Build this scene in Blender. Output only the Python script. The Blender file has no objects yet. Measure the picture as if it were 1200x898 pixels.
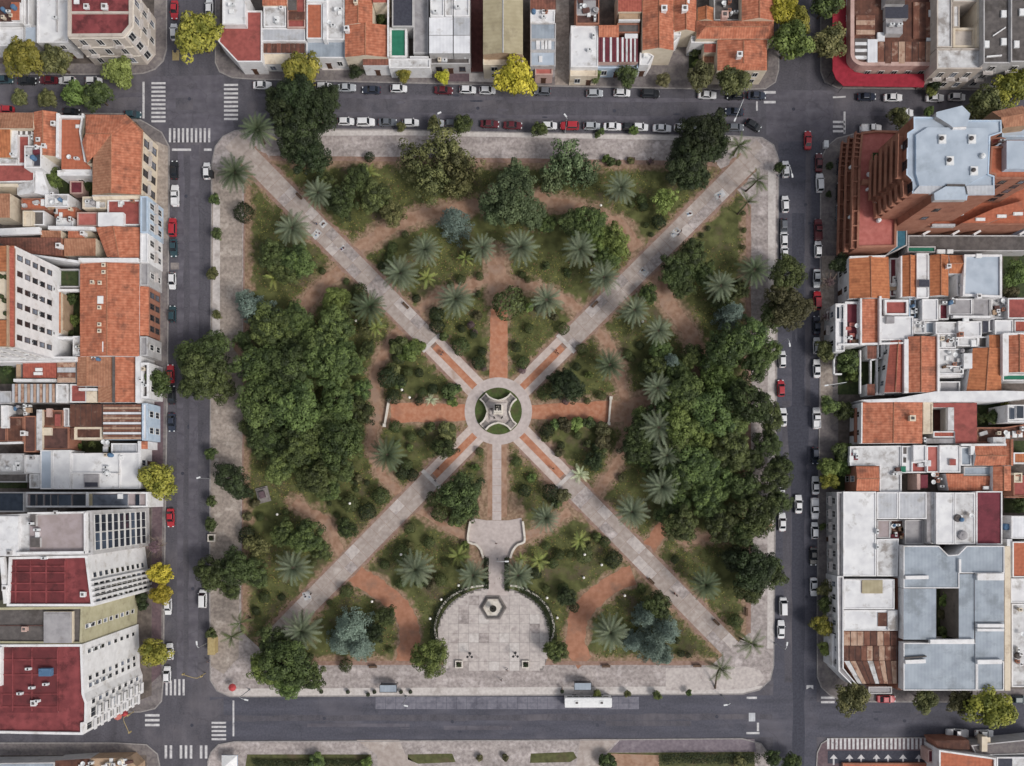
import bpy, bmesh, math, random
import numpy as np
from mathutils import Vector, Matrix
R_ = math.radians
rnd = random.Random(7)
scene = bpy.context.scene
COL = scene.collection
# ---------------------------------------------------------------- camera, sky, sun, exposure
S = 4.8            # image pixels per metre on the ground; layout coordinates below are image pixels
NX, NY = 600.0, 575.0
H = 190.0          # height of the drone
cam = bpy.data.cameras.new("camera"); cam.sensor_width = 36.0
cam.lens = 36.0 * H / (1200.0 / S); cam.shift_y = 126.0 / 1200.0
cam.clip_start = 1.0; cam.clip_end = 6000.0
cam_o = bpy.data.objects.new("camera", cam); COL.objects.link(cam_o)
cam_o.location = (0, 0, H); scene.camera = cam_o
world = bpy.data.worlds.new("World"); scene.world = world; world.use_nodes = True
wn = world.node_tree.nodes; wl = world.node_tree.links; wn.clear()
SUN_EL, SUN_AZ = R_(46), R_(122)
sky = wn.new("ShaderNodeTexSky"); sky.sky_type = 'NISHITA'; sky.sun_disc = False
sky.sun_elevation = SUN_EL; sky.sun_rotation = SUN_AZ; sky.dust_density = 3.0; sky.air_density = 1.0
hs = wn.new("ShaderNodeHueSaturation"); hs.inputs["Saturation"].default_value = 0.30
bg = wn.new("ShaderNodeBackground"); bg.inputs["Strength"].default_value = 0.135
wo = wn.new("ShaderNodeOutputWorld")
wl.new(sky.outputs[0], hs.inputs["Color"]); wl.new(hs.outputs[0], bg.inputs[0]); wl.new(bg.outputs[0], wo.inputs[0])
sun = bpy.data.lights.new("sun", 'SUN'); sun.energy = 1.85; sun.angle = R_(15); sun.color = (1.0, 0.95, 0.89)
sun_o = bpy.data.objects.new("sun", sun); COL.objects.link(sun_o)
sd = Vector((math.sin(SUN_AZ) * math.cos(SUN_EL), math.cos(SUN_AZ) * math.cos(SUN_EL), math.sin(SUN_EL)))
sun_o.rotation_euler = sd.to_track_quat('Z', 'Y').to_euler(); sun_o.location = (0, 0, 300)
scene.view_settings.view_transform = 'Standard'; scene.view_settings.look = 'None'
scene.view_settings.exposure = 0.0; scene.view_settings.gamma = 1.0
scene.cycles.max_bounces = 5; scene.cycles.diffuse_bounces = 3; scene.cycles.glossy_bounces = 2

# ---------------------------------------------------------------- image pixels -> world
def G(x, y, h=0.0):
    k = (H - h) / H / S
    return Vector(((x - NX) * k, (NY - y) * k, h))
TO = [0.0, 0.0, 1.0]
def tl(ox, oy, s): TO[:] = [ox, oy, s]
def P(s):
    """'x,y x,y ...' in the current zoomed image tile -> list of image pixels"""
    out = []
    for t in s.split():
        a, b = t.split(','); out.append((TO[0] + float(a) / TO[2], TO[1] + float(b) / TO[2]))
    return out
def RC(x0, y0, x1, y1): return P(f"{x0},{y0} {x1},{y0} {x1},{y1} {x0},{y1}")
def lin(c):
    c = c / 255.0
    return c / 12.92 if c <= 0.04045 else ((c + 0.055) / 1.055) ** 2.4
def rgb(h, k=1.0, sat=0.92):
    c = [lin(int(h[i:i + 2], 16)) * k for i in (0, 2, 4)]; y = .3 * c[0] + .59 * c[1] + .11 * c[2]
    return tuple(min(1.0, y + (v - y) * sat) for v in c) + (1.0,)

# ---------------------------------------------------------------- materials
MATS = {}
def mat(name, c1, c2=None, c3=None, sc=1.0, sc3=0.12, t3=0.5, rough=0.85, bump=0.0, det=5.0, kind=None, per=0.4, spec=0.3, metal=0.0, obj=False, band=None, axis='X', tint=None):
    """base colour wandering between c1 and c2 (fine noise) and c3 (large worn patches)"""
    if name in MATS: return MATS[name]
    m = bpy.data.materials.new(name); m.use_nodes = True
    nt = m.node_tree; N = nt.nodes; L = nt.links
    b = N["Principled BSDF"]; b.inputs["Roughness"].default_value = rough
    b.inputs["Specular IOR Level"].default_value = spec; b.inputs["Metallic"].default_value = metal
    c2 = c2 or c1
    geo = N.new("ShaderNodeNewGeometry"); tc = N.new("ShaderNodeTexCoord")
    pos = tc.outputs["Object"] if obj else geo.outputs["Position"]
    n1 = N.new("ShaderNodeTexNoise"); n1.inputs["Scale"].default_value = sc; n1.inputs["Detail"].default_value = det
    L.new(pos, n1.inputs["Vector"])
    r1 = N.new("ShaderNodeValToRGB"); r1.color_ramp.elements[0].position = 0.36; r1.color_ramp.elements[1].position = 0.64
    r1.color_ramp.elements[0].color = c1; r1.color_ramp.elements[1].color = c2
    L.new(n1.outputs["Fac"], r1.inputs[0]); col = r1.outputs[0]
    if c3:
        n3 = N.new("ShaderNodeTexNoise"); n3.inputs["Scale"].default_value = sc3; n3.inputs["Detail"].default_value = 7.0
        n3.inputs["Roughness"].default_value = 0.65
        L.new(pos, n3.inputs["Vector"])
        r3 = N.new("ShaderNodeValToRGB"); r3.color_ramp.elements[0].position = t3; r3.color_ramp.elements[1].position = min(1, t3 + 0.14)
        L.new(n3.outputs["Fac"], r3.inputs[0])
        mx = N.new("ShaderNodeMix"); mx.data_type = 'RGBA'
        L.new(r3.outputs[0], mx.inputs[0]); L.new(col, mx.inputs[6]); mx.inputs[7].default_value = c3; col = mx.outputs[2]
    if band:                                   # ribs or tile courses that follow the face's own UV directions
        for ax, p, amt in band:
            uv = N.new("ShaderNodeUVMap"); sx = N.new("ShaderNodeSeparateXYZ"); L.new(uv.outputs[0], sx.inputs[0])
            ml = N.new("ShaderNodeMath"); ml.operation = 'MULTIPLY'; ml.inputs[1].default_value = 2 * math.pi / p
            L.new(sx.outputs[ax], ml.inputs[0])
            sn = N.new("ShaderNodeMath"); sn.operation = 'SINE'; L.new(ml.outputs[0], sn.inputs[0])
            ma = N.new("ShaderNodeMath"); ma.operation = 'MULTIPLY_ADD'; ma.inputs[1].default_value = amt; ma.inputs[2].default_value = 1.0
            L.new(sn.outputs[0], ma.inputs[0])
            vm = N.new("ShaderNodeVectorMath"); vm.operation = 'SCALE'; L.new(col, vm.inputs[0]); L.new(ma.outputs[0], vm.inputs["Scale"]); col = vm.outputs[0]
    if tint:                                   # leaves: per clump and per tree colour
        at = N.new("ShaderNodeAttribute"); at.attribute_name = "tint"
        mx = N.new("ShaderNodeMix"); mx.data_type = 'RGBA'; L.new(at.outputs["Fac"], mx.inputs[0])
        L.new(col, mx.inputs[6]); mx.inputs[7].default_value = tint
        oi = N.new("ShaderNodeObjectInfo"); hv = N.new("ShaderNodeHueSaturation")
        mr = N.new("ShaderNodeMapRange"); mr.inputs[3].default_value = 0.74; mr.inputs[4].default_value = 1.3
        L.new(oi.outputs["Random"], mr.inputs[0]); L.new(mr.outputs[0], hv.inputs["Value"]); L.new(mx.outputs[2], hv.inputs["Color"])
        mh = N.new("ShaderNodeMapRange"); mh.inputs[3].default_value = 0.48; mh.inputs[4].default_value = 0.515
        fr = N.new("ShaderNodeMath"); fr.operation = 'MULTIPLY'; fr.inputs[1].default_value = 7.31
        fc = N.new("ShaderNodeMath"); fc.operation = 'FRACT'
        L.new(oi.outputs["Random"], fr.inputs[0]); L.new(fr.outputs[0], fc.inputs[0]); L.new(fc.outputs[0], mh.inputs[0]); L.new(mh.outputs[0], hv.inputs["Hue"])
        col = hv.outputs[0]
    L.new(col, b.inputs["Base Color"])
    if bump:
        bp = N.new("ShaderNodeBump"); bp.inputs["Strength"].default_value = bump; bp.inputs["Distance"].default_value = 0.05
        nb = N.new("ShaderNodeTexNoise"); nb.inputs["Scale"].default_value = sc * 4; nb.inputs["Detail"].default_value = 4
        L.new(pos, nb.inputs["Vector"]); L.new(nb.outputs["Fac"], bp.inputs["Height"]); L.new(bp.outputs[0], b.inputs["Normal"])
    MATS[name] = m
    return m
K = 0.95
mat("asphalt", rgb("4e4c54"), rgb("58565d"), rgb("635f65"), sc=2.5, sc3=0.07, t3=0.5, bump=0.2)
mat("asphalt_new", rgb("4a4a55"), rgb("54545e"), rgb("5e5c65"), sc=2.2, sc3=0.06, t3=0.52, bump=0.2)
mat("asphalt_dark", rgb("3a3b46"), rgb("444550"), sc=2.0, bump=0.2)
mat("asphalt_worn", rgb("57545d"), rgb("625f67"), sc=0.6, bump=0.2)
mat("concrete_lane", rgb("6c6b76"), rgb("7d7b85"), rgb("5c5b66"), sc=1.2, sc3=0.2, bump=0.2)
mat("paint_line", rgb("b4b2b4"), rgb("cfcdce"), rgb("77757a"), sc=1.6, sc3=0.8, t3=0.54, rough=0.7)
mat("paint_yellow", rgb("ac9a6c"), rgb("a08c5e"), sc=2)
mat("pave_plaza", rgb("908684"), rgb("aca29e"), rgb("c0b6b4"), sc=1.3, sc3=0.35, t3=0.53, bump=0.2, det=8)
mat("pave_west", rgb("8c8078"), rgb("a69a90"), rgb("bdb2a8"), sc=1.4, sc3=0.3, t3=0.55, bump=0.2, det=8)
mat("pave_pale", rgb("aea4a1"), rgb("c1b8b3"), rgb("9a8f8c"), sc=1.3, sc3=0.4, t3=0.55, bump=0.2)
mat("pave_edge", rgb("b9b1ad"), rgb("c9c2be"), rgb("a39a95"), sc=1.5, sc3=0.3, t3=0.55)
mat("pave_side", rgb("6b6466"), rgb("7d7674"), rgb("8d8580"), sc=1.4, sc3=0.2, t3=0.52, bump=0.2)
mat("pave_pink", rgb("5b4b51"), rgb("6a575c"), rgb("78686a"), sc=1.4, sc3=0.2, t3=0.55, bump=0.2)
mat("kerb_stone", rgb("85807f"), rgb("989391"), sc=1.5)
mat("path_concrete", rgb("9c8f88"), rgb("ada19a"), rgb("beb4ae"), sc=0.9, sc3=0.25, t3=0.55, bump=0.15, det=8)
mat("path_ring", rgb("b1a4a0"), rgb("c0b4b0"), rgb("a2958f"), sc=1.2, sc3=0.3, t3=0.56)
mat("path_side", rgb("b9a8a0"), rgb("c8b9b2"), rgb("ab9488"), sc=1.2, sc3=0.3, t3=0.54)
mat("brick_dust", rgb("9c6a50"), rgb("ad7a60"), rgb("936d59"), sc=0.8, sc3=0.25, t3=0.52, bump=0.2, det=8)
mat("brick_dust_bright", rgb("ac6f51"), rgb("ba8467"), rgb("a47058"), sc=1.0, sc3=0.3, t3=0.53, det=8)
mat("dirt_path", rgb("906e58"), rgb("a98973"), rgb("9b8170"), sc=0.7, sc3=0.25, t3=0.52, bump=0.2, det=8)
mat("brick_edge", rgb("8a6c5d"), rgb("9b8073"), rgb("7b685b"), sc=1.2, sc3=0.4, t3=0.54)
mat("yard", rgb("59504b"), rgb("6d635d"), rgb("4a4440"), sc=0.9, sc3=0.2, t3=0.5)
mat("yard_green", rgb("2f3a20"), rgb("3f4a28"), rgb("4a4030"), sc=1.5, sc3=0.4, t3=0.56)
mat("yard_red", rgb("54302f"), rgb("663c39"), sc=1.0)
# walls
W = dict(white=("d3d2d3", "e2e1e2", "bdb9b6"), cream=("cdbfa9", "d9ccb8", "b5a38d"), grey=("a9a7a8", "b9b7b7", "96918e"), pink=("b6958c", "c5a79d", "9d7f77"),
         olive=("a8a283", "b5af92", "958e72"), blue=("a9bccf", "bccbdb", "98a4b1"), brick=("94624e", "a3725d", "845545"), tan=("a58a70", "b59a80", "8f765f"), dark=("5a544f", "68615b", "4a4540"), beige=("b5aaa0", "c3b9af", "9f948a"))  # the dark wall tone has a court's shade mixed into its colour
for k_, (a_, b_, c_) in W.items():
    mat("wall_" + k_, rgb(a_), rgb(b_), rgb(c_), sc=0.8, sc3=0.4, t3=0.53, rough=0.9)
# roofs
mat("tile_orange", rgb("a25c41"), rgb("bd7759"), rgb("80503e"), sc=1.1, sc3=0.3, t3=0.52, band=[(0, 0.62, 0.10), (1, 1.05, 0.05)], det=8, bump=0.3)
mat("tile_bright", rgb("a2603c"), rgb("b87349"), rgb("855032"), sc=1.1, sc3=0.3, t3=0.53, band=[(0, 0.7, 0.09)], det=8, bump=0.3)
mat("tile_red", rgb("934a3d"), rgb("a85a4a"), rgb("82473d"), sc=1.5, sc3=0.25, t3=0.53, band=[(0, 0.62, 0.08)], det=8, bump=0.3)
mat("tile_tan", rgb("96654c"), rgb("aa7a5e"), rgb("80553f"), sc=1.5, sc3=0.25, t3=0.53, band=[(0, 0.62, 0.10)], det=8, bump=0.3)
mat("tile_brown", rgb("70473a"), rgb("855446"), rgb("5c3e36"), sc=1.5, sc3=0.3, t3=0.5, band=[(0, 0.7, 0.12)], det=8, bump=0.3)
mat("terrace_red", rgb("8c4742"), rgb("a0544d"), rgb("7b423c"), sc=0.9, sc3=0.3, t3=0.55, det=8)
mat("terrace_pink", rgb("a85c54"), rgb("b86c63"), rgb("9b554d"), sc=0.7, sc3=0.2, t3=0.55)
mat("membrane_red", rgb("77373a"), rgb("8d4345"), rgb("5b2a2d"), sc=0.45, sc3=0.3, t3=0.5, det=10, band=[(0, 1.9, .05)])
mat("membrane_old", rgb("632c30"), rgb("773639"), rgb("53282b"), sc=0.6, sc3=0.3, t3=0.5, det=9)
mat("terrace_clay", rgb("a55b40"), rgb("b3684b"), rgb("8d5845"), sc=1.3, sc3=0.35, t3=0.55, band=[(0, 0.9, 0.04), (1, 0.9, 0.04)])
mat("roof_white", rgb("cbcbce"), rgb("dededf"), rgb("a5a19e"), sc=0.4, sc3=0.28, t3=0.56, det=8)
mat("roof_white2", rgb("b9b8b9"), rgb("cfcfd0"), rgb("918b87"), sc=0.7, sc3=0.4, t3=0.5, det=8)
mat("roof_grey", rgb("8f8c8f"), rgb("a19ea0"), rgb("7f7a79"), sc=0.7, sc3=0.3, t3=0.54, det=8)
mat("roof_dark", rgb("55504f"), rgb("66605e"), rgb("47423f"), sc=0.9, sc3=0.3, t3=0.52, det=8)
mat("roof_pinkgrey", rgb("978a89"), rgb("a5989a"), rgb("8a7d7c"), sc=0.6, sc3=0.2, t3=0.55)
mat("roof_brown", rgb("523a36"), rgb("6c4b44"), rgb("432f2c"), sc=0.8, sc3=0.4, t3=0.5, det=8)
mat("roof_olive", rgb("9d9275"), rgb("aca184"), rgb("8b8068"), sc=0.5, sc3=0.2, t3=0.55, band=[(0, 0.9, 0.03)])
mat("metal_blue", rgb("8b95a1"), rgb("9ba5b0"), rgb("7d868f"), sc=0.35, sc3=0.2, t3=0.5, det=9, band=[(0, 0.8, 0.03)], rough=0.6)
mat("metal_pale", rgb("9eaab8"), rgb("b0bbc8"), rgb("929da9"), sc=0.3, sc3=0.12, t3=0.54, rough=0.6)
mat("metal_grey", rgb("a7a9af"), rgb("b9bbc0"), rgb("93918f"), sc=0.6, sc3=0.3, t3=0.54, band=[(0, 0.8, 0.04)], rough=0.6)
mat("metal_white", rgb("cccdd2"), rgb("dcdde1"), rgb("b5b2b1"), sc=0.5, sc3=0.3, t3=0.58, band=[(0, 0.8, 0.03)], rough=0.6)
mat("rust_dark", rgb("4f342d"), rgb("684437"), rgb("846a5d"), sc=0.6, sc3=0.5, t3=0.57, det=9, band=[(0, 0.8, 0.05)])
mat("rust_mid", rgb("6a4336"), rgb("7f5443"), rgb("a88b7a"), sc=0.7, sc3=0.5, t3=0.53, det=9, band=[(0, 0.8, 0.05)])
mat("rust_pale", rgb("a4846f"), rgb("b99c88"), rgb("855a47"), sc=0.7, sc3=0.6, t3=0.53, det=9, band=[(0, 0.8, 0.05)])
mat("awning_red", rgb("8f2030"), rgb("a02638"), rgb("7c1c2a"), sc=1.0, sc3=0.3, t3=0.55)
mat("maroon", rgb("6b2d38"), rgb("77343f"), rgb("5e2932"), sc=0.8, sc3=0.3)
mat("court_green", rgb("1f6b54"), rgb("27745c"), sc=0.8)
mat("teal", rgb("2e5f72"), rgb("396c80"), sc=1.5)
mat("glass", rgb("23262c"), rgb("33373e"), sc=0.5, rough=0.12, spec=0.5, obj=True)
mat("glass_blue", rgb("303a48"), rgb("3f4957"), sc=0.5, rough=0.15, spec=0.5)
mat("frame_white", rgb("cfcdca"), rgb("d8d6d3"), sc=2)
mat("shutter", rgb("4a3f3c"), rgb("5a4d48"), sc=1.5)
mat("door_wood", rgb("4d3428"), rgb("5d4030"), sc=2.0, obj=True)
mat("iron", rgb("2a2a2c"), rgb("363638"), sc=3.0, rough=0.6)
mat("steel", rgb("8d9196"), rgb("9b9fa4"), sc=2.0, rough=0.45, metal=0.4)
mat("white_metal", rgb("c9cbcd"), rgb("d9dbdc"), sc=2.0, rough=0.5)
mat("tank_blue", rgb("4a6a8a"), rgb("567797"), sc=1.0)
mat("stone_white", rgb("c9c1b6"), rgb("d7d0c6"), rgb("aba295"), sc=1.2, sc3=0.5, t3=0.55)
mat("stone_grey", rgb("7b7572"), rgb("8b8582"), rgb("68625f"), sc=1.2, sc3=0.5)
mat("bronze", rgb("2b2a26"), rgb("3a3933"), sc=2.0, rough=0.5, metal=0.5, obj=True)
mat("wood", rgb("5b4636"), rgb("6b5443"), sc=2.0)
mat("bark", rgb("4e4239"), rgb("635549"), sc=3.0, rough=0.95, obj=True, bump=0.4)
mat("bark_pale", rgb("77685c"), rgb("8b7b6d"), sc=3.0, rough=0.95, obj=True)
mat("lamp_globe", rgb("dedad2"), rgb("e6e3dc"), sc=2.0, rough=0.3)
mat("plastic_white", rgb("d8d8d8"), rgb("e2e2e2"), sc=2.0)
mat("plastic_red", rgb("a8383c"), rgb("b54648"), sc=2.0)
mat("plastic_blue", rgb("5a7fa8"), rgb("6a8db4"), sc=2.0)
mat("tyre", rgb("1b1b1c"), rgb("232324"), sc=4.0, rough=0.9, obj=True)
mat("rim", rgb("8a8c90"), rgb("a0a2a6"), sc=4.0, rough=0.4, obj=True, metal=0.6)
mat("headlight", rgb("cfd4d8"), rgb("dde1e4"), sc=4.0, rough=0.2, obj=True)
mat("tail_red", rgb("7a1518"), rgb("8c1c1f"), sc=4.0, rough=0.3, obj=True)
mat("car_glass", rgb("1c2026"), rgb("262b32"), sc=1.0, rough=0.08, spec=0.6, obj=True)
CARP = dict(white="d4d4d6", silver="a2a6ab", grey="5d6168", black="202226", navy="2b3242", teal="27424a", red="a81f2c", maroon="5a1a24", cream="c9c2b2")
for k_, v_ in CARP.items():
    m_ = mat("paint_" + k_, rgb(v_), rgb(v_, 1.06), sc=0.8, rough=0.35, spec=0.5, obj=True)
    m_.node_tree.nodes["Principled BSDF"].inputs["Coat Weight"].default_value = 0.4
def add_cracks(name, sc, w, dark, spot=None):
    m = MATS[name]; nt = m.node_tree; N = nt.nodes; L = nt.links; b = N["Principled BSDF"]; src = b.inputs["Base Color"].links[0].from_socket
    g = N.new("ShaderNodeNewGeometry"); nz = N.new("ShaderNodeTexNoise"); nz.inputs["Scale"].default_value = .25; nz.inputs["Detail"].default_value = 4
    L.new(g.outputs["Position"], nz.inputs["Vector"]); av = N.new("ShaderNodeVectorMath"); av.operation = 'MULTIPLY_ADD'; av.inputs[1].default_value = (6, 6, 0); L.new(nz.outputs["Color"], av.inputs[0]); L.new(g.outputs["Position"], av.inputs[2])
    v = N.new("ShaderNodeTexVoronoi"); v.feature = 'DISTANCE_TO_EDGE'; v.inputs["Scale"].default_value = sc; L.new(av.outputs[0], v.inputs["Vector"])
    mr = N.new("ShaderNodeMapRange"); mr.inputs[1].default_value = 0; mr.inputs[2].default_value = w; mr.inputs[3].default_value = dark; mr.inputs[4].default_value = 1.0; L.new(v.outputs["Distance"], mr.inputs[0])
    sc_ = N.new("ShaderNodeVectorMath"); sc_.operation = 'SCALE'; L.new(src, sc_.inputs[0]); L.new(mr.outputs[0], sc_.inputs["Scale"]); out = sc_.outputs[0]
    mp = N.new("ShaderNodeMapping"); mp.inputs["Scale"].default_value = (.5, .09, 1) if name == "asphalt" else (.09, .5, 1); L.new(g.outputs["Position"], mp.inputs["Vector"])
    n2 = N.new("ShaderNodeTexNoise"); n2.inputs["Scale"].default_value = 1.0; n2.inputs["Detail"].default_value = 6; L.new(mp.outputs[0], n2.inputs["Vector"])
    m2 = N.new("ShaderNodeMapRange"); m2.inputs[1].default_value = .3; m2.inputs[2].default_value = .7; m2.inputs[3].default_value = .82; m2.inputs[4].default_value = 1.16; L.new(n2.outputs["Fac"], m2.inputs[0])
    s2 = N.new("ShaderNodeVectorMath"); s2.operation = 'SCALE'; L.new(out, s2.inputs[0]); L.new(m2.outputs[0], s2.inputs["Scale"]); L.new(s2.outputs[0], b.inputs["Base Color"])
for n_, sc_, w_, d_ in (("asphalt", .11, .012, .78), ("asphalt_new", .09, .010, .8), ("asphalt_worn", .16, .02, .78), ("pave_plaza", .33, .03, .82), ("pave_west", .4, .03, .84), ("pave_side", .3, .03, .8)): add_cracks(n_, sc_, w_, d_)
def vary(name, lo, hi):
    nt = MATS[name].node_tree; N = nt.nodes; L = nt.links; b = N["Principled BSDF"]; src = b.inputs["Base Color"].links[0].from_socket
    oi = N.new("ShaderNodeObjectInfo"); mr = N.new("ShaderNodeMapRange"); mr.interpolation_type = 'SMOOTHSTEP'; mr.inputs[1].default_value = .55; mr.inputs[3].default_value = lo; mr.inputs[4].default_value = hi; L.new(oi.outputs["Random"], mr.inputs[0])
    s2 = N.new("ShaderNodeVectorMath"); s2.operation = 'SCALE'; L.new(src, s2.inputs[0]); L.new(mr.outputs[0], s2.inputs["Scale"]); L.new(s2.outputs[0], b.inputs["Base Color"])
vary("glass", .8, 7.0); vary("glass_blue", .5, 1.6)
# leaves
LEAF = dict(dark=("29301c", "374126", "58643a"), mid=("2e3a22", "3d4b2c", "62713f"), green=("36431f", "48572a", "6b7a42"), olive=("3c4026", "4c4f30", "6c6c44"), yellow=("5e6228", "757633", "959040"),
            gold=("7d7a22", "979130", "b3aa40"), grey=("37442c", "475539", "63714f"), blue=("3c4a42", "4d5c52", "6c7b70"), brown=("3a3a24", "4a4730", "626042"), palm=("35402d", "47523b", "727b64"), palmdark=("2a3522", "38442c", "58634a"),
            lime=("5b6632", "6f7a40", "8a9453"), black=("1f2718", "29321f", "3d482c"), purple=("4d3c40", "5e4a4e", "6f5c5e"), agave=("8f9a72", "a3ad88", "b5bd9e"))
LK = dict(dark=.95, mid=.98, black=.92, palm=.9, palmdark=.9, gold=.98, yellow=1.0, lime=1.0)
for k_, (a_, b_, c_) in LEAF.items():
    mat("leaf_" + k_, rgb(a_, LK.get(k_, 1.08), 1.0), rgb(b_, LK.get(k_, 1.08), 1.0), sc=2.0, rough=0.6, spec=0.25, tint=rgb(c_, LK.get(k_, 1.08) * 1.2, 1.0), obj=True)
M = MATS

# ---------------------------------------------------------------- objects
def tag(o, label=None, cat=None, group=None, kind=None):
    if label: o["label"] = label
    if cat: o["category"] = cat
    if group: o["group"] = group
    if kind: o["kind"] = kind
    return o
def empty(name, loc, label=None, cat=None, group=None, rz=0.0):
    o = bpy.data.objects.new(name, None); COL.objects.link(o); o.location = loc; o.rotation_euler = (0, 0, rz)
    o.empty_display_size = 0.5
    return tag(o, label, cat, group)
def obj(name, me, parent=None, loc=None, rz=0.0, mats=None):
    o = bpy.data.objects.new(name, me); COL.objects.link(o)
    if parent is not None: o.parent = parent
    if loc is not None: o.location = loc
    o.rotation_euler = (0, 0, rz)
    if mats:
        for i, m in enumerate(mats):
            o.material_slots[i].link = 'OBJECT'; o.material_slots[i].material = m
    return o
def copy_tree(o, parent=None):
    c = o.copy(); COL.objects.link(c); c.parent = parent
    for ch in o.children: copy_tree(ch, c)
    return c

class MB:
    """collects faces; build() links them as one mesh object with metre-scaled UVs along each face"""
    def __init__(s): s.v = []; s.f = []; s.mi = []
    def face(s, pts, mi=0):
        n = len(s.v); s.v += [tuple(p) for p in pts]; s.f.append(tuple(range(n, n + len(pts)))); s.mi.append(mi)
    def shared(s, verts, faces, mi=0):
        n = len(s.v); s.v += [tuple(p) for p in verts]
        for f in faces: s.f.append(tuple(i + n for i in f)); s.mi.append(mi)
    def prism(s, pts, z0, z1, mi=0, top=True, bottom=False, tmi=None):
        a = [(p[0], p[1], z0) for p in pts]; b = [(p[0], p[1], z1) for p in pts]; n = len(pts)
        if area(pts) < 0: a.reverse(); b.reverse()
        nn = len(s.v); s.v += a + b
        for i in range(n):
            j = (i + 1) % n; s.f.append((nn + i, nn + j, nn + n + j, nn + n + i)); s.mi.append(mi)
        if top: s.f.append(tuple(nn + n + i for i in range(n))); s.mi.append(mi if tmi is None else tmi)
        if bottom: s.f.append(tuple(nn + n - 1 - i for i in range(n))); s.mi.append(mi)
    def box(s, c, d, rz=0.0, mi=0, tilt=None):
        x, y, z = (k / 2 for k in d)
        mt = Matrix.Rotation(rz, 3, 'Z')
        if tilt: mt = mt @ Matrix.Rotation(tilt[1], 3, tilt[0])
        vs = [Vector(c) + mt @ Vector((sx * x, sy * y, sz * z)) for sz in (-1, 1) for sy in (-1, 1) for sx in (-1, 1)]
        s.shared(vs, [(0, 2, 3, 1), (4, 5, 7, 6), (0, 1, 5, 4), (1, 3, 7, 5), (3, 2, 6, 7), (2, 0, 4, 6)], mi)
    def tube(s, pts, rad, n=6, mi=0, cap=True):
        rings = []
        for i, p in enumerate(pts):
            p = Vector(p); a = Vector(pts[max(0, i - 1)]); b = Vector(pts[min(len(pts) - 1, i + 1)])
            d = (b - a).normalized(); up = Vector((0, 0, 1)) if abs(d.z) < 0.9 else Vector((1, 0, 0))
            u = d.cross(up).normalized(); w = d.cross(u)
            r = rad[i] if isinstance(rad, (list, tuple)) else rad
            rings.append([p + (u * math.cos(t) + w * math.sin(t)) * r for t in [2 * math.pi * k / n for k in range(n)]])
        vs = [q for r in rings for q in r]; fs = []
        for i in range(len(pts) - 1):
            for k in range(n):
                fs.append((i * n + k, i * n + (k + 1) % n, (i + 1) * n + (k + 1) % n, (i + 1) * n + k))
        if cap: fs.append(tuple(range(n - 1, -1, -1))); fs.append(tuple((len(pts) - 1) * n + k for k in range(n)))
        s.shared(vs, fs, mi)
    def lathe(s, c, prof, n=16, mi=0):
        vs = []; fs = []
        for r, z in prof:
            vs += [(c[0] + r * math.cos(2 * math.pi * k / n), c[1] + r * math.sin(2 * math.pi * k / n), c[2] + z) for k in range(n)]
        for i in range(len(prof) - 1):
            for k in range(n): fs.append((i * n + k, i * n + (k + 1) % n, (i + 1) * n + (k + 1) % n, (i + 1) * n + k))
        fs.append(tuple(range(n - 1, -1, -1))); fs.append(tuple((len(prof) - 1) * n + k for k in range(n)))
        s.shared(vs, fs, mi)
    def mesh(s, name, mats, o=(0, 0, 0), smooth=False):
        me = bpy.data.meshes.new(name)
        ov = Vector(o)
        me.from_pydata([(a - ov[0], b - ov[1], c - ov[2]) for a, b, c in s.v], [], s.f)
        for m in (mats if isinstance(mats, (list, tuple)) else [mats]): me.materials.append(m)
        me.polygons.foreach_set("material_index", s.mi)
        if smooth: me.polygons.foreach_set("use_smooth", [True] * len(s.f))
        uvl = me.uv_layers.new(name="UVMap"); uv = np.zeros((len(me.loops), 2), dtype=np.float32)
        for p in me.polygons:
            n = p.normal
            if abs(n.z) > 0.995 or n.length < 0.1: u = Vector((1, 0, 0)); w = Vector((0, 1, 0))
            else: u = Vector((0, 0, 1)).cross(n).normalized(); w = n.cross(u)
            for li in p.loop_indices:
                q = me.vertices[me.loops[li].vertex_index].co + ov
                uv[li] = (q.dot(u), q.dot(w))
        uvl.data.foreach_set("uv", uv.ravel())
        me.update()
        return me
    def build(s, name, mats, parent=None, o=None, smooth=False):
        """o: world point the object's origin sits at (the parent's location when it has one)"""
        if o is None: o = parent.location if parent is not None else (0, 0, 0)
        ob = obj(name, s.mesh(name, mats, o, smooth), parent)
        if parent is None: ob.location = o
        return ob
def area(p):
    return 0.5 * sum(p[i][0] * p[(i + 1) % len(p)][1] - p[(i + 1) % len(p)][0] * p[i][1] for i in range(len(p)))
def inset(pts, d):
    """offset a polygon inwards by d (mitred)"""
    n = len(pts); sg = 1 if area(pts) > 0 else -1; out = []
    for i in range(n):
        a, b, c = Vector(pts[i - 1][:2]), Vector(pts[i][:2]), Vector(pts[(i + 1) % n][:2])
        e1 = (b - a).normalized(); e2 = (c - b).normalized()
        n1 = Vector((-e1.y, e1.x)) * sg; n2 = Vector((-e2.y, e2.x)) * sg
        m = n1 + n2
        if m.length < 1e-4: m = n1
        m.normalize(); k = max(0.4, m.dot(n1)); q = b + m * (d / k)
        out.append((q.x, q.y))
    return out
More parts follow.
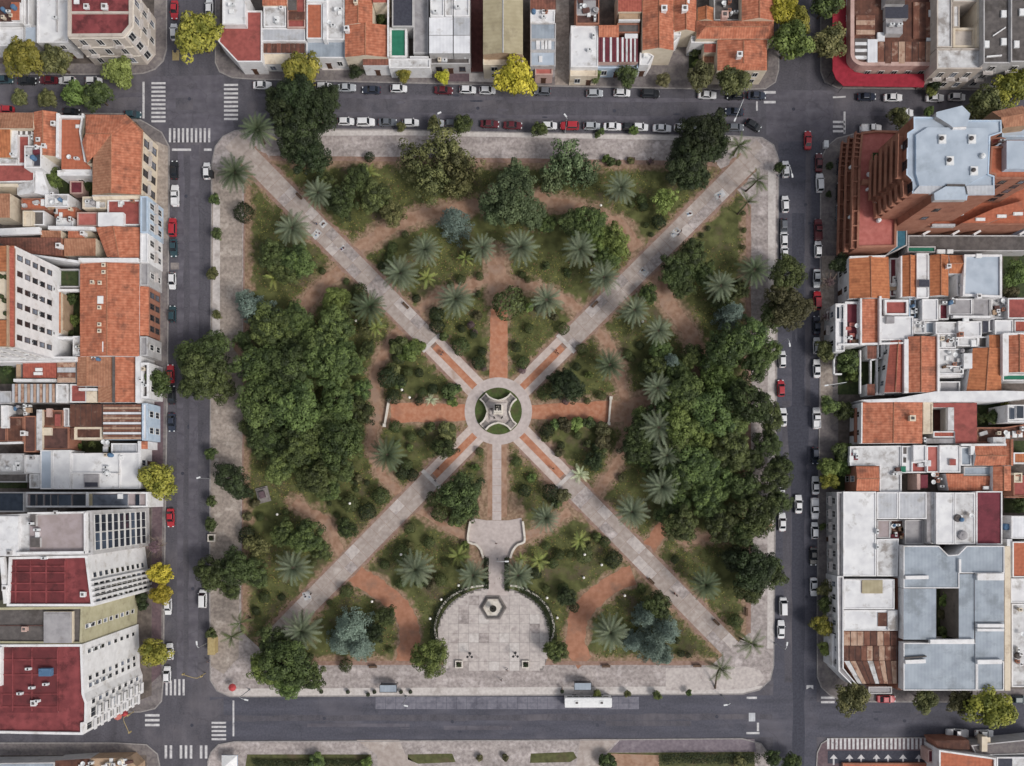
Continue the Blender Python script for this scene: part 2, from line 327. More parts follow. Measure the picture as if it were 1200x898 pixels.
def ribbon_pts(line, w, jit=0.0, sub=1.2, seed=1, ends=None):
    """left and right edge of a band of width w (metres, or list) along world points"""
    rr = random.Random(seed); pts = [Vector((p[0], p[1])) for p in line]
    ws = w if isinstance(w, (list, tuple)) else [w] * len(pts)
    fine = []
    for i in range(len(pts) - 1):
        p0 = pts[max(0, i - 1)]; p1 = pts[i]; p2 = pts[i + 1]; p3 = pts[min(len(pts) - 1, i + 2)]
        k = max(1, int((p2 - p1).length / sub))
        for j in range(k):
            t = j / k
            q = 0.5 * ((2 * p1) + (p2 - p0) * t + (2 * p0 - 5 * p1 + 4 * p2 - p3) * t * t + (3 * p1 - p0 - 3 * p2 + p3) * t ** 3)
            fine.append((q, ws[i] * (1 - t) + ws[i + 1] * t))
    fine.append((pts[-1], ws[-1]))
    L, Rr = [], []
    for i, (q, ww) in enumerate(fine):
        d = (fine[min(i + 1, len(fine) - 1)][0] - fine[max(i - 1, 0)][0]).normalized(); nn = Vector((-d.y, d.x))
        L.append(q + nn * (ww / 2 + rr.uniform(-jit, jit))); Rr.append(q - nn * (ww / 2 + rr.uniform(-jit, jit)))
    return L, Rr, fine
# ================================================================ the ground, streets and pavements
def sheet(name, pts, z, m, kind='structure', parent=None):
    b = MB(); w = [G(*p) for p in pts]
    if area(w) < 0: w.reverse()
    b.face([(p.x, p.y, z) for p in w]); o = b.build(name, m, parent)
    if kind: o["kind"] = kind
    return o
def wsheet(name, pts, z, m, parent=None):
    b = MB(); pts = list(pts)
    if area(pts) < 0: pts.reverse()
    b.face([(p[0], p[1], z) for p in pts]); o = b.build(name, m, parent)
    if parent is None: o["kind"] = 'structure'
    return o
gb = MB(); gb.face([(-2500, -2500, -0.06), (2500, -2500, -0.06), (2500, 2500, -0.06), (-2500, 2500, -0.06)])
gb.build("ground", M["yard"])["kind"] = 'structure'
sheet("road", [(-160, -160), (1360, -160), (1360, 1060), (-160, 1060)], 0.0, M["asphalt"])
tl(0, 0, 1)
sheet("road", P("198,165 246,165 245,640 244,815 192,815 196,640"), 0.004, M["asphalt"])
sheet("road", P("912,160 961,160 959,480 957,700 957,1000 905,1000 907,700 910,480"), 0.004, M["asphalt_new"])
sheet("road", P("246,817 907,815 957,823 1300,824 1300,862 960,864 905,864 246,868"), 0.008, M["asphalt_new"])
sheet("road", P("176,90 262,88 275,152 250,166 197,166 176,140"), 0.004, M["asphalt_worn"])
sheet("road", P("898,106 978,106 975,158 958,166 912,166 898,158"), 0.008, M["asphalt_worn"])
sheet("road", P("176,834 262,818 262,868 246,890 190,890 176,870"), 0.012, M["asphalt"])
for a, b_, w_, z_, n_ in (("921,470", "924,800", 4.5, 0.0145, "asphalt"), ("935,250", "936,1010", 6.5, 0.016, "asphalt_dark"), ("947,170", "947,480", 3, 0.0135, "asphalt"), ("228,170", "226,800", 5, 0.014, "asphalt_worn"), ("212,170", "211,800", 3.4, 0.014, "asphalt_worn"),
                          ("262,842", "905,840", 3.2, 0.018, "asphalt"), ("300,112", "890,119", 2.2, 0.006, "asphalt_worn"), ("300,133", "890,140", 2.2, 0.006, "asphalt_worn"), ("20,110", "170,112", 2.4, 0.006, "asphalt_worn"), ("985,133", "1200,136", 2.4, 0.006, "asphalt_worn")):
    q0, q1 = P(a)[0], P(b_)[0]
    mid = [(q0[0] + (q1[0] - q0[0]) * t, q0[1] + (q1[1] - q0[1]) * t) for t in (0, .3, .65, 1)]
    L_, R2, _ = ribbon_pts([G(*p) for p in mid], w_ / 2.2, 0.18, 3.0, seed=len(a) + int(w_ * 7))
    wsheet("road_wear", list(L_) + list(reversed(R2)), z_, M[n_])
for x, y, dx, dy, m_ in ((604, 118, 9, 3, "asphalt_worn"), (560, 853, 40, 2.5, "asphalt_worn"), (225, 300, 3, 16, "asphalt_worn"), (232, 645, 4, 10, "asphalt_worn"), (205, 312, 5, 4, "pave_side"), (216, 122, 10, 7, "asphalt"), (930, 350, 3, 20, "asphalt"), (206, 65, 4, 6, "paint_yellow"), (420, 850, 60, 2, "asphalt_worn"), (760, 848, 50, 3, "asphalt"), (214, 520, 2, 26, "asphalt_worn")):
    wsheet("road_patch", [G(x + sx * dx, y + sy * dy) for sx, sy in ((-1, -1), (1, -1), (1, 1), (-1, 1))], 0.023 + x * 1e-6, M[m_])

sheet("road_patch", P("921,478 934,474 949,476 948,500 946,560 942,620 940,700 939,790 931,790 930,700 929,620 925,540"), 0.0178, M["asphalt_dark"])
pr = random.Random(31)
for i in range(34):
    x, y = pr.choice([(pr.uniform(200, 242), pr.uniform(180, 790)), (pr.uniform(914, 955), pr.uniform(190, 790)), (pr.uniform(280, 890), pr.uniform(110, 140)), (pr.uniform(260, 900), pr.uniform(834, 860)), (pr.uniform(980, 1190), pr.uniform(832, 858))])
    dx, dy = (pr.uniform(.8, 2.2), pr.uniform(2, 9)) if y < 800 and (x < 250 or x > 910) else (pr.uniform(2, 9), pr.uniform(.8, 2.2))
    k = 7; wsheet("road_patch", [G(x + dx * math.cos(t) * pr.uniform(.75, 1.1), y + dy * math.sin(t) * pr.uniform(.75, 1.1)) for t in [2 * math.pi * q / k for q in range(k)]], 0.0232 + i * 2e-5, M[pr.choice(["asphalt_worn", "asphalt", "asphalt_new", "asphalt_dark"])])
BLOCKS = dict(
    nw=("-160,88 150,88 168,87 182,82 192,72 196,58 196,-160 -160,-160", "pave_side"),
    n=("252,-160 252,74 257,85 272,92 300,94 600,101 868,106 897,105 909,97 913,82 913,-160", "pave_side"),
    ne=("961,-160 961,84 966,97 982,104 1360,109 1360,-160", "pave_side"),
    w=("-160,131 150,133 172,144 190,155 199,172 199,230 197,450 194,640 192,800 190,822 182,831 165,835 -160,835", "pave_side"),
    sw=("-160,870 135,870 172,872 185,883 188,897 188,1060 -160,1060", "pave_side"),
    s=("243,893 247,881 256,872 275,868.5 600,867 870,865 892,871 902,884 904,900 904,1060 243,1060", "pave_plaza"),
    e=("961,195 963,183 968,172 980,162 1003,156 1360,158 1360,824 990,823 972,815 962,806 957,793 957,700 960,450", "pave_side"),
    se=("956,898 957,882 962,871 972,865 1300,862 1360,862 1360,1060 956,1060", "pave_pink"),
    plaza=("275,153 300,150.5 450,151.5 600,155 860,159 893,161 907,170 913,187 912,300 910,500 908,700 907,780 903,797 890,809 870,814 600,815.5 300,817 270,817 254,810 246,797 245,700 246,500 247,300 248,190 252,172 261,160", "pave_plaza"))
for k, (s_, m_) in BLOCKS.items():
    w = [G(*p) for p in P(s_)]
    b = MB(); b.prism(inset(w, 0.28), -0.05, 0.13); b.build("pavement", M[m_])["kind"] = 'structure'
    inn = inset(w, 0.28); b = MB(); n = len(w)
    for i in range(n):
        j = (i + 1) % n
        a0, a1, i0, i1 = w[i], w[j], inn[i], inn[j]
        if area(w) < 0: a0, a1, i0, i1 = a1, a0, i1, i0
        b.face([(a0[0], a0[1], -0.05), (a1[0], a1[1], -0.05), (a1[0], a1[1], 0.145), (a0[0], a0[1], 0.145)])
        b.face([(a0[0], a0[1], 0.145), (a1[0], a1[1], 0.145), (i1[0], i1[1], 0.145), (i0[0], i0[1], 0.145)])
    b.build("kerb", M["kerb_stone"])["kind"] = 'structure'
# house plots behind the pavements
for s_ in ("-160,-160 181,-160 181,58 164,75 -160,75", "258,-160 900,-160 900,82 300,72 258,62", "978,-160 1360,-160 1360,90 990,92 978,70",
           "-160,143 160,143 178,165 178,815 160,822 -160,822", "985,170 1010,162 1360,162 1360,808 1000,806 984,790 982,500", "-160,885 172,885 172,1060 -160,1060", "985,882 1360,880 1360,1060 985,1060"):
    sheet("yard", P(s_), 0.136, M["yard"])
# overlays of other paving
sheet("pavement", P("247.5,200 284,200 284,560 281,640 280,770 262,790 247,780 247,500"), 0.136, M["pave_west"])
sheet("pavement", P("250,232 258,232 258,400 249,400"), 0.142, M["pave_edge"])
sheet("pavement", P("272,807 896,804 889,807 870,812.5 600,814 300,815.4 272,815"), 0.136, M["pave_edge"])
sheet("pavement", P("780,783 872,781 890,785 896,795 885,805 868,808 780,809"), 0.142, M["pave_pale"])
sheet("pavement", P("288,153 470,153.5 700,157.5 860,161 860,166 700,163 470,159 288,160"), 0.136, M["pave_edge"])
sheet("pavement", P("900,200 909,200 906,760 899,760"), 0.136, M["pave_edge"])
sheet("pavement", P("179,470 192,470 190,640 189,790 178,800"), 0.141, M["pave_pink"])
sheet("pavement", P("181,165 197,172 197,280 181,280"), 0.141, M["pave_west"])
sheet("driveway", P("652,-20 666,-20 668,100 650,100"), 0.141, M["pave_west"])
sheet("driveway", P("484,0 501,0 501,64 484,64"), 0.141, M["roof_grey"])
sheet("pavement", P("480,84 502,84 502,97 480,97"), 0.141, M["pave_side"])
sheet("pavement", P("510,84 550,85 550,96 510,96"), 0.141, M["pave_pink"])
sheet("pavement", P("550,86 580,87 580,97 550,96"), 0.141, M["pave_edge"])
sheet("pavement", P("963,300 978,300 975,480 960,480"), 0.136, M["pave_west"])
sheet("pavement", P("960,500 976,500 974,690 958,690"), 0.136, M["pave_side"])
# park across the lower avenue
tl(0, 0, 1)
for s_ in ("290,884 435,884 440,1060 262,1060", "478,884 530,883 534,893 490,895 478,890", "622,883 672,881 676,888 668,893 621,894"):
    sheet("lawn", P(s_), 0.141, M.get("lawn_far") or mat("lawn_far", rgb("484a2a"), rgb("5c5d38"), rgb("5d503c"), sc=0.9, sc3=0.2, t3=0.52, bump=0.3, det=8))
sheet("driveway", P("418,867 468,867 475,884 492,899 560,899 560,1000 448,1000 442,885"), 0.141, M["path_concrete"])
sheet("driveway", P("680,866 725,866 706,884 700,1000 662,1000 676,892"), 0.141, M["path_concrete"])
sheet("lawn", P("712,882 884,881 888,1060 702,1060"), 0.145, M["lawn_far"])
sheet("pavement", P("727,866.5 884,866 886,881 713,881.5"), 0.136, mat("pave_lilac", rgb("6d636b"), rgb("7e737a"), rgb("8d8388"), sc=1.4, sc3=.3, t3=.55, det=8))
sheet("footpath", P("716,883 772,885 776,1060 712,1060"), 0.151, M["dirt_path"])
sheet("pavement", P("540,880 560,880 620,885 620,899 560,899"), 0.136, M["pave_plaza"])

# painted markings
def stripe(pts, par, m="paint_line", z=0.026):
    b = MB(); w = [G(*p) for p in pts]; o = par.location
    if area(w) < 0: w.reverse()
    b.face([(p.x, p.y, z) for p in w]); b.build("stripe", M[m], par)
def crossing(x0, y0, x1, y1, n, vert, fill=0.5, skip=(), z=.026):
    e = empty("zebra_crossing", G((x0 + x1) / 2, (y0 + y1) / 2)); e["kind"] = 'structure'
    for i in range(n):
        if i in skip: continue
        if vert:
            w = (x1 - x0) / n; a = x0 + i * w; stripe([(a, y0), (a + w * fill, y0), (a + w * fill, y1), (a, y1)], e, z=z)
        else:
            w = (y1 - y0) / n; a = y0 + i * w; stripe([(x0, a), (x1, a), (x1, a + w * fill), (x0, a + w * fill)], e)
crossing(177.5, 96.5, 194, 146, 10, False)
crossing(262.5, 98.5, 279, 143.5, 9, False)
crossing(198, 150.5, 249, 167, 10, True)
crossing(194, 796, 219, 815, 5, True)
crossing(170, 837, 187, 854, 3, False)
crossing(193, 873.5, 246, 889, 9, True, skip=(2, 6))
crossing(248, 846, 265, 870, 5, False)
crossing(976, 131, 990, 158, 5, False, skip=(0, 1))
crossing(895, 107, 909, 130, 4, False, skip=(1, 3))
crossing(962, 816.5, 978, 832, 3, False, skip=(2,))
crossing(969, 865.2, 1097, 878, 26, True, fill=0.55, z=.146)
def mark(name, pts, m="paint_line", z=0.026):
    sheet(name, pts, z, M[m])
mark("stop_line", P("167,96 169.5,96 169.5,139 167,139")); mark("stop_line", P("201.5,174.3 224,174.3 224,177 201.5,177")); mark("stop_line", P("239,174.3 248,174.3 248,177 239,177"))
mark("stop_line", P("272.6,821 274.6,821 274.6,863 272.6,863")); mark("stop_line", P("988.5,131 990.8,131 990.8,157 988.5,157")); mark("stop_line", P("875,816.6 887,816.6 887,819.2 875,819.2")); mark("stop_line", P("874.5,858 890,858 890,860.5 874.5,860.5"))
mark("road_marking", P("877.5,835.5 885,835.5 885,845.5 877.5,845.5"), "metal_grey"); mark("road_marking", P("976,113.3 991,112.6 991,114.6 976,115.3"))
mark("road_marking", P("945,803 953,803 953,808 949.5,805.5 945,808")); mark("road_marking", P("886,119 888,119 888,130 886,130")); mark("road_marking", P("887,847 889.5,847 889.5,857 887,857"))
mh = random.Random(8); b = MB(); b.lathe((0, 0, 0), [(.42, 0), (.42, .012), (.36, .02)], 14); mme = b.mesh("manhole_cover", M["asphalt_dark"])
for x, y in ((222, 116), (218, 230), (232, 410), (214, 555), (226, 690), (390, 121), (560, 127), (720, 130), (930, 128), (944, 240), (938, 420), (922, 540), (945, 700), (380, 842), (530, 846), (700, 850), (840, 840), (1060, 845), (1080, 140), (60, 112), (205, 60), (225, 850)):
    o = obj("manhole_cover", mme, None, G(x, y, .024)); o["kind"] = 'structure'
# bus lane of concrete slabs
e = empty("bus_lane", G(595, 824)); e["kind"] = 'structure'
rs = random.Random(3)
for i in range(26):
    for j in range(2):
        x0 = 440 + i * 11.88; y0 = 816.6 + j * 7.4
        b = MB(); b.prism([G(x0 + .12, y0 + .12), G(x0 + 11.7, y0 + .12), G(x0 + 11.7, y0 + 7.2), G(x0 + .12, y0 + 7.2)], 0.0, 0.018 + rs.uniform(0, 0.006)); b.build("slab", M["concrete_lane"], e)
sheet("road_patch", P("440,816.6 748.8,816.4 748.8,831.2 440,831.4"), 0.012, M["asphalt_dark"])

# ================================================================ the garden
GARD = P("287,212 316,186 840,193 878,240 877,742 835,778 325,778 283,740")
PATHS = [  # dirt paths: polyline, width (m), material
    ("735,478 728,452 724,428 712,402 700,388 684,370 664,352 630,338 600,332 582,322 560,331 535,341 512,347 494,362 478,380 462,396 448,420 440,437 441,458 441,487 436,522 447,555 464,574 482,590", 3.0, "dirt_path"),
    ("735,478 737,512 722,545 703,572 696,580", 3.2, "dirt_path"), ("488,596 515,612 543,627 556,633", 2.6, "dirt_path"), ("668,600 655,607 640,618 612,632", 2.8, "dirt_path"),
    ("418,298 425,290 450,272 487,254 520,249 560,240 600,228 640,236 675,244 700,253 728,266 747,292", 4.2, "dirt_path"),
    ("768,320 776,340 786,360 800,378 812,400 822,430", 4.8, "dirt_path"), ("752,648 762,640 775,622 790,606", 3.6, "brick_dust"), ("905,615 872,622 842,628 800,634", 2.6, "dirt_path"),
    ("742,674 722,682 700,698 682,716 675,738 676,762 686,776", 5.0, "brick_dust"), ("404,660 418,674 440,688 462,704 478,728 480,750 474,776", 5.0, "brick_dust"),
    ("345,588 360,599 380,610 392,630 400,650", 3.2, "dirt_path"), ("408,310 390,324 370,342 356,362 345,380", 4.0, "dirt_path"), ("300,440 285,420 278,400", 3, "dirt_path"),
    ("712,482 740,480 770,474", 7.2, "dirt_path"), ("440,487 455,486", 4.0, "dirt_path"), ("582,302 582,322 582,345", 6.0, "dirt_path"), ("640,560 650,575 664,590", 2.2, "dirt_path")]
DIAG = [((276, 168), 0), ((891, 176), 1), ((853, 757), 2), ((318, 752), 3)]
CX, CY = 584.0, 482.0
# lawn with worn earth along the paths
segs = []
for s_, w_, _m in PATHS:
    p = [G(*q) for q in P(s_)]
    segs += [(p[i], p[i + 1], w_ / 2) for i in range(len(p) - 1)]
for (q, k) in DIAG: segs.append((G(*q), G(CX, CY), 3.0))
segs.append((G(584.5, 448), G(585, 360), 2.0)); segs.append((G(582, 608), G(582, 645), 6.4)); segs.append((G(455, 483), G(545, 483), 2.8)); segs.append((G(625, 483), G(712, 483), 2.8)); segs.append((G(582, 520), G(582, 610), 2.8))
for a_, b_ in (("316,187", "840,194"), ("876,240", "876,742"), ("835,776", "325,776"), ("285,740", "289,212")): segs.append((G(*P(a_)[0]), G(*P(b_)[0]), 0.8))
SEG = np.array([(a.x, a.y, b.x, b.y, w) for a, b, w in segs])
def path_dist(x, y):
    """distance to the nearest path edge, vectorised"""
    out = np.full(x.shape, 99.0)
    for ax, ay, bx, by, w in SEG:
        dx, dy = bx - ax, by - ay; L2 = dx * dx + dy * dy + 1e-9
        t = np.clip(((x - ax) * dx + (y - ay) * dy) / L2, 0, 1)
        out = np.minimum(out, np.hypot(x - ax - t * dx, y - ay - t * dy) - w)
    return out
gp = [G(*p) for p in GARD]
me = None
def lawn_mesh():
    bm = bmesh.new(); vs = [bm.verts.new((p.x, p.y, 0.16)) for p in gp]
    f = bm.faces.new(vs)
    if f.normal.z < 0: bmesh.ops.reverse_faces(bm, faces=[f])
    xs = [p.x for p in gp]; ys = [p.y for p in gp]
    step = 0.9
    for ax, lo, hi in ((0, min(xs), max(xs)), (1, min(ys), max(ys))):
        k = lo + step
        while k < hi - 0.05:
            co = (k, 0, 0) if ax == 0 else (0, k, 0); no = (1, 0, 0) if ax == 0 else (0, 1, 0)
            bmesh.ops.bisect_plane(bm, geom=bm.verts[:] + bm.edges[:] + bm.faces[:], plane_co=co, plane_no=no)
            k += step
    me = bpy.data.meshes.new("lawn"); bm.to_mesh(me); bm.free()
    n = len(me.vertices); co = np.zeros(n * 3, dtype=np.float32); me.vertices.foreach_get("co", co); co = co.reshape(-1, 3)
    d = path_dist(co[:, 0], co[:, 1]); rg = np.random.default_rng(4)
    wear = np.clip(1.0 - (d + 0.3) / 2.6, 0, 1) * 0.85 + rg.normal(0, 0.08, n)
    at = me.attributes.new("wear", 'FLOAT', 'POINT'); at.data.foreach_set("value", np.clip(wear, 0, 1).astype(np.float32))
    return me
def lawn_mat():
    m = mat("lawn", rgb("44472a", 1.0, 1.1), rgb("616440", 1.0, 1.1), rgb("5e5240"), sc=0.45, sc3=0.13, t3=0.53, bump=0.5, det=10)
    nt = m.node_tree; N = nt.nodes; L = nt.links; b = N["Principled BSDF"]
    src = b.inputs["Base Color"].links[0].from_socket
    at = N.new("ShaderNodeAttribute"); at.attribute_name = "wear"
    nz = N.new("ShaderNodeTexNoise"); nz.inputs["Scale"].default_value = 0.5; nz.inputs["Detail"].default_value = 8
    g = N.new("ShaderNodeNewGeometry"); L.new(g.outputs["Position"], nz.inputs["Vector"])
    ad = N.new("ShaderNodeMath"); ad.operation = 'ADD'; L.new(at.outputs["Fac"], ad.inputs[0])
    mr = N.new("ShaderNodeMapRange"); mr.inputs[1].default_value = 0.3; mr.inputs[2].default_value = 0.7; mr.inputs[3].default_value = -0.38; mr.inputs[4].default_value = 0.3
    L.new(nz.outputs["Fac"], mr.inputs[0]); L.new(mr.outputs[0], ad.inputs[1])
    sm = N.new("ShaderNodeMapRange"); sm.interpolation_type = 'SMOOTHSTEP'; sm.inputs[1].default_value = 0.2; sm.inputs[2].default_value = 0.75
    L.new(ad.outputs[0], sm.inputs[0])
    nz2 = N.new("ShaderNodeTexNoise"); nz2.inputs["Scale"].default_value = 1.4; nz2.inputs["Detail"].default_value = 8; L.new(g.outputs["Position"], nz2.inputs["Vector"])
    cr = N.new("ShaderNodeValToRGB"); cr.color_ramp.elements[0].color = rgb("7d634f"); cr.color_ramp.elements[1].color = rgb("a1876f"); cr.color_ramp.elements[0].position = .35; cr.color_ramp.elements[1].position = .65
    L.new(nz2.outputs["Fac"], cr.inputs[0])
    mx = N.new("ShaderNodeMix"); mx.data_type = 'RGBA'; L.new(sm.outputs[0], mx.inputs[0]); L.new(src, mx.inputs[6]); L.new(cr.outputs[0], mx.inputs[7])
    L.new(mx.outputs[2], b.inputs["Base Color"])
    return m
lm = lawn_mesh(); lm.materials.append(lawn_mat())
lo = obj("lawn", lm); lo["kind"] = 'structure'
def tufts():
    """short uneven grass and fallen leaves over the lawn, thin where the earth is worn"""
    rg = np.random.default_rng(12); n = 90000
    xs = np.array([p.x for p in gp]); ys = np.array([p.y for p in gp])
    x = rg.uniform(xs.min(), xs.max(), n); y = rg.uniform(ys.min(), ys.max(), n); d = path_dist(x, y)
    gx, gy = (G(CX, CY).x, G(CX, CY).y)
    patch = np.sin(x * .31 + 1.3 * np.sin(y * .23)) + np.sin(y * .37 + 1.1 * np.sin(x * .19)) + rg.normal(0, .7, n)
    ins = np.ones(n, bool); m = len(gp); px = xs; py = ys
    for i in range(m):                        # inside the convex garden outline
        j = (i + 1) % m; cr = (px[j] - px[i]) * (y - py[i]) - (py[j] - py[i]) * (x - px[i]); ins &= (cr < -.3) if area(gp) < 0 else (cr > .3)
    tx, ty = x - G(579, 742).x, y - G(579, 742).y; k = ins & ((tx / 14.4) ** 2 + (ty / np.where(ty > 0, 11.8, 19)) ** 2 > 1) & (d > .25) & (patch > -.3) & (np.hypot(x - gx, y - gy) > 8.6); x = x[k]; y = y[k]; n = len(x)
    a = rg.uniform(0, 6.28, n); r = rg.uniform(.08, .26, n); z = .16 + rg.uniform(.06, .2, n)
    V = np.empty((n, 3, 3), np.float32)
    for q in range(3): V[:, q, 0] = x + r * np.cos(a + q * 2.09); V[:, q, 1] = y + r * np.sin(a + q * 2.09); V[:, q, 2] = np.where(q == 0, z, .158)
    me = bpy.data.meshes.new("grass"); me.vertices.add(n * 3); me.vertices.foreach_set("co", V.ravel()); me.loops.add(n * 3); me.loops.foreach_set("vertex_index", np.arange(n * 3, dtype=np.int32)); me.polygons.add(n); me.polygons.foreach_set("loop_start", np.arange(0, n * 3, 3, dtype=np.int32))
    for c1, c2, nm in (("3f4526", "585c36", "grass_green"), ("6b6a3e", "84804f", "grass_dry"), ("5f4c38", "77614a", "leaf_litter")): me.materials.append(mat(nm, rgb(c1, 1.1, 1.1), rgb(c2, 1.1, 1.1), sc=.6))
    pb = rg.random(n); me.polygons.foreach_set("material_index", np.where(pb < .55, 0, np.where(pb < .85, 1, 2)).astype(np.int32)); me.update(calc_edges=True)
    o = obj("grass", me); tag(o, kind="stuff")
tufts()
tl(0, 0, 1)
for i, (s_, w_, m_) in enumerate(PATHS):
    L_, R2, _ = ribbon_pts([G(*p) for p in P(s_)], w_ * (.72 if m_ == "dirt_path" else .95), 0.34, .9, seed=i + 11)
    b = MB()
    for k in range(len(L_) - 1):
        b.face([(R2[k].x, R2[k].y, 0), (R2[k + 1].x, R2[k + 1].y, 0), (L_[k + 1].x, L_[k + 1].y, 0), (L_[k].x, L_[k].y, 0)])
    o = b.build("garden_path", M[m_]); o.location.z = 0.165 + 0.0012 * i; o["kind"] = 'structure'
# brick edging round the garden
for s_, w_ in (("316,186 470,187 700,190 840,193", 1.1), ("877,240 877,742", 1.2), ("835,777 325,777", 1.0), ("284,740 287,212", .4)):
    L_, R2, _ = ribbon_pts([G(*p) for p in P(s_)], w_, 0.06, 3.0, seed=5)
    wsheet("brick_edging", list(L_) + list(reversed(R2)), 0.187, M["brick_edge"])
# four diagonal avenues: brick margin, concrete slab pieces, red centre strip near the ring
for (q, k) in DIAG:
    a = G(*q); c = G(CX, CY); d = (c - a).normalized(); nn = Vector((-d.y, d.x, 0)); Ld = (c - a).length
    a2 = a + d * 4; L_, R2, _ = ribbon_pts([a2, a2.lerp(c, .5), c - d * 10], 6.3, 0.4, 1.2, seed=30 + k)
    wsheet("path_margin", list(L_) + list(reversed(R2)), 0.189, M["brick_edge"])
    e = empty("diagonal_path", a.lerp(c, .4)); e["kind"] = 'structure'
    outer = Ld - 112 / S; pos = -1.0; rs = random.Random(50 + k); i = 0
    while pos < outer - 0.1:
        ln = min(rs.choice([2.6, 3.2, 3.2, 4.5]), outer - pos)
        p0 = a + d * (pos + 0.03); p1 = a + d * (pos + ln - 0.03)
        for sd_ in (-1, 1):
            b = MB(); w0, w1 = (0.02, 2.48)
            b.prism([p0 + nn * sd_ * w0, p1 + nn * sd_ * w0, p1 + nn * sd_ * w1, p0 + nn * sd_ * w1], 0.15, 0.196 + rs.uniform(0, .004))
            b.build("slab", M[rs.choice(["path_concrete"] * 5 + ["pave_pale", "pave_plaza"])], e)
        pos += ln
    p0 = a + d * outer; p1 = c - d * (37 / S)
    for sd_ in (-1, 1):
        b = MB(); b.prism([p0 + nn * sd_ * 0.85, p1 + nn * sd_ * 0.85, p1 + nn * sd_ * 2.6, p0 + nn * sd_ * 2.6], 0.15, 0.2); b.build("side_walk", M["path_side"], e)
    p0b = p0 + d * 1.2; b = MB(); b.prism([p0b - nn * .84, p1 - nn * .84, p1 + nn * .84, p0b + nn * .84], 0.15, 0.197); b.build("red_strip", M["brick_dust_bright"], e)
    b = MB(); b.box(tuple(p0 + Vector((0, 0, .2))), (1.0, 6.0, 0.2), math.atan2(d.y, d.x)); b.build("threshold_step", M["pave_edge"], e)
# cross paths
tl(0, 0, 1)
for s_, m_ in (("575,362 595,362 595,448 574,448", "brick_dust_bright"), ("458,472 548,474 548,493 458,496", "brick_dust_bright"), ("620,475 713,470 713,495 620,491", "brick_dust_bright"), ("571,518 594,518 594,606 571,606", "dirt_path")):
    w = P(s_); pts = []
    rr = random.Random(len(pts) + int(w[0][0]))
    for i in range(4):
        p, q = w[i], w[(i + 1) % 4]; k = 14
        for j in range(k): pts.append((p[0] + (q[0] - p[0]) * j / k + rr.uniform(-.7, .7), p[1] + (q[1] - p[1]) * j / k + rr.uniform(-.7, .7)))
    sheet("garden_path", pts, 0.191, M[m_])
e = empty("south_path", G(582, 565)); e["kind"] = 'structure'
for i in range(9):
    b = MB(); y0 = 519 + i * 10.1; b.prism([G(577, y0), G(587.5, y0), G(587.5, y0 + 9.8), G(577, y0 + 9.8)], 0.15, 0.2); b.build("slab", M["path_ring"], e)
def disc(name, cx, cy, r0, r1, z, m, n=72, kind='structure', zb=0.1, parent=None):
    b = MB(); c = G(cx, cy)
    for i in range(n):
        t0, t1 = 2 * math.pi * i / n, 2 * math.pi * (i + 1) / n
        q = [(c.x + r * math.cos(t), c.y + r * math.sin(t)) for r, t in ((r1 / S, t0), (r1 / S, t1), (r0 / S, t1), (r0 / S, t0))]
        if r0 > 0: b.face([(x, y, z) for x, y in q])
        else: b.face([(x, y, z) for x, y in q[:3]])
        b.face([(q[1][0], q[1][1], zb), (q[0][0], q[0][1], zb), (q[0][0], q[0][1], z), (q[1][0], q[1][1], z)][::-1])
    o = b.build(name, m, parent)
    if kind: o["kind"] = kind
    return o
disc("ring_path", CX, CY, 27.5, 39.5, 0.215, M["path_ring"])
disc("lawn", CX, CY, 0, 27.5, 0.23, mat("lawn_ring", rgb("3f4d24"), rgb("50602e"), rgb("4a4a2c"), sc=1.2, sc3=0.4, bump=0.5, det=8))
# terrace of the lower fountain
TC = (579.0, 742.0)
def in_terrace(x, y):
    if y <= 742: return ((x - TC[0]) / 66.5) ** 2 + ((y - TC[1]) / 54) ** 2 <= 1
    return ((x - TC[0]) / 66.5) ** 2 + ((y - TC[1]) / 90) ** 2 <= 1 and y < 786
pts = [(TC[0] + 66.5 * math.cos(t), TC[1] - 54 * math.sin(t)) for t in [math.pi * k / 30 for k in range(31)]] + [(514, 758), (521, 775), (524, 785.6), (636, 785.6), (640, 775), (644, 758)]
sheet("terrace", pts, 0.2, M["stone_grey"])
e = empty("terrace_paving", G(*TC)); e["kind"] = 'structure'
rs = random.Random(9)
for i in range(-6, 7):
    for j in range(-5, 5):
        x0, y0 = 579 + (i - .5) * 11.9, 742 + j * 11.0
        q = [(x0 + .14, y0 + .14), (x0 + 11.75, y0 + .14), (x0 + 11.75, y0 + 10.85), (x0 + .14, y0 + 10.85)]
        if all(in_terrace(*p) for p in q):
            b = MB(); b.prism([G(*p) for p in q], 0.19, 0.225 + rs.uniform(0, .006)); b.build("slab", M[rs.choice(["pave_pale"] * 5 + ["pave_plaza", "pave_edge"])], e)
        else:                       # cut slabs that follow the rim
            k = 4; cells = MB(); hit = 0
            for a_ in range(k):
                for b2 in range(k):
                    qq = [(x0 + 11.9 * (a_ + u) / k, y0 + 11.0 * (b2 + v) / k) for u, v in ((0, 0), (1, 0), (1, 1), (0, 1))]
                    if all(in_terrace(*p) for p in qq): cells.face([tuple(G(*p))[:2] + (0.222,) for p in qq][::-1]); hit += 1
            if hit: cells.build("slab", M["pave_pale"], e)
tl(300, 450, 3.99)
w = P("1000,690 1010,640 1197,630")  # upper landing
tl(0, 0, 1)
LAND = P("552,607 570,610 596,610 611,607 613,622 614,636 606,639 600,645 597,652 596,664 594,690 596,698 570,698 573,690 572,664 568,652 565,645 559,639 549,636 550,622")
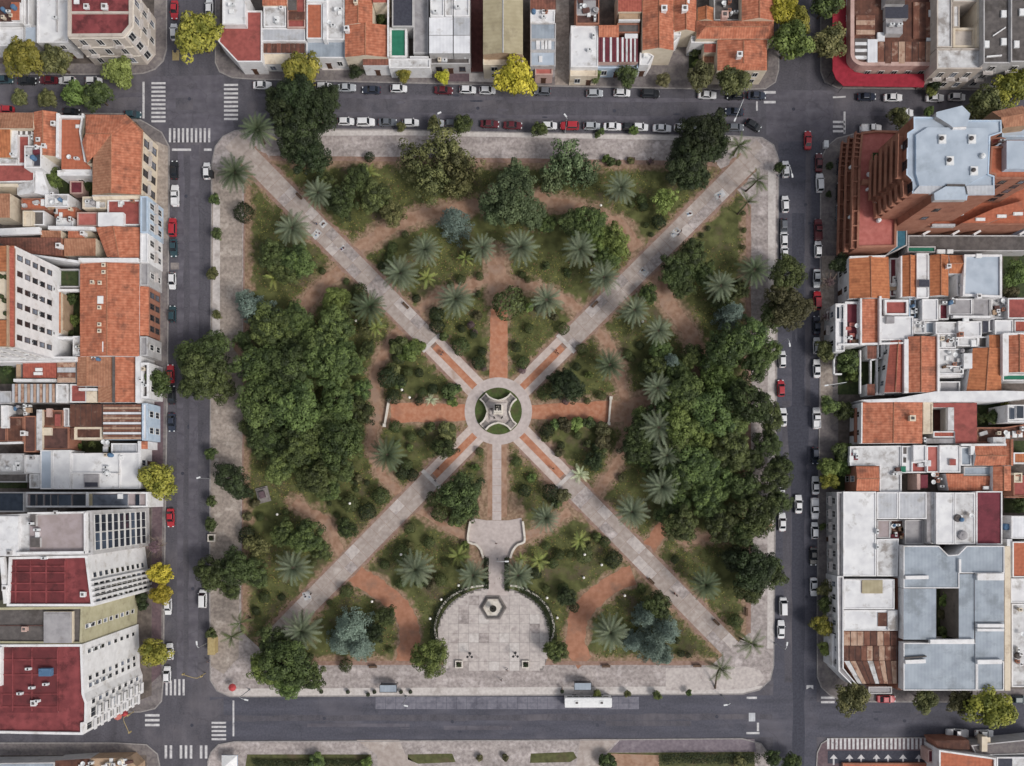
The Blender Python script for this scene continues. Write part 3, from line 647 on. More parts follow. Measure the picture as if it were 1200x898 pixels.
b = MB(); b.prism([G(*p) for p in LAND], 0.15, 0.24); b.build("landing", M["path_ring"])["kind"] = 'structure'

# ================================================================ walls, monument and fountain
def low_wall(name, line, w, z0, z1, m, parent, cap=None):
    L_, R2, _ = ribbon_pts([G(*p) for p in line], w, 0, 0.8)
    b = MB(); pts = list(L_) + list(reversed(R2)); b.prism(pts, z0, z1)
    o = b.build(name, M[m], parent)
    if cap:
        L_, R2, _ = ribbon_pts([G(*p) for p in line], w + 0.16, 0, 0.8)
        b = MB(); b.prism(list(L_) + list(reversed(R2)), z1 + 0.003, z1 + 0.12, bottom=True); b.build("coping", M[cap], parent)
    return o
def balustrade(x0, y0, x1, y1, label):
    a, c = G(x0, y0, .2), G(x1, y1, .2); o = a.lerp(c, .5); o.z = 0.15
    e = empty("balustrade", o, label, "balustrade"); d = (c - a); L = d.length; rz = math.atan2(d.y, d.x); d.normalize()
    b = MB(); b.box((o.x, o.y, .3), (L, .5, .3), rz); b.build("plinth", M["stone_white"], e)
    b = MB(); b.box((o.x, o.y, 1.02), (L, .42, .14), rz); b.build("rail", M["stone_white"], e)
    n = int(L / 0.45); base = None
    bb = MB(); bb.lathe((0, 0, .45), [(.08, 0), (.11, .15), (.05, .35), (.08, .5)], 6); bme = bb.mesh("baluster", M["stone_white"])
    for i in range(n):
        q = a + d * (L * (i + .5) / n); obj("baluster", bme, e, (q.x - o.x, q.y - o.y, -o.z))
    for q in (a, c):
        b = MB(); b.box((q.x, q.y, .65), (.62, .62, 1.0), rz); b.box((q.x, q.y, 1.2), (.75, .75, .1), rz); b.build("pier", M["stone_white"], e)
balustrade(456, 469, 451, 499, "white stone balustrade across the western end of the garden cross path")
balustrade(715.5, 467, 713, 497, "white stone balustrade across the eastern end of the garden cross path")
e = empty("landing_parapet", G(551, 640), "curved white stone parapet on the western side of the landing", "parapet")
low_wall("wall_run", [(551.5, 611), (549.5, 622), (549, 635), (558, 638), (564, 645), (566.5, 654)], .35, .2, .8, "stone_white", e, "stone_white")
e = empty("landing_parapet", G(612, 640), "curved white stone parapet on the eastern side of the landing", "parapet")
low_wall("wall_run", [(612.5, 611), (614, 622), (614.5, 635), (607, 638), (601, 645), (598, 654)], .35, .2, .8, "stone_white", e, "stone_white")
e = empty("garden_wall", G(510, 735), "low curved stone wall behind the hedge west of the terrace", "wall")
low_wall("wall_run", [(513, 752), (510, 735), (516, 714), (530, 698), (552, 688), (571, 686)], .3, .15, .75, "stone_grey", e, "stone_white")
e = empty("garden_wall", G(650, 735), "low curved stone wall behind the hedge east of the terrace", "wall")
low_wall("wall_run", [(645, 752), (649, 735), (643, 714), (630, 699), (610, 688), (598, 686)], .3, .15, .75, "stone_grey", e, "stone_white")

# monument: stepped platform with four stair arms, low white walls, pedestal and bronze figures
mo = G(584, 483); mo.z = 0.23
e = empty("monument", mo, "white stone monument with four stair arms and a bronze group on its pedestal", "monument")
def mpt(r, a): return Vector((mo.x + r * math.cos(a), mo.y + r * math.sin(a), 0))
# platform outline: four concave sides between diagonal arms (plan scaled from the photograph)
def arm_outline(R, half, inner):
    pts = []
    for k in range(4):
        a = math.pi / 4 + k * math.pi / 2; d = Vector((math.cos(a), math.sin(a))); n = Vector((-d.y, d.x))
        o2 = Vector((mo.x, mo.y))
        pts += [o2 + d * R - n * half, o2 + d * R + n * half]
        a2 = a + math.pi / 4
        for t in (-.36, -.18, 0, .18, .36): pts.append(o2 + Vector((math.cos(a2 + t), math.sin(a2 + t))) * (inner / math.cos(t) * (1 + abs(t) * .32)))
    return pts
pl = arm_outline(5.35, 0.9, 2.55)
b = MB(); b.prism(pl, .2, .62); b.build("platform", M["pave_pale"], e)
for k in range(4):
    a = math.pi / 4 + k * math.pi / 2; d = Vector((math.cos(a), math.sin(a), 0)); n = Vector((-d.y, d.x, 0))
    for s_ in range(4):
        b = MB(); b.box(tuple(Vector((mo.x, mo.y, .62 + .06 + s_ * .12)) + d * (4.9 - s_ * .36)), (.36, 1.6, .12 + 0.004 * s_), a); b.build("step", M["stone_grey"], e)
    a2 = a + math.pi / 4
    line = [Vector((mo.x, mo.y, 0)) + d * 5.3 + n * .98, Vector((mo.x, mo.y, 0)) + d * 4.2 + n * .9]
    for t in (-.36, -.18, 0, .18, .36): line.append(Vector((mo.x + math.cos(a2 + t) * 2.65 * (1 + abs(t) * .32) / math.cos(t), mo.y + math.sin(a2 + t) * 2.65 * (1 + abs(t) * .32) / math.cos(t), 0)))
    d2 = Vector((math.cos(a + math.pi / 2), math.sin(a + math.pi / 2), 0)); n2 = Vector((-d2.y, d2.x, 0))
    line += [Vector((mo.x, mo.y, 0)) + d2 * 4.2 - n2 * .9, Vector((mo.x, mo.y, 0)) + d2 * 5.3 - n2 * .98]
    L_, R2, _ = ribbon_pts(line, .34, 0, .6); b = MB(); b.prism(list(L_) + list(reversed(R2)), .2, 1.5); b.build("wall_run", M["stone_white"], e)
b = MB(); b.prism([(mo.x + sx * 2.1, mo.y + sy * 2.1) for sx, sy in ((-1, -1), (1, -1), (1, 1), (-1, 1))], .6, 1.0); b.build("upper_platform", M["pave_pale"], e)
b = MB(); b.prism([(mo.x + sx * 1.15, mo.y + .4 + sy * 1.15) for sx, sy in ((-1, -1), (1, -1), (1, 1), (-1, 1))], 1.0, 1.5)
b.prism([(mo.x + sx * .85, mo.y + .4 + sy * .85) for sx, sy in ((-1, -1), (1, -1), (1, 1), (-1, 1))], 1.5, 4.6); b.prism([(mo.x + sx * 1.0, mo.y + .4 + sy * 1.0) for sx, sy in ((-1, -1), (1, -1), (1, 1), (-1, 1))], 4.6, 4.85, bottom=True)
b.build("pedestal", M["stone_white"], e)
MON = e
# fountain
fo = G(578, 712); fo.z = .22
e = empty("fountain", fo, "six-sided fountain with a grey rim and white basin on the round terrace", "fountain")
def hexa(r, rot=0.0): return [(fo.x + r * math.cos(k * math.pi / 3 + rot), fo.y + r * math.sin(k * math.pi / 3 + rot)) for k in range(6)]
def hex_ring(r1, r0, z0, z1, name, m):
    b = MB(); A, B = hexa(r1), hexa(r0)
    for k in range(6):
        j = (k + 1) % 6
        b.face([(*A[k], z0), (*A[j], z0), (*A[j], z1), (*A[k], z1)]); b.face([(*B[j], z0), (*B[k], z0), (*B[k], z1), (*B[j], z1)]); b.face([(*A[k], z1), (*A[j], z1), (*B[j], z1), (*B[k], z1)])
    b.build(name, m, e)
hex_ring(3.3, 2.9, .2, .5, "outer_step", M["stone_grey"]); hex_ring(2.9, 2.45, .2, .85, "rim", M["roof_dark"])
b = MB(); b.prism(hexa(2.45), .2, .42); b.build("basin", M["stone_white"], e)
b = MB(); b.lathe((fo.x, fo.y, .4), [(.6, 0), (.45, .5), (.2, .7), (.17, 1.4), (.8, 1.65), (.85, 1.75), (.5, 1.72), (.15, 1.7), (.12, 2.4), (.02, 2.7)], 14); b.build("bowl_column", M["bronze"], e)
# ================================================================ buildings
class B_: pass
CUR = B_()
hr = random.Random(21)
def bld(label, cat="house", name=None, group=None):
    CUR.args = (name or cat.replace(' ', '_'), label, cat, group); CUR.e = None
def _e(w):
    if CUR.e is None:
        c = sum((Vector((p[0], p[1], 0)) for p in w), Vector()) / len(w); c.z = 0.0
        n, l, c2, g = CUR.args; CUR.e = empty(n, c, l, c2, g)
    return CUR.e
def ccw(w): return w if area(w) > 0 else list(reversed(w))
def up(poly, h): return ccw([(G(x, y, h).x, G(x, y, h).y) for x, y in poly])
def walls(w, z0, z1, wall, name="wall", heights=None):
    e = _e(w); b = MB(); n = len(w)
    for i in range(n):
        j = (i + 1) % n; h0, h1 = (heights[i], heights[j]) if heights else (z1, z1)
        b.face([(*w[i], z0), (*w[j], z0), (*w[j], h1), (*w[i], h0)])
    return b.build(name, M["wall_" + wall], e)
def flat(poly, h, roof="roof_white", wall="white", par=.45, pw=.28, z0=0.0, cop=None):
    h += hr.uniform(-.07, .07); w = up(poly, h); e = _e(w)
    walls(w, z0, h, wall)
    if par > 0:
        i_ = inset(w, pw); b = MB(); n = len(w)
        for k in range(n):
            j = (k + 1) % n
            b.face([(*w[k], h), (*w[j], h), (*i_[j], h), (*i_[k], h)]); b.face([(*i_[j], h - par), (*i_[k], h - par), (*i_[k], h), (*i_[j], h)])
        b.build("parapet", M["wall_" + (cop or wall)], e)
        b = MB(); b.face([(*p, h - par) for p in i_]); b.build("roof", M[roof], e)
    else:
        b = MB(); b.face([(*p, h) for p in w]); b.build("roof", M[roof], e)
    return w
def tile(poly, h, ridge="y", rise=1.0, m="tile_orange", wall="cream", z0=0.0, hip=0.0, at=.5):
    """four-sided pitched roof; ridge 'x' runs across the image, 'y' down it; hip = how far the ridge ends draw in"""
    h += hr.uniform(-.06, .06)
    q = list(poly)                              # TL TR BR BL
    if ridge == "y": q = [q[1], q[2], q[3], q[0]]  # so that the ridge joins sides 3-0 and 1-2
    w = [Vector((*tuple(G(x, y, h))[:2], h)) for x, y in q]
    e = _e(w)
    r0 = w[0].lerp(w[3], at); r1 = w[1].lerp(w[2], at); r0, r1 = r0.lerp(r1, hip), r1.lerp(r0, hip)
    r0.z = r1.z = h + rise
    sg = area(w) > 0
    def f(b, pts): b.face(pts if sg else pts[::-1])
    b = MB(); f(b, [w[0], w[1], r1, r0]); b2 = MB(); f(b2, [w[2], w[3], r0, r1])
    b.build("roof_slope", M[m], e); b2.build("roof_slope", M[m], e)
    g = MB(); f(g, [w[1], w[2], r1]); f(g, [w[3], w[0], r0])
    g.build("roof_slope" if hip > 0.02 else "gable", M[m] if hip > 0.02 else M["wall_" + wall], e)
    b = MB(); b.tube([r0 + Vector((0, 0, .03)), r1 + Vector((0, 0, .03))], .13, 6); b.build("ridge_cap", M["tile_tan"] if m.startswith("tile") else M["metal_grey"], e)
    walls([tuple(p[:2]) for p in (w if sg else w[::-1])], z0, h, wall)
    return [tuple(p[:2]) for p in (w if sg else w[::-1])]
def shed(poly, hs, m="tile_orange", wall="cream", z0=0.0):
    """one sloping plane, a height for each corner"""
    hm = sum(hs) / len(hs); j = hr.uniform(-.06, .06)
    w = [Vector((*tuple(G(x, y, h))[:2], h + j)) for (x, y), h in zip(poly, hs)]
    if area(w) < 0: w.reverse()
    e = _e(w); b = MB(); b.face(w); b.build("roof", M[m], e)
    b = MB()
    for i in range(len(w)):
        p, q = w[i], w[(i + 1) % len(w)]
        b.face([(p.x, p.y, z0), (q.x, q.y, z0), tuple(q), tuple(p)])
    b.build("wall", M["wall_" + wall], e)
    return [tuple(p[:2]) for p in w]
def strp(poly, h, n, ax, mats, wall="white", z0=0.0, slope=0.3, lip=.05, seed=0):
    """roof of separate sheets laid side by side; ax 'x' puts the joints down the image"""
    h += hr.uniform(-.05, .05); rr = random.Random(seed + n)
    q = [Vector((*tuple(G(x, y, h))[:2], h)) for x, y in poly]
    e = _e(q); A, B, C_, D = q
    if ax == "y": A, B, C_, D = D, A, B, C_
    for i in range(n):
        t0, t1 = i / n, (i + 1) / n - .012
        p = [A.lerp(B, t0), A.lerp(B, t1), D.lerp(C_, t1), D.lerp(C_, t0)]
        z = h + (i % 2) * lip + rr.uniform(0, .03)
        b = MB(); pp = [(v.x, v.y) for v in p]; b.prism(pp, z - .04, z, bottom=False); b.build("roof_sheet", M[mats[i % len(mats)] if seed == 0 else rr.choice(mats)], e)
    w = ccw([(v.x, v.y) for v in q]); walls(w, z0, h - .05, wall)
    b = MB(); b.face([(*p, h - .06) for p in w]); b.build("roof_deck", M["roof_dark"], e)
    return w
WIN = {}
def win_mesh(w, h, style):
    k = (round(w, 2), round(h, 2), style)
    if k not in WIN:
        f = MB(); t = .09
        f.box((-w / 2 - t / 2, .03, 0), (t, .12, h + 2 * t)); f.box((w / 2 + t / 2, .03, 0), (t, .12, h + 2 * t)); f.box((0, .03, h / 2 + t / 2), (w, .12, t)); f.box((0, .06, -h / 2 - t / 2), (w + .3, .22, t))
        if w > 1.0: f.box((0, .035, 0), (.06, .07, h))
        p = MB(); p.box((0, .015, 0), (w, .05, h))
        WIN[k] = (f.mesh("window", M["frame_white" if style != "dark" else "shutter"]), p.mesh("pane", M["glass_blue" if style == "blue" else "glass"]))
    return WIN[k]
def window(e, p, z, ang, w, h, style="plain"):
    if z > 9 and hr.random() < .16 and w < 2.5:
        if "wac" not in DOORME: b = MB(); b.box((0, .22, 0), (.8, .4, .55)); b.box((0, .43, 0), (.5, .03, .4), mi=1); DOORME["wac"] = b.mesh("air_conditioner", [M["white_metal"], M["iron"]])
        obj("air_conditioner", DOORME["wac"], e, Vector((p[0], p[1], z - h / 2 - .5)) - e.location, ang)
    f, q = win_mesh(w, h, style); o = obj("window", f, e, Vector((p[0], p[1], z)) - e.location, ang)
    obj("pane", q, o)
DIRS = dict(E=(1, 0), W=(-1, 0), N=(0, 1), S=(0, -1))
DOORME = {}
def fac(w, d, z0, z1, floors, gap=3.0, ww=1.1, hh=1.6, style="plain", door=False, balcony=0, margin=1.0, cols=None, band=False):
    """windows on the sides of outline w that face d"""
    e = CUR.e; dv = Vector(DIRS[d]); n = len(w); fh = (z1 - z0) / floors
    for i in range(n):
        a, c = Vector(w[i]), Vector(w[(i + 1) % n]); L = (c - a).length
        if L < 1.8: continue
        t = (c - a) / L; nn = Vector((t.y, -t.x))
        if nn.dot(dv) < .75: continue
        ang = math.atan2(nn.y, nn.x) - math.pi / 2
        k = cols or max(1, int((L - margin) / gap)); st = (L - margin) / k
        for f in range(floors):
            z = z0 + fh * (f + .5)
            for j in range(k):
                p = a + t * (margin / 2 + st * (j + .5)) + nn * .004
                if door and f == 0 and j == k // 2:
                    b = MB(); b.box((0, .02, 1.1), (1.1, .09, 2.2)); b.box((0, .05, 2.3), (1.4, .14, .16))
                    if "d" not in DOORME: DOORME["d"] = b.mesh("door", M["door_wood"])
                    obj("door", DOORME["d"], e, Vector((p.x, p.y, .14)) - e.location, ang); continue
                window(e, p, z, ang, ww, hh, style)
                if balcony and f > 0 and j % balcony == 0:
                    key = "bal%.1f" % ww
                    if key not in DOORME:
                        b = MB(); b.box((0, .45, -hh / 2 - .25), (ww + .9, .9, .14)); b.box((0, .88, -hh / 2 + .72), (ww + .9, .05, .05))
                        for q in range(9): b.box((-(ww + .8) / 2 + (ww + .8) * q / 8, .88, -hh / 2 + .26), (.035, .035, .9))
                        for sx in (-1, 1): b.box((sx * (ww + .86) / 2, .45, -hh / 2 + .72), (.05, .88, .05))
                        DOORME[key] = b.mesh("balcony", [M["pave_edge"]])
                    obj("balcony", DOORME[key], e, Vector((p.x, p.y, z)) - e.location, ang)
        if band:
            for f in range(1, floors + 1):
                b = MB(); m_ = a.lerp(c, .5) + nn * .1; b.box((m_.x, m_.y, z0 + fh * f - .1), (L, .22, .2), math.atan2(t.y, t.x)); b.build("cornice", M["stone_white"], e)
def cols(w, z0, z1, floors, spec, style="plain"):
    """window columns at given fractions along the street wall, counted from its upper end"""
    fh = (z1 - z0) / floors
    for i in range(len(w)):
        a, c = Vector(w[i]), Vector(w[(i + 1) % len(w)]); t = (c - a).normalized(); nn = Vector((t.y, -t.x))
        if nn.x < .75 or (c - a).length < 3: continue
        for f in range(floors):
            for fr, ww, hh in spec: window(CUR.e, c.lerp(a, fr) + nn * .004, z0 + fh * (f + .5), math.atan2(nn.y, nn.x) - math.pi / 2, ww, hh, style)
def chimney(x, y, h, s=.8, hh=1.1, m="wall_cream"):
    p = G(*P(f"{x},{y}")[0], h); b = MB(); b.box((p.x, p.y, h + hh / 2 - .15), (s, s, hh + .3)); b.box((p.x, p.y, h + hh + .06), (s + .22, s + .22, .12)); b.box((p.x, p.y, h + hh + .22), (s * .5, s * .5, .2), mi=1)
    b.build("chimney", [M[m], M["roof_dark"]], CUR.e)
def tank(x, y, h, r=.6, hh=1.2, m="tank_blue"):
    p = G(*P(f"{x},{y}")[0], h); b = MB(); b.lathe((p.x, p.y, h - .2), [(r, 0), (r, .2 + hh), (r * .8, .35 + hh), (r * .25, .42 + hh), (r * .25, .52 + hh)], 14); b.build("water_tank", M[m], CUR.e)
def acu(x, y, h, rz=0.0):
    p = G(*P(f"{x},{y}")[0], h)
    if "ac" not in DOORME:
        b = MB(); b.box((0, 0, .45), (1.1, .5, .8)); b.lathe((0, 0, .85), [(.2, 0), (.2, .04)], 10, 1); b.box((-.4, 0, .02), (.08, .5, .1), mi=1); b.box((.4, 0, .02), (.08, .5, .1), mi=1)
        DOORME["ac"] = b.mesh("air_conditioner", [M["white_metal"], M["iron"]])
    obj("air_conditioner", DOORME["ac"], CUR.e, p - CUR.e.location, rz)
def skyl(x, y, h, w=1.2, l=1.6, m="white_metal"):
    p = G(*P(f"{x},{y}")[0], h); b = MB(); b.box((p.x, p.y, h + .12), (w, l, .34)); b.box((p.x, p.y, h + .31), (w * .8, l * .8, .06), mi=1); b.build("skylight", [M[m], M["plastic_white"]], CUR.e)
def dish(x, y, h):
    p = G(*P(f"{x},{y}")[0], h); b = MB(); b.tube([(p.x, p.y, h - .1), (p.x, p.y, h + .9)], .04, 6); b.lathe((p.x, p.y, h + .85), [(.1, 0), (.35, .08), (.55, .22), (.5, .22), (.1, .05)], 12); b.build("satellite_dish", M["white_metal"], CUR.e)
def hut(poly, h, hh, roof="roof_white", wall="white", nm="roof_hut"):
    """small room standing on a roof"""
    w = up(poly, h + hh); e = _e(w); b = MB(); b.prism(w, h - .5, h + hh, tmi=1); b.build(nm, [M["wall_" + wall], M[roof]], e); return w
def ledge(x0, y0, x1, y1, h, wd=.3, hh=.35, m="wall_white"):
    a, c = (Vector(G(*p, h)) for p in P(f"{x0},{y0} {x1},{y1}")); mm = a.lerp(c, .5); d = c - a
    b = MB(); b.box((mm.x, mm.y, h + hh / 2 - .25), (d.length, wd, hh + .5), math.atan2(d.y, d.x)); b.build("party_wall", M[m], CUR.e)
def clutter(x0, y0, x1, y1, h, n, seed):
    """vents, pipes, planters and boxes people keep on their roofs"""
    r = random.Random(seed)
    for i in range(n):
        x, y = r.uniform(x0, x1), r.uniform(y0, y1); k = r.random()
        if k < .3: acu(x, y, h, r.choice([0, math.pi / 2]))
        elif k < .45: tank(x, y, h, r.uniform(.35, .6), r.uniform(.7, 1.2), r.choice(["tank_blue", "roof_grey", "white_metal"]))
        elif k < .6: chimney(x, y, h, .6, .8, r.choice(["wall_white", "wall_brick", "wall_cream"]))
        elif k < .7: dish(x, y, h)
        elif k < .85: skyl(x, y, h, r.uniform(.7, 1.3), r.uniform(.8, 1.8))
        else:
            p = G(*P(f"{x},{y}")[0], h); b = MB(); b.box((p.x, p.y, h + .3), (r.uniform(.8, 2.0), r.uniform(.6, 1.2), .7), r.uniform(0, .3)); b.build("storage_box", M[r.choice(["wall_grey", "wood", "roof_brown", "wall_tan", "maroon"])], CUR.e)
def yardp(poly, m, name="yard", z=0.142):
    sheet(name, poly, z, M[m])

# ---------------------------------------------------------------- top row, west of the street
tl(0, 0, 3.99)
bld("low white house with a brown roof at the upper edge beside the bluish white block")
flat(RC(-60, -40, 105, 108), 6.5, "roof_brown", "white"); flat(RC(-60, 128, 110, 216), 5.0, "roof_white", "white"); fac(flat(RC(-60, 108, 110, 128), 4.0, "roof_dark", "grey", 0), "S", 0.2, 4, 1, door=True)
hut(RC(52, 10, 92, 95), 6.2, .7, "terrace_clay", "white"); tank(75, 45, 6.5); clutter(0, 10, 100, 90, 6.1, 4, 3)
bld("bluish white flat roofed block west of the red roofed corner house")
w = flat(RC(172, -40, 318, 200), 6.8, "roof_white", "white", .3); flat(RC(112, 120, 172, 200), 5.5, "metal_pale", "grey", .2); flat(RC(112, -40, 136, 120), 6.0, "roof_grey", "white", .3); fac(w, "S", .3, 6.5, 2, door=True); acu(265, 90, 6.5); ledge(267, 0, 267, 150, 6.6, .25, .3, "wall_grey")
bld("red roofed corner house with a cream parapet and chamfered cut corner", "corner house")
w = flat(P("316,-60 616,-60 616,120 575,170 316,172"), 12.0, "membrane_red", "beige", .5, .7)
ledge(320, 62, 614, 62, 11.6, .5, .3, "wall_beige"); chimney(410, 38, 11.5, 1.0, .6, "wall_white"); chimney(495, 40, 11.5, 1.2, .7, "wall_white"); skyl(360, 5, 11.5)
fac(w, "S", .4, 11.6, 3, 3.0, 1.2, 2.0, balcony=2, band=True); fac(w, "E", .4, 11.6, 3, 3.4, 1.3, 2.2, balcony=1, band=True)
for i in range(len(w)):                        # the chamfer between them
    a, c = Vector(w[i]), Vector(w[(i + 1) % len(w)]); t = (c - a).normalized(); nn = Vector((t.y, -t.x))
    if nn.x > .4 and nn.y < -.4:
        for z in (2.4, 6.2, 9.8): p = a.lerp(c, .5) + nn * .004; window(CUR.e, p, z, math.atan2(nn.y, nn.x) - math.pi / 2, 1.6, 2.3)

# ---------------------------------------------------------------- top row, between the streets
bld("red flat roofed corner house with a notched white block behind")
w = flat(P("1018,192 1040,117 1128,117 1128,95 1150,50 1225,50 1225,290 1110,290"), 5.6, "terrace_red", "white", .35); fac(w, "S", .2, 5.2, 1, 2.6, 1.2, 2.2, door=True); fac(w, "W", .2, 5.2, 1, 2.6, 1.2, 2.2)
flat(RC(1040, -40, 1148, 115), 7.0, "roof_white", "white", .3); clutter(1060, 10, 1130, 60, 6.8, 3, 9)
tl(300, 0, 3.99)
bld("narrow house with a white terrace among pinkish roofs near the upper street corner")
flat(RC(35, 30, 140, 126), 5.8, "roof_white2", "white", .3); flat(RC(-2, 60, 32, 280), 5.0, "terrace_red", "white"); shed(RC(30, -40, 145, 28), [7, 7, 6, 6], "tile_orange")
flat(RC(146, -40, 230, 130), 6.0, "terrace_red", "pink", .4); hut(RC(150, -10, 190, 48), 5.6, .6, "roof_dark", "brick"); hut(RC(152, 55, 228, 92), 5.6, .5, "rust_dark", "brick"); clutter(40, 45, 130, 110, 5.5, 3, 5)
bld("house with a grey roof over a ribbed brown porch and pale awning")
flat(RC(22, 132, 230, 194), 5.4, "metal_grey", "white", .15); strp(RC(30, 196, 230, 248), 4.6, 9, "x", ["rust_dark", "tile_brown"], "white"); w = shed(RC(30, 250, 232, 300), [4.2, 4.2, 3.4, 3.4], "wall_cream", "white"); fac(w, "S", 0, 3.2, 1, 3, 1.2, 1.8, door=True)
bld("house with an orange strip roof beside a narrow white terrace")
flat(RC(236, 15, 310, 182), 6.2, "terrace_clay", "white", .25); flat(RC(312, 15, 330, 185), 6.6, "roof_white", "white", 0); flat(RC(332, -40, 414, 186), 5.8, "roof_white2", "white", .3); flat(RC(236, -40, 330, 12), 6.4, "roof_white", "white", .3)
w = flat(RC(235, 190, 420, 272), 4.8, "metal_blue", "white", .2); fac(w, "S", .2, 4.5, 1, 2.6, 1.1, 1.8, door=True); clutter(340, 10, 400, 160, 5.4, 5, 14)
yardp(RC(310, 275, 440, 330), "pave_edge", "pavement")
bld("big orange tiled house with a small court cut into its roof")
w = tile(RC(416, 118, 614, 268), 6.0, "y", .9, "tile_orange", "cream"); tile(RC(416, -60, 545, 118), 6.0, "y", .8, "tile_orange", "cream"); shed(RC(546, -60, 618, 12), [6.6, 6.0, 6.0, 6.6], "tile_red"); w = shed(RC(500, 268, 620, 306), [5.3, 5.3, 4.6, 4.6], "tile_brown", "white"); fac(w, "S", 0.3, 4.4, 1, 2.6, 1.2, 1.8, door=True)
chimney(428, 145, 6.4, 1.0, 1.0, "wall_white"); chimney(470, 20, 6.6); ledge(618, -40, 618, 268, 6.3, .3, .4)
yardp(RC(546, 14, 616, 116), "yard_green", "yard", .15)
bld("grey tarred roof with a green ball court in front", "club house")
flat(RC(636, -60, 736, 126), 5.0, "asphalt_dark", "grey", .2); w = flat(RC(736, -60, 806, 250), 4.6, "roof_grey", "grey", .15)
flat(RC(624, 128, 706, 270), 4.2, "court_green", "white", .35, .5)
flat(RC(622, 274, 815, 318), 4.6, "roof_white2", "white", .3); ledge(720, 270, 808, 270, 4.4)
bld("white ribbed metal roof split into two bays beside the brown alley", "warehouse")
strp(RC(810, 80, 920, 250), 6.4, 2, "y", ["metal_white"], "grey"); strp(RC(924, 80, 1000, 250), 6.5, 2, "y", ["metal_white", "metal_grey"], "grey"); flat(RC(815, -60, 880, 76), 7.2, "roof_white", "white", .3); flat(RC(884, -60, 920, 76), 6.8, "roof_white2", "white", .2); flat(RC(924, -60, 998, 76), 7, "roof_white", "white", .3)
w = flat(RC(815, 253, 1000, 300), 4.4, "roof_dark", "grey", .4); fac(w, "S", .2, 4.2, 1, 2.2, 1.3, 1.8, "dark", door=True); clutter(830, 262, 985, 292, 4.0, 6, 22); acu(840, 62, 7.2); acu(945, 40, 7.2)
yardp(RC(1003, -60, 1062, 338), "yard_red", "alley")
bld("long olive tan warehouse roof with two slopes beside the brown alley", "warehouse")
w = tile(RC(1062, -60, 1248, 256), 8.0, "y", .8, "roof_olive", "tan"); w = flat(RC(1062, 260, 1250, 304), 6.2, "wall_cream", "cream", .3); fac(w, "S", .2, 6, 2, 3, 1.4, 1.6, door=True)
tl(600, 0, 3.99)
bld("small house of blue grey roof strips with white skylight panels")
shed(RC(86, -60, 204, 46), [6.6, 6.6, 6.0, 6.0], "tile_brown", "white"); flat(RC(86, 48, 200, 106), 5.8, "roof_white", "white", .2); flat(RC(86, 108, 205, 186), 5.6, "metal_blue", "grey", .15); flat(RC(86, 188, 205, 238), 5.3, "metal_blue", "grey", .12); w = flat(RC(86, 240, 204, 310), 5.1, "metal_pale", "grey", .15)
for x in (122, 145, 160, 175): hut(RC(x - 9, 190, x + 9, 230), 5.2, .15, "roof_white", "white", "skylight")
hut(RC(126, 262, 142, 290), 5.0, .15, "roof_white", "white", "skylight"); w = flat(RC(108, 314, 190, 350), 4.0, "terrace_pink", "pink", .3); fac(w, "S", .2, 3.8, 1, 2.4, 1.1, 1.6, door=True); clutter(100, 55, 190, 100, 5.6, 4, 31)
bld("house with a bright white rectangular roof beside the narrow driveway")
w = flat(RC(275, 120, 403, 314), 5.6, "roof_white", "white", .15); w = flat(RC(272, 318, 400, 356), 4.4, "wall_cream", "cream", .25); fac(w, "S", .2, 4.2, 1, 2.4, 1.2, 1.8, door=True); acu(362, 240, 5.5); acu(380, 175, 5.5, 1.57)
flat(RC(300, -60, 408, 112), 6.4, "roof_brown", "brick", .4); hut(RC(302, 2, 392, 68), 6.0, .5, "roof_grey", "white"); clutter(310, 8, 396, 100, 6.2, 8, 33)
bld("house with maroon and white striped roof strips and a blue front")
strp(RC(404, 176, 500, 290), 5.6, 9, "x", ["maroon", "maroon", "roof_white"], "pink", lip=.1); strp(RC(503, 176, 590, 290), 5.5, 9, "x", ["maroon", "roof_white", "maroon", "roof_white2"], "pink", lip=.1)
w = flat(RC(396, 296, 590, 318), 4.4, "metal_blue", "blue", .3); fac(w, "S", .2, 4.2, 1, 2.4, 1.2, 1.8, "blue", door=True); shed(RC(406, 118, 500, 174), [6.6, 6.6, 5.8, 5.8], "tile_orange", "brick"); flat(RC(492, 110, 596, 154), 5.4, "roof_dark", "brick", .2); shed(RC(496, -60, 606, 56), [7, 7, 6.4, 6.4], "tile_red"); flat(RC(500, 58, 600, 94), 5.8, "wall_tan", "tan", .2); ledge(498, 98, 598, 98, 6); hut(RC(528, 158, 588, 178), 5.4, .4, "roof_white", "white")
bld("rambling orange tiled house with white chimneys round a brown courtyard")
tile(RC(610, -60, 756, 236), 6.6, "y", 1.1, "tile_orange", "cream"); tile(RC(758, -60, 862, 150), 6.5, "y", 1.0, "tile_orange", "cream"); chimney(708, 52, 7.2, 1.2, 1.1, "wall_white"); chimney(804, 52, 7.2, 1.2, 1.1, "wall_white"); skyl(818, 4, 7)
w = flat(P("598,246 640,246 665,262 640,304 596,304"), 5.2, "roof_white", "white", .3); fac(w, "S", .2, 5, 1, 2, 1, 1.6, door=True); flat(RC(704, 142, 790, 166), 6.4, "roof_white", "white", .2); flat(P("710,168 788,168 770,190 740,214 712,214"), 5.6, "roof_white2", "white", .3); skyl(625, 256, 5.1); hut(RC(676, 214, 706, 246), 4.6, .5, "roof_white", "white"); acu(738, 196, 5.4)
yardp(RC(640, 180, 830, 400), "pave_side", "courtyard", .141)
bld("orange hipped tile roofs of several wings around a small dark well")
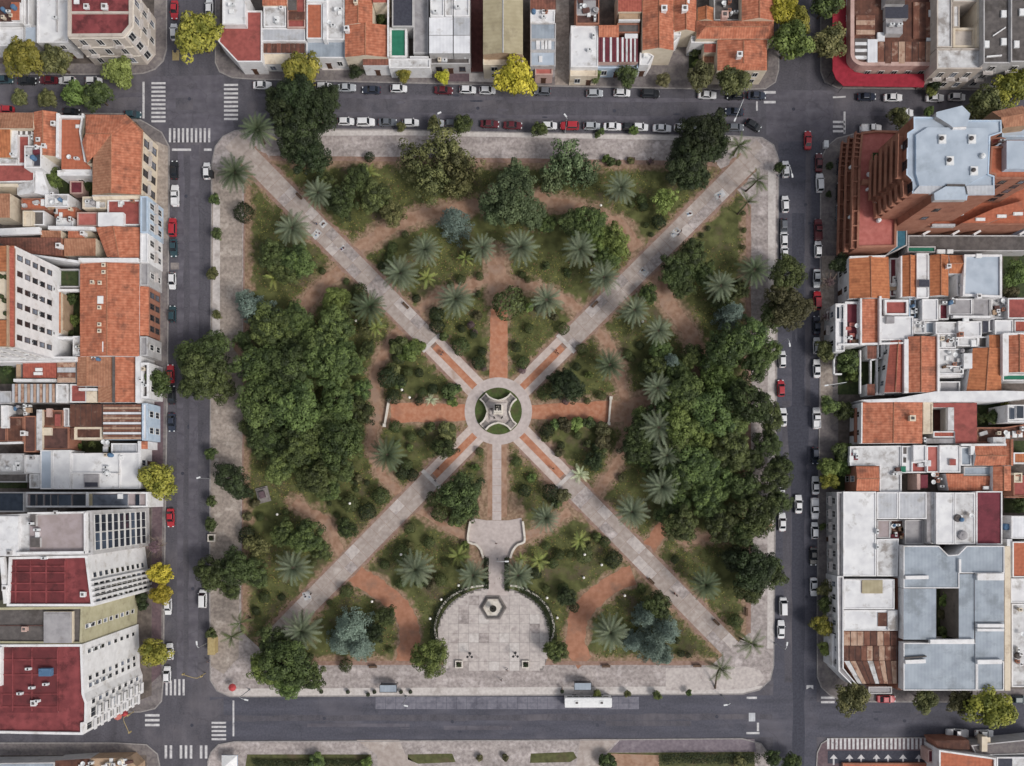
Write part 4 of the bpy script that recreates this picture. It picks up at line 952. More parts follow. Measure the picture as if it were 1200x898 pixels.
tile(RC(862, 98, 1224, 182), 6.8, "x", 1.2, "tile_orange", "cream", hip=.1); tile(RC(1074, -60, 1226, 98), 7.0, "y", 1.2, "tile_orange", "cream"); w = tile(RC(960, 184, 1192, 330), 6.4, "y", 1.2, "tile_orange", "cream", hip=.15); fac(w, "S", .3, 6, 2, 3, 1.1, 1.6, door=True); tile(RC(868, 36, 942, 98), 6.6, "y", .8, "tile_bright", "cream"); shed(RC(898, 206, 968, 246), [5.4, 5.4, 5.0, 5.0], "tile_red"); flat(RC(892, 248, 954, 298), 3.6, "tile_tan", "tan", .3)
chimney(990, 82, 7.6, 1.4, 1.2, "wall_pink"); chimney(1058, 268, 7.4, 1.1, 1.3, "wall_white"); clutter(950, 8, 1060, 80, 4.5, 6, 41); flat(RC(838, 168, 970, 200), 5.6, "roof_white2", "white", .3); acu(880, 184, 5.4); acu(950, 184, 5.4)
flat(RC(944, -60, 1072, 96), 4.6, "roof_dark", "grey", .2)
yardp(RC(826, 200, 896, 320), "yard_green", "yard", .148)

# ---------------------------------------------------------------- top row, east of the street
tl(900, 0, 3.99)
bld("corner house with a rusty brown roof and a wraparound red awning", "corner house")
rc = [(386 + 62 * (1 - math.cos(t)), 250 + 58 * math.sin(t)) for t in [k * math.pi / 12 for k in range(7)]]
w = flat(P("386,-60 " + " ".join(f"{a:.0f},{b:.0f}" for a, b in rc) + " 786,308 786,-60"), 6.4, "rust_dark", "pink", .5, .9); fac(w, "S", .4, 6.0, 1, 3.2, 1.2, 1.9); fac(w, "W", .4, 6.0, 1, 3.2, 1.2, 1.9)
strp(RC(515, 196, 770, 298), 6.3, 8, "x", ["rust_mid", "rust_dark", "rust_mid", "rust_pale"], "brick", z0=5.6); strp(RC(412, 72, 500, 162), 6.2, 4, "y", ["rust_pale", "rust_mid"], "brick", z0=5.6); strp(RC(680, 10, 770, 180), 6.2, 3, "x", ["rust_mid", "rust_dark"], "brick", z0=5.6)
strp(RC(408, 180, 466, 276), 6.3, 6, "y", ["roof_white", "roof_dark"], "white", z0=5.6); hut(RC(466, 184, 512, 292), 6.0, .5, "metal_white", "white"); hut(RC(512, 152, 546, 192), 6.0, .4, "roof_white", "white")
hut(RC(550, -60, 640, 20), 6.0, 2.0, "roof_dark", "grey", "roof_house"); hut(RC(552, 88, 630, 158), 6.0, 1.4, "roof_grey", "grey", "roof_house"); hut(RC(548, 22, 656, 86), 6.0, 1.0, "asphalt_dark", "grey", "roof_house"); acu(575, 122, 7.6); acu(612, 122, 7.6); skyl(757, 66, 6.1, .8, 1.6); skyl(757, 188, 6.1, 1.8, .8)
aw = P("302,-60 302,330 318,370 352,402 728,408 742,346 452,346 405,336 378,306 372,270 378,-60")
wa = [G(x, y, 3.9) for x, y in aw]; b = MB(); b.prism([(p.x, p.y) for p in wa], 3.7, 3.9, bottom=True); b.build("awning", M["awning_red"], CUR.e)
for p in wa[1:5]: b = MB(); b.tube([(p.x + .3, p.y + .3, .1), (p.x + .3, p.y + .3, 3.7)], .06, 6); b.build("awning_post", M["iron"], CUR.e)
bld("beige house with a small inner court east of the rusty roofed corner", "house")
w = flat(RC(790, 226, 1002, 322), 9.5, "roof_white2", "beige", .4); fac(w, "S", .4, 9.0, 2, 2.6, 1.2, 1.9, balcony=1); flat(RC(790, -60, 862, 222), 9.2, "roof_white2", "beige", .3); flat(RC(866, 130, 968, 222), 8.4, "wall_beige", "cream", .5, .5); flat(RC(978, -60, 1004, 222), 9.3, "wall_cream", "cream", 0); flat(RC(866, -60, 978, 8), 9.2, "roof_white", "beige", .3); flat(RC(866, 8, 896, 128), 7.6, "roof_white", "beige", .2)
yardp(RC(896, 10, 976, 128), "yard_green", "yard", .15)
bld("dark grey roofed block with a ridge at the upper right corner", "apartment building")
w = flat(RC(1008, -60, 1132, 296), 11.0, "roof_dark", "grey", .3); fac(w, "S", .4, 10.5, 3, 3, 1.4, 1.8, balcony=1); w = flat(RC(1136, -60, 1290, 290), 11.4, "roof_dark", "grey", .3); fac(w, "S", .4, 10.5, 3, 3, 1.4, 1.8, balcony=1)
ledge(1020, 268, 1090, 262, 10.8, .3, .3); ledge(1050, 170, 1110, 130, 10.8, .25, .2); skyl(1100, 68, 10.8); skyl(1100, 198, 10.8); skyl(1020, 210, 10.8); skyl(1185, 60, 11.2); skyl(1160, 210, 11.2)

# ---------------------------------------------------------------- west side of the plaza
tl(0, 100, 5.985)
bld("corner house under a hipped orange tile roof with brown inner slopes", "corner house")
h = 8.2
def g3(x, y, z): p = G(*P(f"{x},{y}")[0], z); return Vector((p.x, p.y, z))
def poly_roof(faces, m):
    b = MB()
    for f in faces:
        q = [g3(*v) for v in f]
        if area(q) < 0: q.reverse()
        b.face(q)
    b.build("roof_slope", M[m], CUR.e)
w0 = up(P("600,205 880,208 1000,320 985,768 648,768 648,548 612,552 575,350"), h); _e(w0)
r1, r2, r3 = (600, 340, h + 1.5), (780, 342, h + 1.5), (778, 756, h + 1.5)
poly_roof([[(600, 205, h), (880, 208, h), r2, r1], [(880, 208, h), (1000, 320, h), r2], [(1000, 320, h), (985, 768, h), r3, r2]], "tile_orange")
poly_roof([[r1, r2, (655, 500, h + .3), (612, 545, h + .2), (575, 400, h + .6)], ], "tile_orange"); poly_roof([[r2, r3, (648, 768, h + .1), (650, 545, h + .1), (655, 500, h + .3)]], "tile_tan")
b = MB(); b.tube([g3(*r1), g3(*r2), g3(*r3)], .12, 6); b.build("ridge_cap", M["tile_tan"], CUR.e); walls(w0, 0, h, "cream"); fac(w0, "E", .4, h, 2, 3.2, 1.5, 2.0, "dark", balcony=1); fac(w0, "N", .4, h, 2, 3.2, 1.2, 1.8)
b = MB()
for a_, c_ in (((880, 208), (1000, 320)), ((1000, 320), (985, 768))): b.tube([g3(*a_, h - .05), g3(*c_, h - .05)], .2, 6)
b.build("eave_gutter", M["tile_tan"], CUR.e)
bld("red roof terrace boxed in by white parapet walls on the upper west block")
w = flat(P("434,242 572,242 590,480 640,590 430,590"), 6.4, "terrace_clay", "white", 0); ledge(415, 205, 412, 512, 6.8, .7, .6); ledge(588, 205, 568, 330, 6.8, .4, .5); ledge(568, 330, 604, 540, 6.8, .4, .5); ledge(420, 224, 600, 228, 6.8, .6, .4); fac(w, "N", .3, 6, 2, 3, 1.1, 1.6); dish(500, 515, 6.6); acu(545, 520, 6.4); chimney(388, 280, 6.6, .9, .9, "wall_white"); skyl(552, 292, 6.4, 1.2, .8)
bld("strip of orange tiled roof west of the boxed red terrace")
w = tile(RC(236, 188, 398, 500), 6.6, "y", .9, "tile_orange", "cream"); fac(w, "N", .3, 6, 2, 3, 1.1, 1.6, door=True); chimney(320, 435, 7.2, .8, .8, "wall_white")
bld("house at the upper west edge with a brown tiled front and red terrace")
w = shed(RC(-80, 192, 232, 302), [6.4, 6.4, 7.4, 7.4], "tile_tan"); fac(w, "N", .3, 6, 2, 3, 1.1, 1.6, door=True); shed(RC(-80, 308, 74, 508), [6.8, 6.8, 6, 6], "tile_bright"); flat(RC(124, 350, 205, 552), 5.6, "terrace_red", "white", .4); flat(P("-80,552 244,552 240,676 -80,684"), 5.4, "terrace_red", "white", .3); flat(RC(78, 318, 122, 504), 6.2, "roof_white", "white", 0)
strp(RC(100, 312, 216, 346), 5.9, 6, "x", ["roof_white", "roof_dark"], "white"); flat(RC(170, 424, 290, 580), 8.0, "roof_grey", "white", .4); hut(RC(180, 440, 226, 570), 7.6, .3, "roof_white2", "grey"); hut(RC(240, 470, 282, 565), 7.6, .05, "asphalt_dark", "grey"); clutter(180, 440, 280, 570, 7.7, 4, 51); chimney(285, 395, 6.4, .8, 1, "wall_white"); flat(P("-80,505 116,520 110,545 -80,545"), 6.0, "roof_white2", "white", 0); acu(98, 492, 6); clutter(215, 300, 270, 380, 5, 5, 52)
bld("white walled house with two small windows beside green courtyards on the west block")
w = flat(RC(402, 596, 646, 634), 5.8, "roof_white", "white", .2); fac(w, "S", .4, 5.5, 1, 4, 1.2, 1.4); shed(P("118,700 238,660 238,756 120,770"), [5, 5.6, 5.6, 5], "roof_white2", "white"); shed(P("246,600 290,590 345,760 330,775 246,756"), [6, 6, 5, 5, 5.4], "roof_white", "white"); flat(RC(-80, 690, 120, 712), 5.4, "wall_cream", "cream", 0); shed(RC(-80, 760, 70, 930), [5.8, 5.8, 5, 5], "tile_tan"); flat(RC(490, 672, 580, 760), 3.0, "maroon", "pink", .2)
yardp(RC(300, 500, 650, 790), "yard_green", "yard", .15)
tl(0, 225, 3.99)
bld("jumble of white boxes and red terraces behind the tall narrow facade on the west block")
flat(RC(502, 38, 655, 156), 6.6, "terrace_red", "white", .3); hut(RC(458, 96, 576, 160), 6.2, 1.4, "roof_white", "white"); flat(RC(360, 95, 456, 160), 6.0, "terrace_pink", "pink", .3); flat(RC(106, 88, 150, 160), 6.4, "wall_cream", "cream", .3); flat(RC(150, 88, 206, 156), 5.6, "roof_dark", "white", .4); flat(RC(262, 122, 342, 166), 5.4, "roof_white", "white", .3); flat(RC(100, 30, 250, 84), 5.0, "terrace_clay", "brick", .3); flat(RC(210, 10, 320, 70), 5.6, "roof_white2", "white", .4); flat(RC(385, 22, 498, 78), 6.0, "roof_white2", "cream", .5); flat(RC(255, 72, 358, 120), 4.4, "terrace_clay", "brick", .3)
w = tile(P("436,8 655,2 660,32 436,36"), 7.2, "x", .4, "wall_cream", "cream"); w = flat(RC(656, 20, 690, 190), 8.4, "metal_blue", "blue", .3); fac(w, "E", .4, 8.2, 2, 2.4, 1.3, 2.0, "blue", balcony=1); clutter(220, 15, 315, 65, 5.4, 6, 61); clutter(270, 125, 335, 160, 5.2, 3, 62); clutter(110, 40, 250, 80, 4.8, 5, 63); clutter(390, 28, 490, 70, 5.8, 5, 64); clutter(510, 45, 640, 90, 6.4, 3, 65); clutter(260, 78, 350, 115, 4.3, 4, 66)
bld("orange tile roofed house behind a blue and white street front on the west block")
w = tile(P("448,166 655,166 652,322 500,305"), 7.0, "y", 1.0, "tile_orange", "white", at=.56); flat(RC(656, 192, 692, 330), 7.8, "roof_white", "white", .3); fac(up(RC(656, 192, 692, 330), 7.8), "E", .4, 7.6, 2, 2.6, 1.3, 2, balcony=1); shed(RC(300, 218, 448, 300), [6.2, 6.2, 5.4, 5.4], "tile_tan"); shed(RC(318, 166, 396, 216), [6.4, 6.4, 5.6, 5.6], "tile_orange"); shed(P("0,214 285,214 285,298 150,290 0,240"), [6.4, 6.4, 5.8, 5.8, 6], "tile_brown", "brick"); shed(RC(190, 180, 284, 214), [6.4, 6.4, 6, 6], "tile_tan"); ledge(0, 190, 190, 182, 6.6, 1.6, .4); ledge(230, 170, 446, 174, 6.8, .8, .5); chimney(285, 258, 6.6, 1, 1.1, "wall_white"); hut(RC(320, 285, 372, 308), 4.6, .3, "roof_dark", "white"); chimney(398, 200, 6.4, .8, 1.2, "wall_white")
bld("large orange tile roof with a ridge and skylights along it on the west block")
w = tile(RC(374, 336, 652, 770), 7.2, "y", 1.2, "tile_orange", "white", at=.5); ledge(372, 322, 650, 322, 7.8, 1.0, .5); fac(w, "E", .4, 7, 2, 3.2, 1.2, 1.9)
w = shed(RC(652, 442, 696, 672), [7.0, 6.0, 6.0, 7.0], "tile_orange", "brick"); fac(w, "E", .4, 5.8, 2, 2.6, 1.2, 1.8, "dark"); w = flat(RC(654, 332, 694, 438), 7.2, "roof_grey", "grey", .4); fac(w, "E", .4, 7, 2, 2.4, 1.2, 1.8, balcony=1); w = flat(RC(654, 676, 690, 766), 7.4, "roof_grey", "grey", .4); fac(w, "E", .4, 7, 2, 2.4, 1.2, 1.8)
for x, y in ((490, 345), (490, 378), (436, 425), (472, 428), (470, 543), (470, 622), (470, 652)): chimney(x, y, 7.9, .7, .5, "wall_cream")
skyl(472, 506, 8.0, 1.4, 1.8); hut(RC(478, 700, 496, 748), 7.8, .4, "roof_white", "white", "skylight")
bld("orange roofed annex and grey green concrete box in the tall white block's courtyard", "annex")
tile(RC(222, 470, 284, 660), 5.2, "y", .7, "tile_bright", "cream"); shed(RC(284, 478, 296, 645), [4.6, 4.4, 4.4, 4.6], "wall_tan", "tan"); flat(RC(260, 360, 374, 446), 5.4, "yard_green", "grey", .8, .3); ledge(255, 462, 374, 462, 5.2, .6, .4); flat(RC(340, 674, 425, 768), 5.8, "roof_white2", "white", .5); flat(RC(238, 676, 342, 690), 5.8, "roof_white", "white", 0); flat(RC(240, 690, 262, 768), 5.6, "roof_white", "white", 0); clutter(350, 690, 415, 750, 5.4, 4, 71)
yardp(RC(290, 470, 376, 680), "yard_green", "yard", .15); yardp(RC(262, 690, 342, 770), "yard", "yard", .15)
bld("tall white apartment block with rows of small dark windows facing the courtyard", "apartment building")
hT = 22.0
w = flat(P("-220,250 68,252 66,724 -220,722"), hT, "terrace_clay", "white", 0)
fac(w, "E", 8, hT - .4, 5, 3.6, 1.0, 1.5, "dark", cols=6); fac(w, "S", 8, hT - .4, 5, 4, 1.0, 1.5)
shed(RC(-60, 252, 36, 372), [hT + .4, hT + 1.4, hT + 1.4, hT + .4], "tile_bright", "cream", hT - .2); shed(RC(-60, 600, 36, 722), [hT + .4, hT + 1.4, hT + 1.4, hT + .4], "tile_bright", "cream", hT - .2); shed(P("42,256 66,262 64,722 40,722"), [hT + 1.2, hT + .3, hT + .3, hT + 1.2], "tile_red", "brick", hT - .2); hut(RC(-60, 376, 34, 596), hT, .3, "wall_cream", "cream"); ledge(38, 252, 38, 722, hT + 1.3, .3, .3, "wall_tan")
for x, y in ((8, 490), (30, 400), (30, 570), (5, 396), (24, 510)): tank(x, y, hT + .4, .5, .4, "yard_green")
bld("low white walled wing along the south side of the tall white block")
flat(P("68,280 378,322 372,334 152,300"), 7.2, "roof_white", "white", 0); flat(P("-60,772 356,770 356,792 -60,798"), 7.4, "roof_white2", "white", .2); shed(P("0,726 262,772 0,772"), [9, 7.4, 7.4], "roof_white", "white")
tl(0, 400, 5.985)
bld("house roofed with weathered orange tile bays and a white parapet on the west block")
tile(RC(540, 110, 795, 316), 6.6, "y", .5, "tile_tan", "white", at=.7); shed(RC(688, 316, 796, 430), [6.5, 6.9, 6.7, 6.3], "tile_tan", "white"); w = shed(RC(806, 110, 948, 428), [7.0, 6.3, 6.3, 7.0], "tile_orange", "white"); ledge(801, 106, 801, 430, 6.9, .5, .4, "roof_dark"); w = flat(RC(950, 104, 986, 432), 7.2, "roof_white", "white", 0); w = flat(RC(986, 150, 1044, 400), 7.4, "roof_dark", "white", .9, .5); fac(w, "E", .4, 7, 2, 2.6, 1.2, 2, balcony=1); flat(RC(492, 302, 606, 430), 5.6, "terrace_red", "white", .3); hut(RC(606, 352, 680, 430), 5.4, .6, "wall_cream", "cream"); ledge(560, 340, 684, 340, 6.2, .6, .5); clutter(640, 120, 700, 150, 7, 3, 81); clutter(990, 170, 1036, 380, 6.6, 4, 82)
bld("ribbed pale and rust streaked metal roofs at the west edge below the white wall", "workshop")
strp(RC(402, 112, 530, 290), 5.8, 5, "y", ["rust_pale", "rust_mid", "metal_grey"], "grey"); shed(RC(160, 152, 396, 258), [5.6, 5.6, 5.2, 5.2], "tile_red", "brick"); strp(RC(84, 300, 388, 430), 5.4, 14, "x", ["metal_grey", "rust_pale"], "grey"); flat(RC(392, 300, 474, 430), 5.6, "roof_white2", "white", .2); flat(RC(94, 264, 386, 284), 5.8, "roof_white", "white", 0); flat(RC(114, 150, 146, 262), 4.4, "wall_tan", "grey", 0); flat(RC(-60, 350, 78, 440), 5.0, "metal_grey", "grey", .2); skyl(275, 200, 5.5, 1.6, .8); skyl(270, 228, 5.5, 2.0, .7)
yardp(RC(-60, 150, 110, 300), "yard_green", "yard", .15)
bld("house with dark rusty sheet roofs behind the white and rust striped roof")
strp(RC(492, 442, 718, 598), 5.6, 6, "x", ["rust_dark"], "brick", lip=.02); flat(RC(524, 602, 716, 690), 5.2, "rust_dark", "cream", .3, .5)
hut(RC(496, 606, 520, 690), 5, .4, "rust_dark", "cream")
bld("white and rust striped metal roof over a light blue front with teal awnings", "shop")
strp(RC(724, 442, 992, 688), 6.2, 14, "y", ["rust_pale", "rust_mid", "metal_white", "rust_mid"], "blue", lip=.1); w = flat(RC(996, 436, 1034, 696), 6.8, "roof_white", "blue", .3); fac(w, "E", .3, 6.4, 2, 3.4, 1.3, 1.8, "blue")
for y in (520, 632):
    p = G(*P(f"1057,{y}")[0], 3.6); b = MB(); b.box((p.x, p.y, 3.6), (1.3, 2.4, .14)); b.build("awning", M["teal"], CUR.e)
flat(RC(780, 716, 962, 792), 5.2, "metal_grey", "white", .2); flat(RC(966, 700, 986, 900), 6.0, "roof_white", "white", 0); shed(RC(990, 702, 1036, 756), [5.6, 5.2, 5.2, 5.6], "tile_orange", "white"); clutter(736, 696, 776, 760, 4, 4, 91)
yardp(RC(512, 692, 776, 780), "yard_green", "yard", .15)
bld("cluster of dark reddish brown roofs with a white spine wall at the west edge")
flat(RC(46, 530, 166, 704), 5.6, "rust_dark", "brick", .2); flat(RC(-60, 600, 44, 704), 5.4, "roof_brown", "brick", .2); flat(RC(168, 524, 252, 778), 5.8, "roof_brown", "brick", .2); flat(RC(256, 480, 296, 764), 6.2, "roof_white2", "cream", 0); flat(RC(298, 484, 442, 600), 5.6, "rust_dark", "brick", .2); flat(RC(298, 602, 482, 760), 5.6, "roof_brown", "brick", .2); flat(RC(444, 470, 484, 600), 5.2, "roof_grey", "white", .3); hut(RC(384, 512, 424, 596), 5.5, .15, "terrace_red", "brick"); hut(RC(296, 606, 360, 660), 5.5, .5, "wall_cream", "cream"); hut(RC(325, 472, 358, 532), 5.5, .5, "wall_pink", "pink"); flat(RC(6, 450, 60, 610), 6.0, "roof_white", "white", .2); clutter(70, 450, 250, 520, 4.5, 10, 95); tank(150, 495, 5.2, .7, .8, "roof_dark"); chimney(178, 648, 5.9, 1, .9, "wall_white"); ledge(0, 716, 160, 712, 5.7, .5, .4)
bld("row of plain white flat roofs across the west block above the glazed strip")
tl(0, 550, 5.985)
w = flat(P("500,-112 985,-116 985,138 500,140"), 6.0, "roof_white", "white", .2); flat(RC(366, -134, 494, 140), 6.3, "roof_white", "white", .15); flat(RC(282, -134, 364, 140), 6.2, "metal_pale", "white", .12); flat(RC(170, -100, 280, 30), 5.8, "roof_white", "white", .3); flat(RC(206, 34, 278, 134), 5.6, "roof_white2", "white", .3); flat(RC(-60, -110, 168, 24), 5.5, "roof_white2", "grey", .3); fac(w, "E", .3, 5.8, 2, 3, 1.3, 1.8, "blue", door=True)
hut(RC(588, 36, 692, 128), 5.7, .5, "roof_grey", "grey"); hut(RC(594, 92, 686, 124), 5.7, .56, "asphalt_dark", "grey"); flat(RC(-60, 28, 190, 92), 5.0, "roof_dark", "grey", .2); ledge(500, 26, 836, 30, 6, .3, .3); ledge(840, -100, 840, 138, 6, .2, .2); clutter(740, -110, 860, 60, 5.8, 8, 97); clutter(20, -90, 150, 10, 5.2, 4, 98); chimney(232, -80, 5.6, .8, .6, "wall_grey")
yardp(RC(0, 92, 192, 134), "yard_green", "yard", .15)
bld("low strip building with dark blue glazed roofs between the white roofs and the tall blocks", "office building")
flat(RC(-60, 160, 170, 300), 9.0, "glass_blue", "grey", .4); flat(RC(176, 160, 1034, 268), 8.4, "roof_pinkgrey", "white", .5, .4)
for x0, x1 in ((212, 250), (262, 302), (316, 352), (362, 404), (412, 498), (512, 598), (652, 896), (950, 978)): hut(RC(x0, 178, x1, 258), 8.0, .35, "glass_blue" if x1 - x0 < 200 else "glass", "grey", "roof_glazing")
hut(RC(602, 160, 620, 264), 8.1, .6, "roof_white", "white"); hut(RC(626, 168, 648, 260), 8.1, .3, "roof_olive", "grey"); skyl(845, 190, 8.5, 1.2, 1.2)
bld("tall pale office tower with wide window bands and a sunken pinkish roof terrace", "office building")
hB = 26.0
w = flat(P("-40,322 645,290 652,600 -40,612"), hB, "roof_white2", "grey", .5, .5)
fac(w, "E", 2.0, hB - .6, 9, 6, 3.6, 1.9, "blue", cols=2, margin=1.6)
hut(P("208,312 600,308 602,578 208,580"), hB - .3, .1, "roof_pinkgrey", "grey", "terrace"); ledge(205, 308, 606, 303, hB + .4, .35, .6); ledge(604, 303, 606, 590, hB + .4, .4, .6); ledge(130, 588, 606, 582, hB + .4, .5, .6); hut(RC(-30, 330, 128, 608), hB - .4, .9, "roof_white", "white", "roof_house"); hut(RC(214, 318, 250, 400), hB - .2, .8, "roof_dark", "grey"); hut(RC(212, 480, 280, 548), hB - .2, .7, "roof_dark", "grey"); hut(RC(246, 440, 272, 512), hB - .2, .5, "roof_white", "white"); acu(268, 424, hB - .1); acu(225, 380, hB + .5); chimney(400, 306, hB + .3, .7, .5, "wall_grey"); chimney(75, 586, hB + .5, .8, .5, "wall_grey")
bld("tall white block with a dark red gridded roof below the office tower", "apartment building")
w = flat(P("62,616 610,604 655,962 46,962"), hB, "membrane_red", "white", .5, .5)
cols(w, 1.5, hB - .8, 10, ((.40, 1.0, 1.3), (.60, 1.7, 1.7), (.74, 1.7, 1.7), (.88, 1.7, 1.7)))
hut(P("70,632 458,628 462,938 60,940"), hB - .45, .03, "membrane_old", "pink", "roof_patch")
for y in (680, 725, 800, 858): ledge(66, y, 460, y, hB - .35, .3, .12, "membrane_red")
for x in (110, 215, 325, 458): ledge(x, 640, x, 940, hB - .33, .3, .12, "membrane_red")
ledge(20, 616, 48, 940, hB - .2, .8, .5); chimney(592, 876, hB - .4, .9, .6, "wall_white"); acu(320, 622, hB - .4); chimney(45, 832, hB, 1, .5, "wall_white")
for i in range(len(w)):                        # slender fins between the bays
    a, c = Vector(w[i]), Vector(w[(i + 1) % len(w)]); t = (c - a).normalized()
    if Vector((t.y, -t.x)).x > .75:
        L = (c - a).length
        for k in range(5): p = a + t * (L * (.05 + .105 * k)) + Vector((t.y, -t.x)) * .25; b = MB(); b.box((p.x, p.y, 13), (.55, .5, 25.8), math.atan2(t.y, t.x) + math.pi / 2); b.build("pilaster", M["wall_white"], CUR.e)
tl(0, 673, 3.99)
bld("narrow block with a weathered grey brown roof and olive walls between two red roofs", "apartment building")
w = flat(P("-160,158 388,152 382,328 -160,324"), 24.5, "roof_dark", "olive", .5, .5); cols(w, 1.5, 24, 9, ((.55, .8, 1.2),)); hut(RC(204, 176, 336, 322), 24.1, .9, "roof_grey", "cream", "roof_house"); hut(RC(212, 184, 328, 300), 24.1, 1.0, "roof_grey", "grey", "roof_house"); chimney(122, 255, 24.2, .9, .6, "wall_pink"); ledge(0, 240, 200, 240, 24.1, .2, .1, "roof_brown")
bld("white apartment block with the largest red roof at the lower west corner", "apartment building")
w = flat(P("-160,330 384,328 392,560 406,600 404,700 386,704 386,752 -160,742"), 25.0, "membrane_red", "white", .5, .5)
w4 = ccw([w[k] for k in range(len(w))])
E4 = [p for p in w if p[0] > min(q[0] for q in w) + 20]; ye = [max(p[1] for p in E4), min(p[1] for p in E4)]
for f in range(8):
    z = 3 + f * 2.78
    for fr, ww in ((.10, .8), (.40, .9), (.48, .9), (.66, .9), (.78, 1.9), (.92, 1.9)):
        y = ye[0] + (ye[1] - ye[0]) * fr
        for i in range(len(w)):                # the wall that passes this point of the street
            a, c = Vector(w[i]), Vector(w[(i + 1) % len(w)])
            if (c - a).normalized().y > .75 and a.y < y < c.y and a.x > min(q[0] for q in w) + 20:
                t = (c - a).normalized(); p = a.lerp(c, (y - a.y) / (c.y - a.y)); nn = Vector((t.y, -t.x)); window(CUR.e, p + nn * .004, z, math.atan2(nn.y, nn.x) - math.pi / 2, ww, 1.3 if ww < 1 else 1.9, "plain")
                if ww > 1: m_ = p + nn * .55; b = MB(); b.box((m_.x, m_.y, z - 1.15), (2.5, 1.1, .16), math.atan2(t.y, t.x)); b.box((m_.x + nn.x * .5, m_.y + nn.y * .5, z - .65), (2.5, .1, .9), math.atan2(t.y, t.x)); b.build("balcony", M["wall_white"], CUR.e)
fac(w, "S", 1, 24.5, 8, 3.4, 1.2, 1.5)
hut(RC(12, 342, 272, 648), 24.55, .03, "membrane_old", "pink", "roof_patch")
for y in (400, 470, 560, 620): ledge(10, y, 270, y, 24.6, .25, .12, "membrane_red")
for x in (60, 150, 270): ledge(x, 345, x, 640, 24.62, .25, .12, "membrane_red")
p = G(*P("222,455")[0], 24.7); b = MB(); b.box((p.x, p.y, 25.2), (2.6, 1.6, 1.0)); b.lathe((p.x - .9, p.y, 25.7), [(.35, 0), (.35, .1)], 10); b.build("water_tank", M["tank_blue"], CUR.e)
for x, y in ((155, 528), (220, 512), (180, 590), (100, 555), (140, 440)): acu(x, y, 24.6)
chimney(165, 600, 24.6, 1.0, .6, "wall_white"); ledge(6, 340, 4, 520, 25, .6, .5)

bld("low building with weathered cream and brown roofs at the lower left corner of the view")
flat(P("-60,884 255,880 255,1050 -60,1050"), 4.6, "metal_blue", "grey", .3); shed(P("258,872 420,862 420,1050 258,1050"), [4.4, 4.4, 5, 5], "rust_dark", "grey"); shed(P("424,862 600,858 640,900 640,1050 424,1050"), [4.2, 4.2, 4.2, 5, 5], "wall_tan", "tan"); clutter(270, 872, 620, 905, 4.4, 16, 111); tank(570, 872, 4.2, .7, .8, "wall_cream")

# ---------------------------------------------------------------- east side of the plaza
tl(970, 110, 5.217)
bld("nine storey brick apartment tower with a pale blue roof and stepped balconies", "apartment tower")
hp = 9.0; hw = 24.3
wp = flat(P("206,232 300,222 430,226 420,936 178,942 190,400"), hp, "terrace_pink", "brick", .5, .5)
wt = flat(P("525,160 525,140 665,142 740,190 820,205 858,160 1062,160 1066,238 995,262 986,490 1020,502 1020,620 856,622 850,652 650,655 640,612 516,610 512,525 480,495 486,240 526,214"), hw, "metal_pale", "brick", .3, .3, cop="blue")
hut(P("540,250 610,205 985,208 975,490 850,560 560,560 540,490"), hw - .3, .5, "metal_pale", "blue", "roof_house"); hut(P("664,112 822,72 872,122 850,200 765,205 740,186 664,140"), hw - .3, 1.2, "metal_pale", "grey", "roof_house"); hut(P("560,562 712,560 655,612 520,608"), hw - .3, .3, "metal_grey", "grey"); hut(P("650,608 722,566 836,568 850,648 654,650"), hw - .3, .8, "metal_pale", "grey"); hut(P("846,562 1016,560 1016,616 858,618"), hw - .3, .4, "metal_grey", "grey"); ledge(762, 208, 842, 208, hw + .4, .8, .3); ledge(726, 560, 836, 562, hw + .3, .4, .3, "roof_dark")
for x, y in ((698, 280), (880, 280), (745, 412), (892, 474)): skyl(x, y, hw + .2, 1.6, 1.9); tank(x - 3, y - 6, hw + .5, .45, .3, "roof_dark")
tank(942, 384, hw + .2, .6, .5, "white_metal")
# balcony bands on the west and north west sides of the tower
for f in range(6):
    z = hp + .9 + f * 2.5
    for i in range(len(wt)):
        a, c = Vector(wt[i]), Vector(wt[(i + 1) % len(wt)]); L = (c - a).length; t = (c - a).normalized(); nn = Vector((t.y, -t.x))
        if nn.x < -.35 and L > 2.5:
            m_ = a.lerp(c, .5) + nn * .75; b = MB(); b.box((m_.x, m_.y, z), (L + .4, 1.5, .25), math.atan2(t.y, t.x)); b.box((m_.x + nn.x * .68, m_.y + nn.y * .68, z + .55), (L + .4, .14, 1.0), math.atan2(t.y, t.x)); b.build("balcony", M["wall_brick"], CUR.e)
            for k in range(max(1, int(L / 4))): p = a + t * (L * (k + .5) / max(1, int(L / 4))) + nn * .004; window(CUR.e, p, z + 1.25, math.atan2(nn.y, nn.x) - math.pi / 2, 1.8, 1.7, "dark")
        if nn.y < -.75 and L > 6 and f in (1, 3):
            for k in range(max(1, int(L / 5))): p = a + t * (L * (k + .5) / max(1, int(L / 5))) + nn * .004; window(CUR.e, p, z + 1.4, math.atan2(nn.y, nn.x) - math.pi / 2, 1.2, 1.4, "dark")
